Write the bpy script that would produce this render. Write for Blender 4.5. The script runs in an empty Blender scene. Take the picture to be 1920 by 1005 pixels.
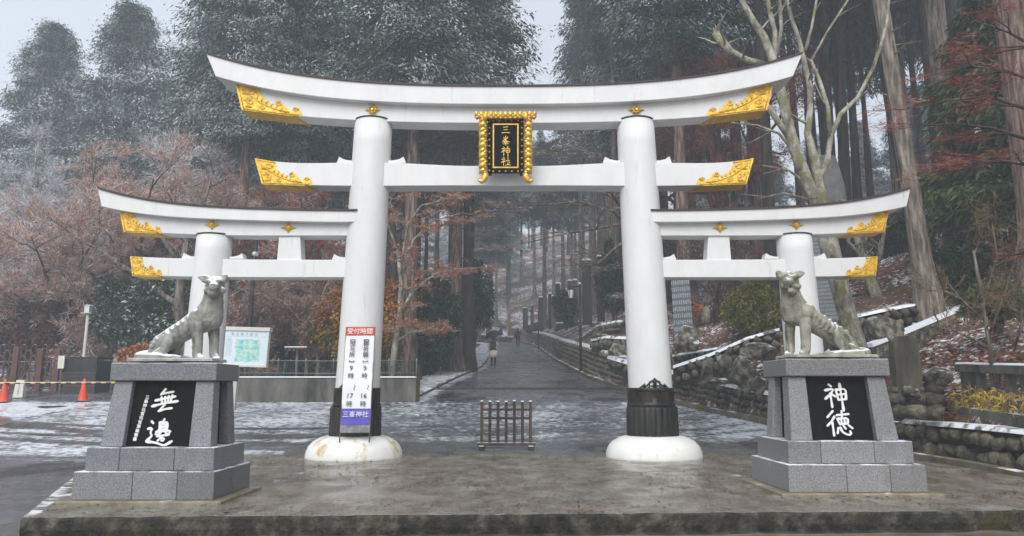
import bpy, bmesh, math, random
import numpy as np
from mathutils import Vector, Matrix, noise as mnoise

C = bpy.context.scene
COL = C.collection
R = random.Random(7)
PI = math.pi

# ------------------------------------------------------------------ camera
F_PX, CAM_H = 1400.0, 1.2
TH = math.atan(232 / F_PX)
cd = bpy.data.cameras.new('camera'); cam = bpy.data.objects.new('camera', cd); COL.objects.link(cam)
cd.sensor_width = 36; cd.lens = 36 * F_PX / 1920; cd.clip_start = .05; cd.clip_end = 900
cam.location = (0, 0, CAM_H); cam.rotation_euler = (PI / 2 + TH, 0, 0)
C.camera = cam

# ------------------------------------------------------------------ world: overcast winter sky
SUN_EL, SUN_AZ = math.radians(42), math.radians(-170)      # azimuth from +Y, clockwise; behind the camera
w = bpy.data.worlds.new('World'); C.world = w; w.use_nodes = True
wn = w.node_tree.nodes; wl = w.node_tree.links; wn.clear()
sky = wn.new('ShaderNodeTexSky'); sky.sky_type = 'NISHITA'; sky.sun_disc = False
sky.sun_elevation = SUN_EL; sky.sun_rotation = SUN_AZ; sky.altitude = 1100; sky.air_density = 1.0; sky.dust_density = 3.0; sky.ozone_density = 1.0
hsv = wn.new('ShaderNodeHueSaturation'); hsv.inputs['Saturation'].default_value = .20
mx = wn.new('ShaderNodeMix'); mx.data_type = 'RGBA'; mx.inputs[0].default_value = .72      # even cloud deck over the Nishita gradient
mx.inputs[7].default_value = (4.9, 5.35, 6.05, 1)
bg = wn.new('ShaderNodeBackground'); bg.inputs['Strength'].default_value = .085
wo = wn.new('ShaderNodeOutputWorld')
wl.new(sky.outputs[0], hsv.inputs['Color']); wl.new(hsv.outputs[0], mx.inputs[6]); wl.new(mx.outputs[2], bg.inputs[0]); wl.new(bg.outputs[0], wo.inputs[0])
sl = bpy.data.lights.new('sun', 'SUN'); sun = bpy.data.objects.new('sun', sl); COL.objects.link(sun)
sl.energy = 1.5; sl.angle = math.radians(45); sl.color = (1, .97, .93)
sd = Vector((math.sin(SUN_AZ) * math.cos(SUN_EL), math.cos(SUN_AZ) * math.cos(SUN_EL), math.sin(SUN_EL)))
sun.rotation_euler = sd.to_track_quat('Z', 'Y').to_euler()
vs = C.view_settings; vs.view_transform = 'Standard'; vs.look = 'None'; vs.gamma = 1; vs.use_curve_mapping = False
vs.exposure = 1.08
C.cycles.use_denoising = True
try: C.cycles.denoiser = 'OPENIMAGEDENOISE'
except Exception: pass
C.cycles.max_bounces = 6; C.cycles.diffuse_bounces = 3; C.cycles.glossy_bounces = 2; C.cycles.transmission_bounces = 2
C.cycles.volume_bounces = 3; C.cycles.sample_clamp_indirect = 6; C.cycles.caustics_reflective = False; C.cycles.caustics_refractive = False

def W(px, py, Y):                                   # the point of the place seen at a pixel, at world distance Y
    a = (px - 960) / F_PX; b = (502.5 - py) / F_PX
    dy = math.cos(TH) - b * math.sin(TH); dz = math.sin(TH) + b * math.cos(TH); s = Y / dy
    return Vector((a * s, Y, CAM_H + dz * s))
def WX(px, py, Y): return W(px, py, Y).x
def WZ(py, Y): return W(960, py, Y).z
def mpp(Y): return Y / F_PX                         # metres per photo pixel, roughly

# ------------------------------------------------------------------ object helpers
def tag(o, label=None, cat=None, group=None, kind=None):
    if label: o['label'] = label
    if cat: o['category'] = cat
    if group: o['group'] = group
    if kind: o['kind'] = kind
    return o
def thing(name, label, cat, loc=(0, 0, 0), group=None, rz=0):
    o = bpy.data.objects.new(name, None); COL.objects.link(o); o.empty_display_size = .2
    o.location = loc; o.rotation_euler = (0, 0, rz)
    return tag(o, label, cat, group)
def adopt(o, parent):
    if parent is not None:
        o.parent = parent
        if parent.type == 'EMPTY': o.location = -Vector(parent.location)
    return o
def link(name, me, mats=None, parent=None):
    if mats is not None:
        for m in (mats if isinstance(mats, (list, tuple)) else [mats]): me.materials.append(m)
    o = bpy.data.objects.new(name, me); COL.objects.link(o)
    return adopt(o, parent)
def at_origin(root, fn):                            # build the children round the origin, then set the root in place
    l, r = root.location.copy(), root.rotation_euler.copy()
    root.location = (0, 0, 0); root.rotation_euler = (0, 0, 0)
    fn(root); root.location = l; root.rotation_euler = r
    return root
def copy_tree(o, parent=None):
    c = o.copy(); COL.objects.link(c)
    if parent is not None: c.parent = parent
    for ch in o.children: copy_tree(ch, c)
    return c

class MB:
    def __init__(s): s.v = []; s.f = []; s.m = []; s.sm = []
    def add(s, vs, fs, mi=0, smooth=False):
        n = len(s.v); s.v += [tuple(p) for p in vs]; s.f += [tuple(i + n for i in f) for f in fs]
        s.m += [mi] * len(fs); s.sm += [smooth] * len(fs); return s
    def box(s, x0, x1, y0, y1, z0, z1, mi=0):
        return s.add([(x0, y0, z0), (x1, y0, z0), (x1, y1, z0), (x0, y1, z0), (x0, y0, z1), (x1, y0, z1), (x1, y1, z1), (x0, y1, z1)],
                     [(0, 3, 2, 1), (4, 5, 6, 7), (0, 1, 5, 4), (1, 2, 6, 5), (2, 3, 7, 6), (3, 0, 4, 7)], mi)
    def hexa(s, b, t, mi=0):                         # bottom quad and top quad, both counter-clockwise seen from above
        return s.add(list(b) + list(t), [(0, 3, 2, 1), (4, 5, 6, 7), (0, 1, 5, 4), (1, 2, 6, 5), (2, 3, 7, 6), (3, 0, 4, 7)], mi)
    def prism(s, poly, y0, y1, mi=0, smooth=False):  # an outline in x,z pushed from y0 (front) to y1
        n = len(poly)
        vs = [(x, y0, z) for x, z in poly] + [(x, y1, z) for x, z in poly]
        fs = [tuple(range(n)), tuple(range(2 * n - 1, n - 1, -1))] + [(i, i + n, (i + 1) % n + n, (i + 1) % n) for i in range(n)]
        return s.add(vs, fs, mi, smooth)
    def strip(s, top, bot, y0, y1, mi=0):            # band between two curves of equal length in x,z, pushed in y
        n = len(top); vs = []
        for (a, b) in zip(top, bot): vs += [(a[0], y0, a[1]), (b[0], y0, b[1]), (a[0], y1, a[1]), (b[0], y1, b[1])]
        fs = [(0, 1, 3, 2), (4 * n - 4, 4 * n - 2, 4 * n - 1, 4 * n - 3)]
        for i in range(n - 1):
            k = 4 * i; q = k + 4
            fs += [(k, q, q + 1, k + 1), (k + 2, k + 3, q + 3, q + 2), (k, k + 2, q + 2, q), (k + 1, q + 1, q + 3, k + 3)]
        return s.add(vs, fs, mi)
    def tube(s, pts, rad, n=8, mi=0, smooth=True, cap=True):
        pts = [Vector(p) for p in pts]; k = len(pts)
        if not hasattr(rad, '__len__'): rad = [rad] * k
        vs = []; u = None
        for i in range(k):
            d = pts[min(i + 1, k - 1)] - pts[max(i - 1, 0)]
            if d.length < 1e-9: d = Vector((0, 0, 1))
            d.normalize()
            if u is None: u = d.orthogonal().normalized()
            u = u - d * u.dot(d)
            u = d.orthogonal().normalized() if u.length < 1e-6 else u.normalized()
            v = d.cross(u)
            for j in range(n):
                a = 2 * PI * j / n; vs.append(pts[i] + (u * math.cos(a) + v * math.sin(a)) * rad[i])
        fs = [(i * n + j, i * n + (j + 1) % n, (i + 1) * n + (j + 1) % n, (i + 1) * n + j) for i in range(k - 1) for j in range(n)]
        s.add(vs, fs, mi, smooth)
        if cap:
            b = len(s.v) - k * n
            s.f += [tuple(b + j for j in range(n - 1, -1, -1)), tuple(b + (k - 1) * n + j for j in range(n))]; s.m += [mi] * 2; s.sm += [False] * 2
        return s
    def lathe(s, prof, c=(0, 0), n=32, mi=0, smooth=True, rf=None):   # prof: (r, z) from the bottom up
        vs = []; k = len(prof)
        for r, z in prof:
            for j in range(n):
                a = 2 * PI * j / n; q = r * (rf(a, z) if rf else 1); vs.append((c[0] + q * math.cos(a), c[1] + q * math.sin(a), z))
        fs = [(i * n + j, i * n + (j + 1) % n, (i + 1) * n + (j + 1) % n, (i + 1) * n + j) for i in range(k - 1) for j in range(n)]
        s.add(vs, fs, mi, smooth)
        b = len(s.v) - k * n
        s.f += [tuple(b + j for j in range(n - 1, -1, -1)), tuple(b + (k - 1) * n + j for j in range(n))]; s.m += [mi] * 2; s.sm += [False] * 2
        return s
    def mesh(s, name):
        me = bpy.data.meshes.new(name); me.from_pydata(s.v, [], s.f)
        me.polygons.foreach_set('material_index', s.m); me.polygons.foreach_set('use_smooth', s.sm); me.update(); return me
    def build(s, name, mats, parent=None, bevel=0, seg=2):
        o = link(name, s.mesh(name), mats, parent)
        if bevel:
            b = o.modifiers.new('edge', 'BEVEL'); b.width = bevel; b.segments = seg; b.limit_method = 'ANGLE'; b.angle_limit = math.radians(35)
        return o

def quad_mesh(name, Q, mi=None):                     # (n,4,3) array of loose leaves
    Q = np.asarray(Q, dtype=np.float32); n = len(Q); me = bpy.data.meshes.new(name)
    me.vertices.add(n * 4); me.vertices.foreach_set('co', Q.reshape(-1))
    me.loops.add(n * 4); me.loops.foreach_set('vertex_index', np.arange(n * 4, dtype=np.int32))
    me.polygons.add(n); me.polygons.foreach_set('loop_start', np.arange(0, n * 4, 4, dtype=np.int32)); me.polygons.foreach_set('loop_total', np.full(n, 4, dtype=np.int32))
    if mi is not None: me.polygons.foreach_set('material_index', np.asarray(mi, dtype=np.int32))
    me.update(calc_edges=True); return me
def nrm(a): return a / np.maximum(np.linalg.norm(a, axis=-1, keepdims=True), 1e-9)
def kites(rng, base, d, L, wd, bend=0.0):
    """leaf-shaped quads from base along d"""
    base = np.asarray(base); d = nrm(np.asarray(d)); n = len(base)
    L = np.broadcast_to(np.asarray(L, dtype=float), (n,))[:, None]; wd = np.broadcast_to(np.asarray(wd, dtype=float), (n,))[:, None]
    s = nrm(np.cross(d, rng.normal(size=(n, 3))))
    mid = base + d * L * .45
    tip = base + d * L; tip = tip + np.array([0, 0, -1.0]) * L * bend
    return np.stack([base, mid + s * wd * .5, tip, mid - s * wd * .5], axis=1)

def grid_mesh(name, xs, ys, fn, smooth=True):
    X, Y = np.meshgrid(xs, ys); nx, ny = len(xs), len(ys)
    V = np.array([fn(float(x), float(y)) for x, y in zip(X.ravel(), Y.ravel())], dtype=np.float32)
    i = np.arange((nx - 1) * (ny - 1)); r = i // (nx - 1); c = i % (nx - 1); a = r * nx + c
    F = np.stack([a, a + 1, a + nx + 1, a + nx], axis=1).astype(np.int32)
    me = bpy.data.meshes.new(name); me.vertices.add(len(V)); me.vertices.foreach_set('co', V.ravel())
    me.loops.add(F.size); me.loops.foreach_set('vertex_index', F.ravel())
    me.polygons.add(len(F)); me.polygons.foreach_set('loop_start', np.arange(0, F.size, 4, dtype=np.int32)); me.polygons.foreach_set('loop_total', np.full(len(F), 4, dtype=np.int32))
    me.polygons.foreach_set('use_smooth', np.full(len(F), smooth)); me.update(calc_edges=True)
    return me
def point_attr(me, name, vals):
    a = me.attributes.new(name, 'FLOAT', 'POINT'); a.data.foreach_set('value', np.asarray(vals, dtype=np.float32))

# ------------------------------------------------------------------ materials
class NT:
    def __init__(s, name):
        s.m = bpy.data.materials.new(name); s.m.use_nodes = True; s.t = s.m.node_tree; s.n = s.t.nodes; s.l = s.t.links
        s.b = s.n['Principled BSDF']; s.tc = s.n.new('ShaderNodeTexCoord')
    def put(s, v, sock):
        if isinstance(v, bpy.types.NodeSocket): s.l.new(v, sock)
        elif isinstance(v, (tuple, list)) and len(v) == 3 and sock.type == 'RGBA': sock.default_value = (*v, 1)
        else: sock.default_value = v
    def vec(s, stretch=(1, 1, 1), src='Object'):
        if tuple(stretch) == (1, 1, 1): return s.tc.outputs[src]
        mp = s.n.new('ShaderNodeMapping'); mp.inputs['Scale'].default_value = stretch; s.l.new(s.tc.outputs[src], mp.inputs[0]); return mp.outputs[0]
    def noise(s, scale, detail=5, rough=.55, stretch=(1, 1, 1), dist=0, src='Object'):
        n = s.n.new('ShaderNodeTexNoise'); n.inputs['Scale'].default_value = scale; n.inputs['Detail'].default_value = detail
        n.inputs['Roughness'].default_value = rough; n.inputs['Distortion'].default_value = dist; s.l.new(s.vec(stretch, src), n.inputs['Vector']); return n.outputs['Fac']
    def voro(s, scale, feature='F1', stretch=(1, 1, 1), out='Distance'):
        n = s.n.new('ShaderNodeTexVoronoi'); n.feature = feature; n.inputs['Scale'].default_value = scale; s.l.new(s.vec(stretch), n.inputs['Vector']); return n.outputs[out]
    def ramp(s, fac, stops):
        r = s.n.new('ShaderNodeValToRGB'); s.l.new(fac, r.inputs[0]); e = r.color_ramp.elements
        while len(e) < len(stops): e.new(.5)
        for k, (p, c) in zip(e, stops): k.position = p; k.color = (*c, 1) if hasattr(c, '__len__') else (c, c, c, 1)
        return r.outputs[0]
    def mix(s, f, a, b, mode='MIX'):
        m = s.n.new('ShaderNodeMix'); m.data_type = 'RGBA'; m.blend_type = mode; s.put(f, m.inputs[0]); s.put(a, m.inputs[6]); s.put(b, m.inputs[7]); return m.outputs[2]
    def math(s, op, a, b=0.0, c=None):
        m = s.n.new('ShaderNodeMath'); m.operation = op; s.put(a, m.inputs[0]); s.put(b, m.inputs[1])
        if c is not None: s.put(c, m.inputs[2])
        return m.outputs[0]
    def step(s, v, lo, hi):
        m = s.n.new('ShaderNodeMapRange'); m.interpolation_type = 'SMOOTHSTEP'; s.put(v, m.inputs[0]); m.inputs[1].default_value = lo; m.inputs[2].default_value = hi; return m.outputs[0]
    def nz(s):
        g = s.n.new('ShaderNodeNewGeometry'); x = s.n.new('ShaderNodeSeparateXYZ'); s.l.new(g.outputs['Normal'], x.inputs[0]); return x.outputs[2]
    def attr(s, name):
        a = s.n.new('ShaderNodeAttribute'); a.attribute_name = name; return a.outputs['Fac']
    def rnd(s):
        return s.n.new('ShaderNodeObjectInfo').outputs['Random']
    def bump(s, h, strength, dist=.02):
        b = s.n.new('ShaderNodeBump'); b.inputs['Strength'].default_value = strength; b.inputs['Distance'].default_value = dist; s.l.new(h, b.inputs['Height']); s.l.new(b.outputs[0], s.b.inputs['Normal'])
    def out(s, col, rough=.7, metal=0, spec=.4):
        s.put(col, s.b.inputs['Base Color']); s.put(rough, s.b.inputs['Roughness']); s.b.inputs['Metallic'].default_value = metal; s.b.inputs['Specular IOR Level'].default_value = spec
        return s.m
SNOW = (.80, .83, .87)
def surf(name, stops, scale=4, detail=6, stretch=(1, 1, 1), rough=.8, bump=.3, bscale=30, bdist=.02, metal=0, spec=.35, snow=0, snow_scale=5, lo=.35, hi=.7, stain=None, vary=0, dist=0):
    t = NT(name); col = t.ramp(t.noise(scale, detail, .6, stretch, dist), stops)
    if stain:                                        # (colour, scale, lo, hi, stretch): weathering with its own shape
        col = t.mix(t.step(t.noise(stain[1], 6, .65, stain[4] if len(stain) > 4 else (1, 1, 1)), stain[2], stain[3]), col, stain[0])
    if vary:
        h = t.n.new('ShaderNodeHueSaturation'); t.l.new(col, h.inputs['Color']); t.l.new(t.math('MULTIPLY_ADD', t.rnd(), vary, 1 - vary / 2), h.inputs['Value']); col = h.outputs[0]
    if snow:
        f = t.math('MULTIPLY', t.step(t.nz(), lo, hi), t.step(t.noise(snow_scale, 5, .6), 1 - snow - .08, 1 - snow + .08)); col = t.mix(f, col, SNOW)
    if bump: t.bump(t.noise(bscale, 5, .6, stretch), bump, bdist)
    return t.out(col, rough, metal, spec)
M = {}
M['white'] = surf('white_paint', [(.3, (.66, .665, .66)), (.7, (.74, .74, .73))], 3, 5, (1, 1, .35), .45, .3, 38, .012, stain=((.52, .51, .46), 6, .58, .80, (1.8, 1.8, .22)))
M['dome'] = surf('dome_paint', [(.3, (.72, .72, .68)), (.7, (.82, .82, .80))], 2, 5, rough=.45, bump=.1, stain=((.48, .37, .14), 2.4, .55, .70, (1, 1, .6)), snow=.0)
M['gold'] = surf('gold_relief', [(.3, (.62, .36, .03)), (.7, (.92, .58, .07))], 9, 5, rough=.38, bump=.5, bscale=16, bdist=.05, metal=.4, spec=.5)
M['gold_bright'] = surf('gold_leaf', [(.3, (.62, .36, .04)), (.7, (.95, .62, .13))], 14, 5, rough=.3, bump=.25, bscale=30, metal=.6, spec=.5)
M['cap'] = surf('cap_copper', [(.3, (.035, .022, .018)), (.7, (.075, .05, .04))], 5, rough=.6, snow=.36, snow_scale=1.4, lo=.5, hi=.9)
M['bronze'] = surf('dark_bronze', [(.3, (.012, .014, .012)), (.6, (.035, .035, .03)), (.85, (.05, .062, .05))], 6, 6, (1, 1, .3), .38, .3, 40, metal=.5)
M['bronze_panel'] = surf('bronze_panel', [(.35, (.014, .012, .010)), (.65, (.06, .034, .017))], 7, 6, (1, 1, .25), .5, .3, 40, metal=.4)
M['lacquer'] = surf('black_lacquer', [(.3, (.005, .005, .006)), (.7, (.010, .009, .009))], 8, rough=.5, bump=.04, spec=.04)
M['stonewhite'] = surf('cut_letter_white', [(.3, (.66, .67, .66)), (.7, (.8, .8, .78))], 20, rough=.7, bump=.1)
def granite(name, dark, light, moss=0):
    t = NT(name); v = t.ramp(t.noise(70, 3, .75), [(.30, dark), (.48, tuple((a + b) / 2 for a, b in zip(dark, light))), (.68, light)])
    v = t.mix(t.step(t.noise(120, 2, .5), .60, .68), v, (.035, .035, .04))
    col = t.mix(t.math('MULTIPLY', t.noise(2.4, 5, .6), .5), v, (.15, .15, .145))
    col = t.mix(t.math('MULTIPLY', t.step(t.noise(5, 5, .7, (1, 1, .3)), .55, .75), .45), col, (.10, .10, .085))
    f = t.math('MULTIPLY', t.step(t.nz(), .6, .9), t.step(t.noise(4, 5, .6), .40, .52)); col = t.mix(f, col, SNOW)
    h = t.n.new('ShaderNodeHueSaturation'); t.l.new(col, h.inputs['Color']); t.l.new(t.math('MULTIPLY_ADD', t.rnd(), .42, .79), h.inputs['Value'])
    t.bump(t.noise(90, 3, .6), .1, .005); return t.out(h.outputs[0], .5, 0, .4)
M['granite'] = granite('grey_granite', (.045, .05, .058), (.31, .32, .345))
M['granite_pale'] = granite('pale_granite', (.08, .08, .085), (.38, .38, .385))
M['statue'] = surf('carved_stone', [(.25, (.13, .13, .11)), (.5, (.28, .28, .252)), (.75, (.43, .43, .40))], 7, 10, rough=.85, bump=.7, bscale=32, bdist=.02, snow=.68, snow_scale=6, lo=.45, hi=.75, stain=((.07, .07, .05), 5, .53, .72, (1.2, 1.2, .35)))
M['statue_moss'] = surf('carved_stone_mossy', [(.25, (.12, .117, .085)), (.5, (.28, .272, .218)), (.75, (.43, .418, .35))], 7, 10, rough=.85, bump=.7, bscale=32, bdist=.02, snow=.50, snow_scale=6, lo=.6, hi=.85, stain=((.055, .05, .028), 5, .52, .70, (1.2, 1.2, .35)))
M['concrete'] = surf('old_concrete', [(.28, (.055, .052, .043)), (.52, (.12, .116, .102)), (.75, (.205, .196, .178))], 2.2, 8, (1, 1, .45), .85, .3, 25, snow=.5, snow_scale=2, stain=((.035, .035, .025), 1.6, .50, .68, (1, 1, .22)))
M['footing'] = surf('wet_footing', [(.3, (.14, .11, .06)), (.7, (.30, .27, .2))], 5, 6, rough=.5, bump=.3, snow=.3)
M['rock'] = surf('mossy_rock', [(.34, (.022, .020, .015)), (.48, (.10, .093, .070)), (.64, (.30, .285, .235))], 5, 11, rough=.9, bump=1, bscale=9, bdist=.09, snow=.46, snow_scale=3, lo=.45, hi=.75, stain=((.14, .13, .03), 3, .56, .70), vary=.35)
M['rubble'] = surf('wall_stone', [(.30, (.045, .040, .029)), (.5, (.105, .093, .068)), (.70, (.20, .18, .135))], 4, 9, rough=.85, bump=.7, bscale=14, bdist=.04, snow=.28, snow_scale=5, lo=.5, hi=.85, stain=((.12, .105, .02), 4, .60, .74), vary=1.0)
M['mortar'] = surf('dark_gaps', [(.3, (.018, .016, .013)), (.7, (.05, .045, .035))], 6, rough=.95, bump=.6)
M['snow'] = surf('fresh_snow', [(.3, (.72, .75, .80)), (.7, (.84, .86, .88))], 3, 6, rough=.9, bump=.4, bscale=12, bdist=.03)
M['snow_patchy'] = surf('snow_on_coping', [(.38, (.13, .12, .09)), (.44, (.5, .5, .5)), (.50, SNOW)], 3.0, 8, rough=.9, bump=.4, bscale=14, bdist=.03)
M['bark'] = surf('cedar_bark', [(.34, (.03, .018, .014)), (.5, (.15, .098, .078)), (.66, (.32, .235, .195))], 12, 9, (1, 1, .13), .95, 1, 12, .06, vary=.3)
M['bark_grey'] = surf('grey_bark', [(.34, (.035, .028, .022)), (.5, (.145, .12, .095)), (.66, (.29, .255, .21))], 10, 9, (1, 1, .15), .95, 1, 12, .06, vary=.35)
M['bark_dark'] = surf('dark_bark', [(.34, (.010, .008, .007)), (.55, (.045, .037, .032)), (.7, (.095, .08, .07))], 9, 8, (1, 1, .10), .95, .8, 8, .05, vary=.5)
M['bark_moss'] = surf('mossy_bark', [(.28, (.06, .052, .042)), (.46, (.24, .22, .18)), (.66, (.50, .48, .42))], 5, 9, (1, 1, .6), .95, .8, 18, .03, stain=((.20, .195, .08), 4.5, .50, .62, (1, 1, .7)))
M['twig'] = surf('bare_twig', [(.3, (.09, .06, .05)), (.7, (.22, .17, .15))], 3, rough=.9, bump=0, snow=.5, snow_scale=2, lo=.2, hi=.7)
M['twig_dark'] = surf('dark_twig', [(.3, (.03, .02, .018)), (.7, (.08, .055, .048))], 3, rough=.9, bump=0, snow=.4, snow_scale=2, lo=.4, hi=.8)
def leafmat(name, stops, snow=0, rough=.6, vary=.3, scale=1.3, lo=.25, hi=.7, sscale=1.2, width=.1):
    t = NT(name); col = t.ramp(t.noise(scale, 4, .6), stops)
    h = t.n.new('ShaderNodeHueSaturation'); t.l.new(col, h.inputs['Color']); t.l.new(t.math('MULTIPLY_ADD', t.rnd(), vary, 1 - vary / 2), h.inputs['Value']); col = h.outputs[0]
    if snow:
        f = t.math('MULTIPLY', t.step(t.nz(), lo, hi), t.step(t.noise(sscale, 6, .65), 1 - snow - width, 1 - snow + width)); col = t.mix(f, col, SNOW)
    return t.out(col, rough, 0, .25)
M['hinoki'] = leafmat('hinoki_leaf', [(.3, (.030, .054, .040)), (.55, (.064, .102, .074)), (.75, (.108, .145, .105))], snow=.45, lo=-.7, hi=.75, sscale=.40, width=.13)
M['hinoki_mist_tint'] = leafmat('mist_paled_cypress_leaf', [(.3, (.09, .125, .11)), (.55, (.16, .205, .18)), (.75, (.24, .28, .25))], snow=.64, lo=-.6, hi=.6, sscale=.7, width=.2)  # mist brightness painted into the leaf: paler green under heavier frost
M['cedar_leaf'] = leafmat('cedar_leaf', [(.3, (.014, .024, .017)), (.55, (.030, .048, .032)), (.75, (.055, .075, .046))], snow=.28, lo=.5, hi=.9)
M['fir_leaf'] = leafmat('fir_leaf', [(.3, (.026, .050, .020)), (.5, (.07, .105, .036)), (.75, (.17, .175, .055))], rough=.5)
M['camellia'] = leafmat('glossy_leaf', [(.3, (.016, .034, .012)), (.6, (.042, .072, .028)), (.8, (.085, .115, .045))], snow=.50, rough=.35, scale=2, lo=.5, hi=.85)
M['laurel'] = leafmat('dark_leaf', [(.3, (.010, .023, .008)), (.6, (.028, .052, .018)), (.8, (.056, .088, .030))], rough=.4, scale=2, snow=.2, lo=.7, hi=.95)
M['yellowgreen'] = leafmat('yellow_green_leaf', [(.3, (.05, .065, .010)), (.55, (.13, .13, .018)), (.8, (.24, .17, .03))], rough=.45, scale=3)
M['rust'] = leafmat('rust_leaf', [(.3, (.30, .095, .042)), (.55, (.47, .19, .095)), (.8, (.58, .31, .18))], snow=.32, rough=.8, scale=.8, lo=.1, hi=.6)
M['litter'] = leafmat('fallen_leaf', [(.3, (.16, .05, .03)), (.55, (.34, .12, .07)), (.8, (.46, .22, .13))], snow=.36, rough=.8, scale=1.2, lo=.6, hi=.9, sscale=2)
M['scrap'] = leafmat('leaf_scrap', [(.3, (.035, .022, .012)), (.55, (.10, .06, .03)), (.8, (.20, .13, .07))], rough=.7, scale=5)
M['frost'] = leafmat('frosted_twig', [(.3, (.34, .225, .185)), (.55, (.52, .40, .36)), (.8, (.70, .61, .58))], snow=.44, rough=.9, scale=.6, lo=0, hi=.6)
M['hoar'] = leafmat('hoar_frost_twig', [(.3, (.40, .38, .38)), (.7, (.66, .64, .65))], snow=.5, rough=.9, scale=.5, lo=0, hi=.6)
M['orange'] = leafmat('orange_leaf', [(.3, (.17, .055, .012)), (.55, (.38, .14, .025)), (.8, (.34, .22, .04))], rough=.6, scale=2)
M['redtwig'] = leafmat('red_twig', [(.3, (.22, .05, .038)), (.7, (.42, .13, .10))], rough=.8, scale=2)
M['redleaf'] = leafmat('dull_red_leaf', [(.3, (.085, .032, .020)), (.7, (.20, .085, .055))], rough=.8, scale=2)
M['straw'] = leafmat('straw_twig', [(.3, (.13, .085, .04)), (.7, (.33, .22, .11))], rough=.8, scale=2)
M['sasa'] = leafmat('yellow_bamboo_leaf', [(.3, (.30, .20, .03)), (.6, (.52, .38, .06)), (.8, (.60, .50, .16))], rough=.6, scale=9)
M['wood'] = surf('weathered_wood', [(.3, (.014, .010, .006)), (.55, (.045, .026, .013)), (.8, (.105, .05, .021))], 6, 7, (1, 1, .12), .65, .4, 30, snow=.7, snow_scale=9, lo=.6, hi=.9, vary=.5)
M['wood_dark'] = surf('dark_timber', [(.3, (.014, .013, .012)), (.7, (.05, .046, .04))], 5, 7, (1, 1, .15), .75, .4, 30, snow=.6, lo=.6, hi=.9, vary=.4)
M['wood_grey'] = surf('grey_timber', [(.3, (.07, .06, .05)), (.7, (.17, .15, .13))], 5, 7, (1, 1, .12), .85, .4, 30, snow=.75, lo=.5, hi=.9, vary=.4)
M['iron_red'] = surf('rusty_post', [(.3, (.07, .034, .026)), (.7, (.15, .075, .058))], 6, 6, (1, 1, .3), .8, .3, snow=.6, lo=.6, hi=.9)
M['black'] = surf('black_paint', [(.3, (.010, .010, .011)), (.7, (.024, .023, .023))], 6, rough=.45, bump=.05, snow=.5, lo=.7, hi=.95)
M['cream'] = surf('cream_board', [(.3, (.56, .54, .47)), (.7, (.68, .66, .58))], 4, rough=.6, bump=.05, snow=.6, lo=.7, hi=.95)
M['pole_paint'] = surf('pale_pole', [(.3, (.42, .41, .37)), (.7, (.55, .54, .49))], 5, 6, (1, 1, .2), .6, .1)
M['orange_plastic'] = surf('cone_plastic', [(.3, (.62, .055, .022)), (.7, (.76, .085, .035))], 4, rough=.42, bump=.04, snow=.4, lo=.5, hi=.9)
M['yellow_plastic'] = surf('yellow_plastic', [(.3, (.62, .38, .015)), (.7, (.72, .45, .02))], 6, rough=.45, bump=0)
M['black_plastic'] = surf('black_plastic', [(.3, (.012, .012, .012)), (.7, (.02, .02, .02))], 6, rough=.5, bump=0, snow=.5, lo=.6, hi=.95)
M['cloth_white'] = surf('banner_cloth', [(.3, (.72, .74, .76)), (.7, (.80, .81, .83))], 3, 4, rough=.55, bump=.25, bscale=5, bdist=.05)
M['cloth_red'] = surf('banner_red', [(.3, (.58, .035, .035)), (.7, (.66, .06, .055))], 3, rough=.55, bump=.1)
M['cloth_blue'] = surf('banner_violet', [(.3, (.075, .06, .42)), (.7, (.12, .10, .52))], 5, rough=.5, bump=.2, bscale=8)
M['ink'] = surf('black_ink', [(.3, (.012, .012, .014)), (.7, (.02, .02, .022))], 6, rough=.6, bump=0)
M['ink_white'] = surf('white_ink', [(.3, (.78, .78, .78)), (.7, (.82, .82, .82))], 6, rough=.6, bump=0)
M['ink_grey'] = surf('faded_ink', [(.3, (.33, .40, .42)), (.7, (.42, .48, .50))], 6, rough=.6, bump=0)
M['bamboo'] = surf('bamboo_pole', [(.3, (.16, .10, .04)), (.7, (.30, .20, .09))], 8, 5, (1, 1, .2), .5, .1)
M['clear_film'] = surf('grey_film', [(.3, (.10, .10, .10)), (.7, (.30, .30, .31))], 9, rough=.3, bump=.3)
M['green_mesh'] = surf('green_fence_paint', [(.3, (.010, .045, .030)), (.7, (.022, .085, .06))], 4, rough=.6, bump=.1, vary=.3)
M['moss'] = surf('moss', [(.3, (.05, .05, .012)), (.7, (.16, .14, .025))], 9, rough=.95, bump=.6)
M['roof'] = surf('dark_roof', [(.3, (.035, .036, .042)), (.7, (.06, .062, .07))], 3, rough=.7, snow=.62, snow_scale=.5, lo=.4, hi=.7)
M['wall_grey'] = surf('dark_house_wall', [(.3, (.05, .05, .055)), (.7, (.085, .085, .09))], 2, rough=.8, bump=.1)
M['wall_pale'] = surf('pale_house_wall', [(.3, (.28, .29, .27)), (.7, (.38, .39, .36))], 2, rough=.8, bump=.1)
M['glass_dark'] = surf('dark_glass', [(.3, (.02, .025, .03)), (.7, (.035, .04, .045))], 2, rough=.12, bump=0, spec=.6)
M['lantern_glass'] = surf('frosted_glass', [(.3, (.55, .58, .60)), (.7, (.65, .68, .70))], 8, rough=.3, bump=0)
M['coat'] = surf('cream_coat', [(.3, (.72, .63, .56)), (.7, (.80, .72, .65))], 8, rough=.85, bump=.1)
M['trousers'] = surf('dark_clothes', [(.3, (.012, .012, .015)), (.7, (.022, .022, .026))], 8, rough=.85, bump=.1)
M['jacket'] = surf('olive_jacket', [(.3, (.030, .030, .020)), (.7, (.05, .048, .03))], 8, rough=.85, bump=.1)
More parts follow.
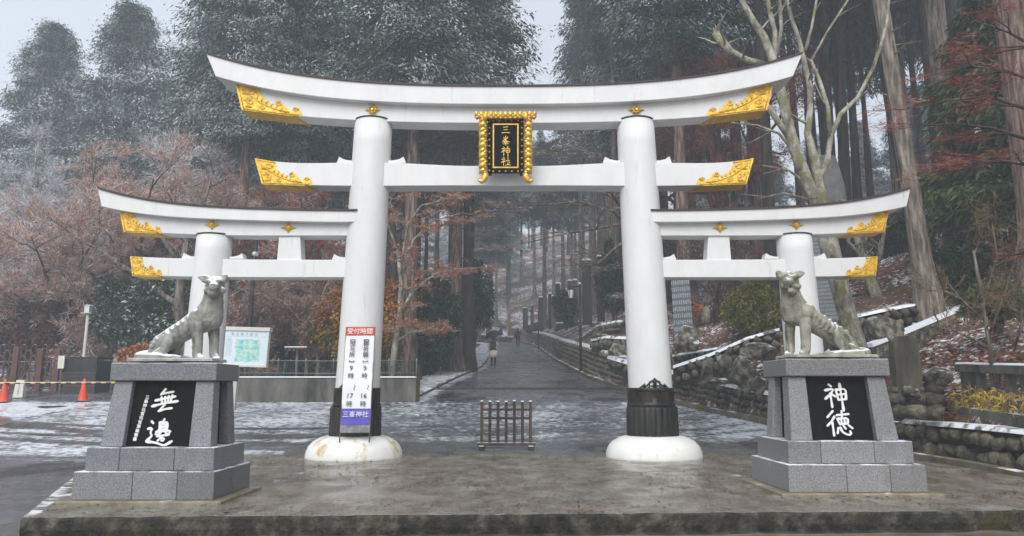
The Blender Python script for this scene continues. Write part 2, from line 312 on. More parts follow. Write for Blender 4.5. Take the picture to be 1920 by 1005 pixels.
M['umb_dark'] = surf('navy_umbrella', [(.3, (.022, .022, .03)), (.7, (.04, .04, .05))], 8, rough=.5, bump=.05)
M['umb_clear'] = surf('pale_umbrella', [(.3, (.66, .70, .72)), (.7, (.76, .78, .80))], 8, rough=.3, bump=.05)
M['hair'] = surf('dark_hair', [(.3, (.008, .007, .006)), (.7, (.016, .013, .012))], 20, rough=.5, bump=.2)
M['skin'] = surf('skin', [(.3, (.48, .30, .22)), (.7, (.54, .35, .26))], 10, rough=.6, bump=.03)
M['drain'] = surf('cast_iron', [(.3, (.022, .019, .017)), (.7, (.06, .048, .04))], 12, rough=.5, bump=.5)

# map print on the board: flat print
t = NT('map_print')
g = t.n.new('ShaderNodeSeparateXYZ'); t.l.new(t.tc.outputs['Generated'], g.inputs[0])
u = t.math('MULTIPLY_ADD', t.noise(5, 4, .6, src='Generated'), .16, g.outputs[0]); v_ = t.math('MULTIPLY_ADD', t.noise(6, 4, .6, src='Generated'), .16, g.outputs[2])
mk = t.math('MULTIPLY', t.math('MULTIPLY', t.step(u, .34, .36), t.step(u, .93, .90)), t.math('MULTIPLY', t.step(v_, .17, .19), t.step(v_, .83, .80)))
ink = t.ramp(t.noise(9, 6, .7, src='Generated'), [(.36, (.16, .42, .50)), (.47, (.30, .62, .56)), (.55, (.50, .72, .62)), (.64, (.62, .70, .62))])
ink = t.mix(t.step(t.noise(30, 3, .6, src='Generated'), .66, .70), ink, (.12, .25, .32))
M['map'] = t.out(t.mix(mk, (.66, .75, .80), ink), .35)
# engraved rows of small characters on the slabs: flat print, too small to read
def inscr(name, base, lite, rows, cols):
    t = NT(name); g = t.n.new('ShaderNodeSeparateXYZ'); t.l.new(t.tc.outputs['Generated'], g.inputs[0])
    fz = t.math('FRACT', t.math('MULTIPLY', g.outputs[2], rows)); fx = t.math('FRACT', t.math('MULTIPLY', g.outputs[0], cols))
    k = t.math('MULTIPLY', t.math('MULTIPLY', t.step(fz, .12, .2), t.step(fz, .84, .76)), t.math('MULTIPLY', t.step(fx, .08, .2), t.step(fx, .9, .78)))
    k = t.math('MULTIPLY', k, t.step(t.noise(60, 3, .6), .45, .52))
    k = t.math('MULTIPLY', k, t.math('MULTIPLY', t.step(g.outputs[2], .1, .12), t.step(g.outputs[2], .97, .95)))
    b = t.ramp(t.noise(3, 6, .6), [(.3, base), (.7, tuple(c * 1.5 for c in base))])
    return t.out(t.mix(k, b, lite), .5)
M['inscr'] = inscr('inscribed_slate', (.07, .078, .088), (.36, .38, .40), 12, 9)
M['inscr_fine'] = inscr('inscribed_grey_slab', (.085, .09, .10), (.32, .34, .36), 26, 26)

# ------------------------------------------------------------------ terrain
def sstep(a, b, x):
    t = min(1, max(0, (x - a) / (b - a))); return t * t * (3 - 2 * t)
KX = [(3, 7.3), (10.8, 7.28), (13.7, 7.22), (19.2, 6.31), (21.6, 5.50), (23.5, 5.02), (26.4, 4.12), (33.7, 3.24), (46, 2.61), (60, 2.3), (73.5, 1.95), (82, 1.1), (88, -1.0), (130, -1.5)]
LX = [(24, -3.2), (32, -2.5), (40, -1.58), (57, -1.42), (74, -1.55), (82, -3.4), (88, -8)]
def lerp(T, y):
    if y <= T[0][0]: return T[0][1]
    for (a, p), (b, q) in zip(T, T[1:]):
        if y <= b: return p + (q - p) * (y - a) / (b - a)
    return T[-1][1]
def xk(y): return lerp(KX, y)
def xl(y): return lerp(LX, y)
def hr(y):
    t = y - 14.9
    return -.03 + .1 * (t + math.sqrt(t * t + .3)) / 2 - .17 * sstep(13, 7, y) - .02 * max(0, y - 62) * .5
def hpave(x, y):
    h = hr(y); w = sstep(-3.0, -6.5, x)
    low = min(h, 1.25) if h < 1.15 else 1.15 + .10 * (1 - math.exp(-(h - 1.15) / .1))
    return h + (low - h) * w
def hwall(y): return .62 + .6 * sstep(16, 36, y)                     # height of the rubble wall along the kerb
def hnat(x, y):
    """natural ground away from the paving"""
    if y > 24 and x < xl(y) - 1.0:
        e = sstep(xl(y) - 1.0, xl(y) - 2.6, x)
        base = hr(y) + (1.62 + .05 * max(0, y - 34) - hr(y)) * e if x > -9.6 else hpave(x, y) + .06 * max(0, y - 31)
        if -9.6 < x: base = max(base, 1.55) if y < 34 else base
    else: base = hpave(x, y)
    s = x - xk(y) - .45
    if s > 0: s = 19 * (1 - math.exp(-s / 19)) * 1.12 if y > 40 else s
    if s > 0: base = hr(y) + hwall(y) * sstep(0, .35, s) + 26 * (1 - math.exp(-.45 * s / 26)) * (1 - .5 * sstep(60, 100, y))
    if y > 87: base += .42 * (y - 87) * (1 - .4 * sstep(100, 150, y)) * sstep(-30, -4, x)
    return base
def rough(x, y, a=.12, s=.5): return a * mnoise.fractal(Vector((x * s, y * s, 3.1)), 1.0, 2.0, 4)
def paved(x, y, m=0.0):
    if y < 24 + m and -40 - m < x < xk(y) + m: return True
    if y < 29 and x < -9.4: return True
    return 23 < y < 86 and xl(y) - 1.4 - m < x < xk(y) + m
def hground(x, y):
    h = hnat(x, y)
    if paved(x, y, .3): return min(h, hpave(x, y)) - .12 - (.25 if y < 16 else 0)
    return h + rough(x, y) * sstep(.2, 1.2, x - xk(y) - .3 if x > 0 else 1.2)
xs = np.concatenate([np.linspace(-140, -48, 24), np.linspace(-46, -10, 73), np.arange(-9.6, 22, .3), np.linspace(22.5, 60, 60), np.linspace(63, 140, 20)])
ys = np.concatenate([np.linspace(-28, 4, 9), np.arange(5, 40, .35), np.arange(40, 100, .8), np.linspace(102, 168, 28)])
t = NT('forest_floor')
col = t.ramp(t.noise(1.6, 9, .68), [(.30, (.028, .020, .014)), (.45, (.085, .045, .028)), (.58, (.25, .105, .065)), (.72, (.34, .19, .13))])
col = t.mix(t.step(t.voro(16), .25, .55), col, t.ramp(t.noise(9, 5, .7), [(.35, (.05, .03, .02)), (.65, (.20, .10, .06))]))
col = t.mix(t.step(t.noise(.7, 6, .6), .56, .68), col, (.05, .055, .022))
f = t.math('MULTIPLY', t.step(t.nz(), .5, .9), t.step(t.math('ADD', t.math('MULTIPLY', t.noise(5.5, 8, .72), .75), t.math('MULTIPLY', t.noise(.45, 3, .5), .35)), .560, .62))
col = t.mix(f, col, SNOW); t.bump(t.noise(14, 6, .7), .9, .06); M['floor'] = t.out(col, .95)
gm = grid_mesh('ground', xs, ys, lambda x, y: (x, y, hground(x, y)))
tag(link('ground', gm, M['floor']), kind='structure')

# paving: plaza and road are wet asphalt with patchy snow, the snow thickness is written per vertex
t = NT('wet_asphalt')
base = t.ramp(t.noise(5, 8, .7), [(.3, (.08, .082, .088)), (.55, (.14, .145, .155)), (.75, (.205, .21, .222))])
base = t.mix(t.step(t.noise(.55, 5, .6, (1, .5, 1)), .5, .62), base, (.042, .043, .046))
sa = t.math('ADD', t.attr('snow'), t.math('ADD', t.math('MULTIPLY_ADD', t.noise(5.6, 8, .70), 1.8, -.9), t.math('MULTIPLY_ADD', t.noise(.8, 4, .6), .8, -.4)))
thin = t.step(sa, .30, .62); thick = t.step(sa, .46, .86)
col = t.mix(t.math('MULTIPLY', thin, .45), base, (.40, .42, .46)); col = t.mix(t.math('MULTIPLY', thick, .9), col, (.74, .77, .82))
rg = t.math('ADD', t.step(t.noise(1.1, 5, .6), .35, .65), 0.0); rg = t.math('MULTIPLY_ADD', rg, .24, .14); rg = t.math('MAXIMUM', rg, t.math('MULTIPLY', thick, .85))
t.bump(t.math('ADD', t.noise(70, 4, .7), t.math('MULTIPLY', thick, .8)), .25, .012); M['asphalt'] = t.out(col, rg, 0, .45)
def track(x, y):
    """tyre tracks curving in from the lower side road towards the hill road"""
    v = 1.0
    for (cx, cy, r) in ((-4.0, 35.5, 18.4), (-4.0, 35.5, 19.9), (-5.2, 37.0, 19.6), (-5.2, 37.0, 21.0), (-6.0, 39.5, 21.1), (-6.0, 39.5, 22.5), (-2.5, 33.4, 17.3), (-8, 31, 16.6), (-8, 31, 18.0)):
        d = abs(math.hypot(x - cx, y - cy) - r); v = min(v, sstep(.05, .22, d))
    return v
def snow_amt(x, y):
    a = .30
    if x < -4.5:
        a = .60 * sstep(12.2, 15.2, y + .10 * (x + 8)) + .06
        a *= .35 + .65 * track(x, y)
        if x < -13: a += .12 * sstep(15, 18, y)
    else:
        a = .54 * sstep(14.9, 17.4, y + .5 * mnoise.noise(Vector((x * .7, y * .7, 2)))) * (1 - .55 * sstep(21.5, 28, y))
        a *= .75 + .25 * track(x, y)
        if x > 3.4: a += .16 * sstep(16.2, 17.6, y) - .30 * sstep(17, 15.8, y)
    if y > 24: a = .20 * (1 - sstep(24, 29, y)) + .13 + .28 * sstep(1.2, .5, xk(y) - x) * sstep(44, 52, y)
    a += .5 * sstep(.55, .1, abs(x - xl(y) - .1)) if y > 24 else 0
    return a
def paving(name, xs, ys, fx=None):
    me = grid_mesh(name, xs, ys, (lambda x, y: (x, y, hpave(x, y))) if fx is None else fx)
    co = np.empty(len(me.vertices) * 3, dtype=np.float32); me.vertices.foreach_get('co', co); co = co.reshape(-1, 3)
    point_attr(me, 'snow', [snow_amt(float(x), float(y)) for x, y, z in co])
    return tag(link(name, me, M['asphalt']), kind='structure')
# the plaza follows the kerb on its far side
def plz(u, y): x = -34 + (xk(y) - .02 + 34) * (1 - (1 - u) ** 1.8); return (x, y, hpave(x, y))
paving('plaza', np.linspace(0, 1, 230), np.concatenate([np.linspace(2, 9, 12), np.arange(9.2, 24.05, .14)]), plz)
def rd(u, y): x = xl(y) + (xk(y) - .02 - xl(y)) * u; return (x, y, hpave(x, y) + .002)
paving('road', np.linspace(0, 1, 26), np.concatenate([np.arange(23.9, 86, .35)]), rd)
paving('side_plaza', np.linspace(-34, -9.4, 90), np.arange(24.0, 29.2, .3), lambda x, y: (x, y, hpave(x, y) - .002))
# snow-covered footpath beside the road, one kerb step up
def fp(u, y): x = xl(y) - 1.5 + 1.5 * u; return (x, y, hpave(max(x, xl(y)), y) + .09 + .02 * mnoise.noise(Vector((x * 3, y * 2, 0))))
me = grid_mesh('footpath', np.linspace(0, 1, 7), np.arange(24.0, 84, .5), fp); tag(link('footpath', me, M['snow_patchy']), kind='structure')
mb = MB()
yy = [24.0 + .75 * i for i in range(80)]
mb.add([p for y in yy for p in ((xl(y), y, hpave(xl(y), y) - .05), (xl(y), y, hpave(xl(y), y) + .095), (xl(y) - .12, y, hpave(xl(y), y) + .098))], [(3 * i + a, 3 * i + 3 + a, 3 * i + 4 + a, 3 * i + 1 + a) for i in range(79) for a in (0, 1)])
tag(mb.build('footpath_kerb', M['concrete']), kind='structure')
# grating across the road and the kerb along the rubble wall
mb = MB()
for i in range(52):
    x = -2.75 + i * .125; y = 28.2; z = hpave(x, y); mb.box(x, x + .07, y - .2, y + .2, z - .01, z + .028)
for y in (27.95, 28.45): z = hpave(0, y); mb.box(-2.8, 3.78, y - .05, y + .05, z - .02, z + .034)
tag(mb.build('road_drain_grating', M['drain']), 'iron drain grating running across the whole road', 'grating')
yy = [9.0 + .6 * i for i in range(128)]; mb = MB()
vs = []
for y in yy:
    x = xk(y); z = hpave(x, y); vs += [(x, y, z - .1), (x, y, z + .13), (x + .16, y, z + .135), (x + .16, y, z - .05), (x + .55, y, z - .02)]
mb.add(vs, [(5 * i + a, 5 * i + 1 + a, 5 * i + 6 + a, 5 * i + 5 + a) for i in range(127) for a in range(4)])
M['kerb'] = surf('mossy_kerb', [(.3, (.07, .065, .05)), (.6, (.16, .15, .12)), (.8, (.22, .21, .18))], 3, 7, rough=.75, bump=.4, snow=.45, snow_scale=2, lo=.7, hi=.95, stain=((.13, .10, .012), 1.3, .52, .62))
tag(mb.build('kerb', M['kerb']), kind='structure')

# ------------------------------------------------------------------ concrete platform in front
t = NT('platform_concrete')
col = t.ramp(t.noise(2.3, 12, .78, (1, .55, 1)), [(.30, (.06, .040, .022)), (.42, (.135, .105, .070)), (.52, (.24, .215, .175)), (.70, (.42, .40, .36))])
col = t.mix(t.math('MULTIPLY', t.step(t.noise(26, 4, .8), .44, .62), .6), col, (.055, .043, .028))
col = t.mix(t.math('MULTIPLY', t.step(t.noise(34, 3, .7), .56, .66), .6), col, (.50, .49, .46))
sn = t.math('ADD', t.attr('snow'), t.math('ADD', t.math('MULTIPLY_ADD', t.noise(4.2, 7, .68, (.7, 1.3, 1)), 1.6, -.8), t.math('MULTIPLY_ADD', t.noise(1.0, 4, .6), .7, -.35)))
sn = t.math('MULTIPLY', t.step(sn, .5, .66), t.step(t.nz(), .5, .9)); col = t.mix(sn, col, (.70, .72, .76))
rg = t.math('MULTIPLY_ADD', t.step(t.noise(1.4, 5, .6), .4, .6), .28, .10); rg = t.math('MAXIMUM', rg, t.math('MULTIPLY', sn, .85))
t.bump(t.noise(55, 5, .75), .5, .012); M['platform'] = t.out(col, rg, 0, .38)
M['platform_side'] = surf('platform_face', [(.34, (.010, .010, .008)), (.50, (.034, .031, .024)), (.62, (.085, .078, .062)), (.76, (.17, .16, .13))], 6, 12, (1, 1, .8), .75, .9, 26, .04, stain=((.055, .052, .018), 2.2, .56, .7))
def inplat(x, y):
    return -4.71 - 1.5 * (y - 7.47) / 3.48 if y < 10.95 else -6.21 - .15 * (y - 10.95) / 4
def yfront(x): return 7.47 + .0453 * (x + 4.71)
pys = np.linspace(0, 1, 80)
def plt(u, y):
    v = y; y = 7.47 + v * (14.88 - 7.47); a = inplat(0, y); b = min(xk(y) - .02, 7.24); x = a + (b - a) * u
    y = yfront(x) + v * (14.88 - yfront(x))
    e = .010 * mnoise.noise(Vector((x * 4, y * 4, 0))) * (1 if v < .02 else .5)
    return (x, y, .004 + e)
me = grid_mesh('platform', np.linspace(0, 1, 120), pys, plt)
co = np.empty(len(me.vertices) * 3, dtype=np.float32); me.vertices.foreach_get('co', co); co = co.reshape(-1, 3)
def psnow(x, y, z):
    a = 0.02
    for (px, py, rx, ry, k) in ((520, 900, 70, 22, .42), (640, 940, 60, 8, .40), (1370, 886, 60, 16, .42), (1250, 905, 60, 8, .2), (720, 865, 60, 6, .3), (1330, 930, 90, 10, .22), (100, 935, 40, 30, .55), (700, 960, 500, 5, .22)):
        q = W(px, py, 10); d = Vector((q.x, q.y, q.z - CAM_H)); s = -CAM_H / d.z; cx, cy = d.x * s, d.y * s
        wx = rx / F_PX * cy; wy = ry * cy * cy / (F_PX * CAM_H)
        a = max(a, k * math.exp(-((x - cx) / wx) ** 2 - ((y - cy) / wy) ** 2))
    a = max(a, .62 * sstep(.28, .05, x - inplat(x, y)), .36 * sstep(.10, .02, y - yfront(x)), .30 * sstep(.5, 0, 14.88 - y) * (.5 if abs(x) < 4 else 1))
    return a
point_attr(me, 'snow', [psnow(*map(float, c)) for c in co])
plat = tag(link('platform', me, M['platform']), kind='structure')
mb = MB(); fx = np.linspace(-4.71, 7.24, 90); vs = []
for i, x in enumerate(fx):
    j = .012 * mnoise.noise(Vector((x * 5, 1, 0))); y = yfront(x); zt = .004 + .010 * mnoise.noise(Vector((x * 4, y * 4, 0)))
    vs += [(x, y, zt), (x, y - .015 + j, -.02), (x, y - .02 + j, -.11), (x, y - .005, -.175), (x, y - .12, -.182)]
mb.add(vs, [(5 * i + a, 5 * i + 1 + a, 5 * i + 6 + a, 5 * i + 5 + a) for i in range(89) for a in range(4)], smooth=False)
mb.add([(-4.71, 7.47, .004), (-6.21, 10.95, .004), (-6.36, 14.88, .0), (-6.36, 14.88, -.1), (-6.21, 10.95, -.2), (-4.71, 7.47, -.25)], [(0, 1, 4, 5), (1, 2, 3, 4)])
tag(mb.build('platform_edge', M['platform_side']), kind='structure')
M['street'] = surf('wet_street', [(.3, (.08, .058, .042)), (.5, (.17, .13, .095)), (.7, (.28, .24, .19))], 2.4, 9, (1, 1, 1), .5, .4, 40)
me = grid_mesh('street', np.linspace(-4.6, 9, 30), np.linspace(0, 1, 14), lambda x, y: (x, 1.5 + y * (yfront(x) - .06 - 1.5), -.182 + .012 * mnoise.noise(Vector((x * 2, y * 2, 5)))))
tag(link('street', me, M['street']), kind='structure')

# ------------------------------------------------------------------ the triple gate
TY = 14.2; XC = WX(945, 700, TY)                     # pillar plane and centre line
gate = thing('torii_gate', 'large white triple shrine gate with gold fittings across the road', 'shrine gate', (XC, TY, 0))
def rel(side): return (lambda x: XC + side * (x - XC))
def interp_px(pts, x):
    pts = sorted(pts)
    if x <= pts[0][0]: (a, p), (b, q) = pts[0], pts[1]
    elif x >= pts[-1][0]: (a, p), (b, q) = pts[-2], pts[-1]
    else:
        for (a, p), (b, q) in zip(pts, pts[1:]):
            if a <= x <= b: break
    return p + (q - p) * (x - a) / (b - a)
def smooth_px(pts, x):                               # quadratic-ish fit keeps the sweep of the lintel even
    px = np.array([p[0] for p in pts]); py = np.array([p[1] for p in pts]); d = min(4, len(pts) - 1)
    key = (tuple(px), tuple(py), d)
    if key not in smooth_px.c: smooth_px.c[key] = np.polyfit((px - 600) / 300, py, d)
    return float(np.polyval(smooth_px.c[key], (x - 600) / 300))
smooth_px.c = {}
def curve(pts, x0, x1, Y, n=24):
    return [(WX(x, smooth_px(pts, x), Y), WZ(smooth_px(pts, x), Y)) for x in np.linspace(x0, x1, n)]
# outlines measured on the photograph's left half (front faces), mirrored about the centre
KT = [(386, 99.5), (438, 115), (497.5, 129), (557, 139), (640, 150.5), (760, 158), (850, 160.5), (945, 161), (1040, 160.5), (1130, 158)]
KB = [(404, 143), (442, 153), (517, 169), (640, 186), (760, 192), (850, 194.5), (945, 195), (1040, 194.5), (1130, 192)]
SB = [(454, 205), (557, 217), (640, 224), (760, 228.5), (850, 230), (945, 230.5), (1040, 230), (1130, 228.5)]
NT_ = [(478, 296), (526, 303.5), (600, 305.5), (760, 306), (945, 306)]
NB_ = [(492, 344), (585, 347.5), (700, 348.5), (945, 348.5)]
LT = [(183, 353), (244, 369), (313, 380), (400, 388), (522, 392.8), (640, 394.6), (670, 394.8)]
LB = [(190, 386.5), (223, 394.6), (278.6, 402), (383, 410), (522, 414.6), (640, 416), (670, 416.2)]
LS = [(233, 433.6), (303, 437), (369, 440), (522, 441.8), (640, 442), (670, 442)]
MT = [(245, 480.6), (279, 482.3), (366, 485), (640, 487), (670, 487)]
MB_ = [(249, 516), (362, 519), (640, 520), (670, 520)]
def beam(name, top, bot, xa, xb, xend, hy, full, mats=M['white'], y0=None, bevel=.012, n=40, topoff=0):
    """a beam between two pixel curves; xa/xb: pixel x of its upper and lower outer corner"""
    Y = TY - hy if y0 is None else y0
    out = []
    for side in ((1,) if full else (1, -1)):
        tp, bt = [], []
        for k in range(n):
            u = k / (n - 1); a = xa + (xend - xa) * u; b = xb + (xend - xb) * u
            tp.append((WX(a, smooth_px(top, a), Y), WZ(smooth_px(top, a), Y) + topoff)); bt.append((WX(b, smooth_px(bot, b), Y), WZ(smooth_px(bot, b), Y)))
        if full:
            tp += [(2 * XC - x, z) for x, z in tp[-2::-1]]; bt += [(2 * XC - x, z) for x, z in bt[-2::-1]]
        if side == -1: tp = [(2 * XC - x, z) for x, z in tp][::-1]; bt = [(2 * XC - x, z) for x, z in bt][::-1]
        out.append(MB().strip(tp, bt, Y, 2 * TY - Y).build(name, mats, gate, bevel))
    return out
HK, HS = .39, .22
beam('top_lintel', KT, KB, 386, 404, 945, HK, True)
beam('under_lintel', [(x, y - 1.2) for x, y in KB], SB, 441, 454, 945, HS, True)
beam('tie_beam', NT_, NB_, 478, 492, 945, HS, True)
beam('top_lintel', LT, LB, 183, 190, 668, .345, False)
beam('under_lintel', [(x, y - 1.2) for x, y in LB], LS, 224.6, 233, 668, .20, False)
beam('tie_beam', MT, MB_, 244.8, 249, 668, .19, False)
# copper capping, 3 cm proud
KTu = [(x, y - 3.0) for x, y in KT]; LTu = [(x, y - 3.0) for x, y in LT]
beam('lintel_capping', KTu, [(x, y + .2) for x, y in KT], 384.6, 386, 945, HK + .03, True, M['cap'], bevel=0)
beam('lintel_capping', LTu, [(x, y + .2) for x, y in LT], 181.6, 183, 670, .375, False, M['cap'], bevel=0)

def pillar(px0, px1, ytop, ybase, r0, r1, main=True):
    """px0/px1: axis pixel at base and top"""
    xb = WX(px0, 838, TY); zt = WZ(ytop, TY - r1); xt = WX(px1, ytop, TY)
    out = []
    for side in (1, -1):
        X0 = XC + side * (xb - XC); X1 = XC + side * (xt - XC); zb = .25
        m = MB(); n = 48; ks = 14; vs = []
        for k in range(ks):
            u = k / (ks - 1); z = zb + (zt - zb) * u; r = r0 + (r1 - r0) * u; x = X0 + (X1 - X0) * u
            for j in range(n): vs.append((x + r * math.cos(2 * PI * j / n), TY + r * math.sin(2 * PI * j / n), z))
        m.add(vs, [(i * n + j, i * n + (j + 1) % n, (i + 1) * n + (j + 1) % n, (i + 1) * n + j) for i in range(ks - 1) for j in range(n)], 0, True)
        m.f.append(tuple((ks - 1) * n + j for j in range(n))); m.m.append(0); m.sm.append(False)
        p = m.build('pillar', M['white'], gate)
        MB().lathe([(r1 + .012, zt - .002), (r1 + .02, zt + .012), (r1 + .015, zt + .022)], (X1, TY), 48).build('pillar_cap', M['cap'], p)
        # white plaster mound
        R_ = .885 if main else .46
        MB().lathe([(R_, -.05), (R_, .04), (R_ * .985, .12), (R_ * .94, .215), (R_ * .85, .30), (R_ * .72, .365), (R_ * .60, .395), (R_ * .45, .405)], (X0, TY), 64,
                   rf=lambda a, z: 1 + .008 * math.sin(5 * a + 1)).build('base_mound', M['dome'], gate)
        if main:
            zf0, zf1, zb1 = .37, WZ(763, TY - .44), WZ(727, TY - .42)
            nf = 24
            MB().lathe([(.474, zf0), (.472, zf0 + .05), (.464, zf1 - .04), (.452, zf1)], (X0 + (X1 - X0) * .055, TY), nf * 10, rf=lambda a, z: 1 + .04 * abs(math.sin(a * nf / 2)) - .02).build('fluted_sleeve', M['bronze'], p)
            Xs = X0; X0 = X0 + (X1 - X0) * .13
            q = MB().lathe([(.438, zf1), (.446, zf1 + .01), (.446, zf1 + .06), (.426, zf1 + .075), (.424, zb1 - .07), (.434, zb1 - .06), (.434, zb1 - .01), (.424, zb1)], (X0, TY), 64).build('sleeve_band', M['bronze'], p)
            m = MB()                                 # raised panels with fine ribs round the band
            for k in range(8):
                for j in range(10):
                    a = 2 * PI * k / 8 + (j + 1.5) * 2 * PI / 8 / 13; ca, sa = math.cos(a), math.sin(a); w = .011
                    tx, ty = -sa * w, ca * w; r2, r3 = .422, .432
                    b = [(X0 + ca * r + tx * s_, TY + sa * r + ty * s_, z) for z in (zf1 + .085, zb1 - .075) for r, s_ in ((r2, -1), (r3, -1), (r3, 1), (r2, 1))]
                    m.add(b, [(0, 1, 5, 4), (1, 2, 6, 5), (2, 3, 7, 6), (0, 3, 2, 1), (4, 5, 6, 7)])
            m.build('band_rib', M['bronze_panel'], p)
            # openwork crest at the front
            ang = -PI / 2 + (-.0 if side == 1 else 0); m = MB()
            def P(u, v, dr=0):                       # u: metres round the shaft, v: height above the band
                r = .424 + dr; a = ang + u / .4; return (X0 + r * math.cos(a), TY + r * math.sin(a), zb1 + v)
            for sgn in (-1, 1):
                for (cu, cv, r, th) in ((.055, .075, .042, .014), (.11, .035, .026, .012), (.19, .03, .022, .012)):
                    m.tube([P(sgn * (cu + r * math.cos(k * .45)), cv + r * math.sin(k * .45)) for k in range(12)], th, 6)
                m.tube([P(sgn * .27, .008), P(sgn * .21, .028), P(sgn * .15, .02), P(sgn * .1, .07), P(sgn * .06, .12), P(0, .13)], [.006, .014, .014, .014, .014, .012], 6)
                m.tube([P(sgn * .17, .03), P(sgn * .172, .085)], [.02, .003], 6)
            m.tube([P(0, 0), P(0, .10), P(0, .155), P(0, .18)], [.035, .03, .028, .004], 8)
            m.tube([P(-.04, .145), P(0, .15), P(.04, .145)], [.004, .016, .004], 6)
            m.build('sleeve_crest', M['bronze'], p); X0 = Xs
        out.append((X0, X1, zt))
    return out
MAINP = pillar(664, 701, 218, 850, .416, .368)
SIDEP = pillar(366, 403.5, 437, 850, .365, .33, False)

# struts, wedges
for side in (1, -1):
    a = [(523, 447), (562, 447), (565, 488), (519, 488)]; Y = TY - .16
    poly = [(XC + side * (WX(x, y, Y) - XC), WZ(y, Y)) for x, y in a]
    z1 = WZ(440, Y); poly = [(poly[0][0], z1), (poly[1][0], z1), poly[2], poly[3]]
    MB().prism(poly if side == -1 else poly[::-1], Y, TY + .16).build('strut', M['white'], gate, .01)
def wedge(px, py, dirn, w, h, Y):
    """px,py: pixel of the foot at the pillar, dirn: way it points"""
    for side in (1, -1):
        pts = []
        for u, v in ((0, 0), (w, 0), (w * .86, h), (w * .62, h * .62), (w * .3, h * .42), (0, h * .38)):
            x = WX(px + dirn * u, py, Y); pts.append((XC + side * (x - XC), WZ(py - v, Y)))
        MB().prism(pts, Y, 2 * TY - Y).build('wedge', M['white'], gate, .006)
wedge(662, 305.5, -1, 31, 12, TY - .12); wedge(728, 305.5, 1, 33, 12, TY - .12)
wedge(366, 485, -1, 26, 11, TY - .11); wedge(430, 485.5, 1, 27, 11, TY - .11); wedge(651, 487, -1, 29, 11, TY - .11)

# gold end plates: outline with scrolls, wrapped round the front, the end and the underside
def gold_end(top, bot, xa, xb, L, hy, big=False, y_end=None):
    for side in (1, -1):
        Y = TY - hy - .016
        def Q(u, v):                                 # u 0..1 along the beam, v 0 bottom .. 1 top
            xt = xa + u * L; xq = xb + u * L; yt = smooth_px(top, xt); yb = smooth_px(bot, xq)
            x = xt * v + xq * (1 - v); y = yt * v + yb * (1 - v)
            return (XC + side * (WX(x, y, Y) - XC), WZ(y, Y))
        edge = [(.0, .0), (.98, .0), (1.0, .10), (1.0, .24), (.96, .36), (.90, .38), (.86, .30), (.88, .22), (.84, .16), (.80, .26), (.76, .34), (.74, .48), (.68, .56), (.62, .54), (.60, .44),
                (.64, .38), (.60, .30), (.54, .34), (.50, .42), (.46, .46), (.42, .56), (.40, .66), (.37, .74), (.39, .84), (.35, .90), (.40, .97), (.40, 1.0), (0, 1.0)]
        poly = [Q(u, v * .985 + .0) for u, v in edge]
        m = MB().prism(poly if side == -1 else poly[::-1], Y, TY - hy - .001)
        m.prism([Q(0, 0), Q(.0, 1), (Q(0, 1)[0] - side * .012, Q(0, 1)[1]), (Q(0, 0)[0] - side * .012, Q(0, 0)[1] - .012)], Y + .001, 2 * TY - Y)
        b0, b1 = Q(0, 0), Q(.85, 0)                  # underside sheet
        m.add([(b0[0], Y + .002, b0[1] - .012), (b1[0], Y + .002, b1[1] - .012), (Q(1.02, 0)[0], 2 * TY - Y, Q(1.02, 0)[1] - .012), (b0[0], 2 * TY - Y, b0[1] - .012),
               (b0[0], Y + .002, b0[1] - .001), (b1[0], Y + .002, b1[1] - .001), (Q(1.02, 0)[0], 2 * TY - Y, Q(1.02, 0)[1] - .001), (b0[0], 2 * TY - Y, b0[1] - .001)],
              [(0, 3, 2, 1), (4, 5, 6, 7), (0, 1, 5, 4), (1, 2, 6, 5), (2, 3, 7, 6), (3, 0, 4, 7)])
        gp = m.build('gold_end_plate', M['gold'], gate)
        m = MB()                                     # relief: scrolls and stems standing proud
        def T(path, r): m.tube([(*Q(u, v)[:1], Y - .002, Q(u, v)[1]) for u, v in path], r, 6)
        s0 = .016 if big else .013
        def scroll(cu, cv, ru, rv, turns=1.4, ph=0, r=s0):
            k = 18; T([(cu + ru * (1 - i / k * .75) * math.cos(ph + i / k * turns * 2 * PI), cv + rv * (1 - i / k * .75) * math.sin(ph + i / k * turns * 2 * PI)) for i in range(k + 1)], [r * (1 - .4 * i / k) for i in range(k + 1)])
        T([(.02, .03), (.3, .04), (.6, .05), (.95, .05)], s0 * .7); T([(.03, .05), (.03, .5), (.03, .95)], s0 * .7); T([(.05, .95), (.2, .94), (.38, .95)], s0 * .7)
        T([(.08, .75), (.2, .6), (.34, .38), (.55, .2), (.8, .12)], s0)
        scroll(.24, .74, .075, .14); scroll(.17, .36, .07, .13, ph=2); scroll(.92, .27, .05, .09); scroll(.66, .44, .06, .1, ph=1); scroll(.36, .2, .05, .09, ph=3)
        for k in range(7):
            u = .30 + k * .07; v = .60 - k * .075; T([(u, v - .1), (u + .02, v), (u + .055, v + .035)], [s0, s0 * .8, s0 * .3])
        if big:
            for k in range(12): T([(.06 + .025 * (k % 4), .1 + .24 * (k // 4)), (.10 + .03 * (k % 4), .16 + .24 * (k // 4)), (.12 + .03 * (k % 4), .26 + .24 * (k // 4))], s0 * .6)
        m.build('scroll_relief', M['gold'], gp)
gold_end(KB, SB, 441.5, 454, 113, HS, True)
gold_end(NT_, NB_, 478.5, 492, 94, HS, True)
gold_end(LB, LS, 225, 233, 70, .20)
gold_end(MT, MB_, 245, 249, 54, .19)
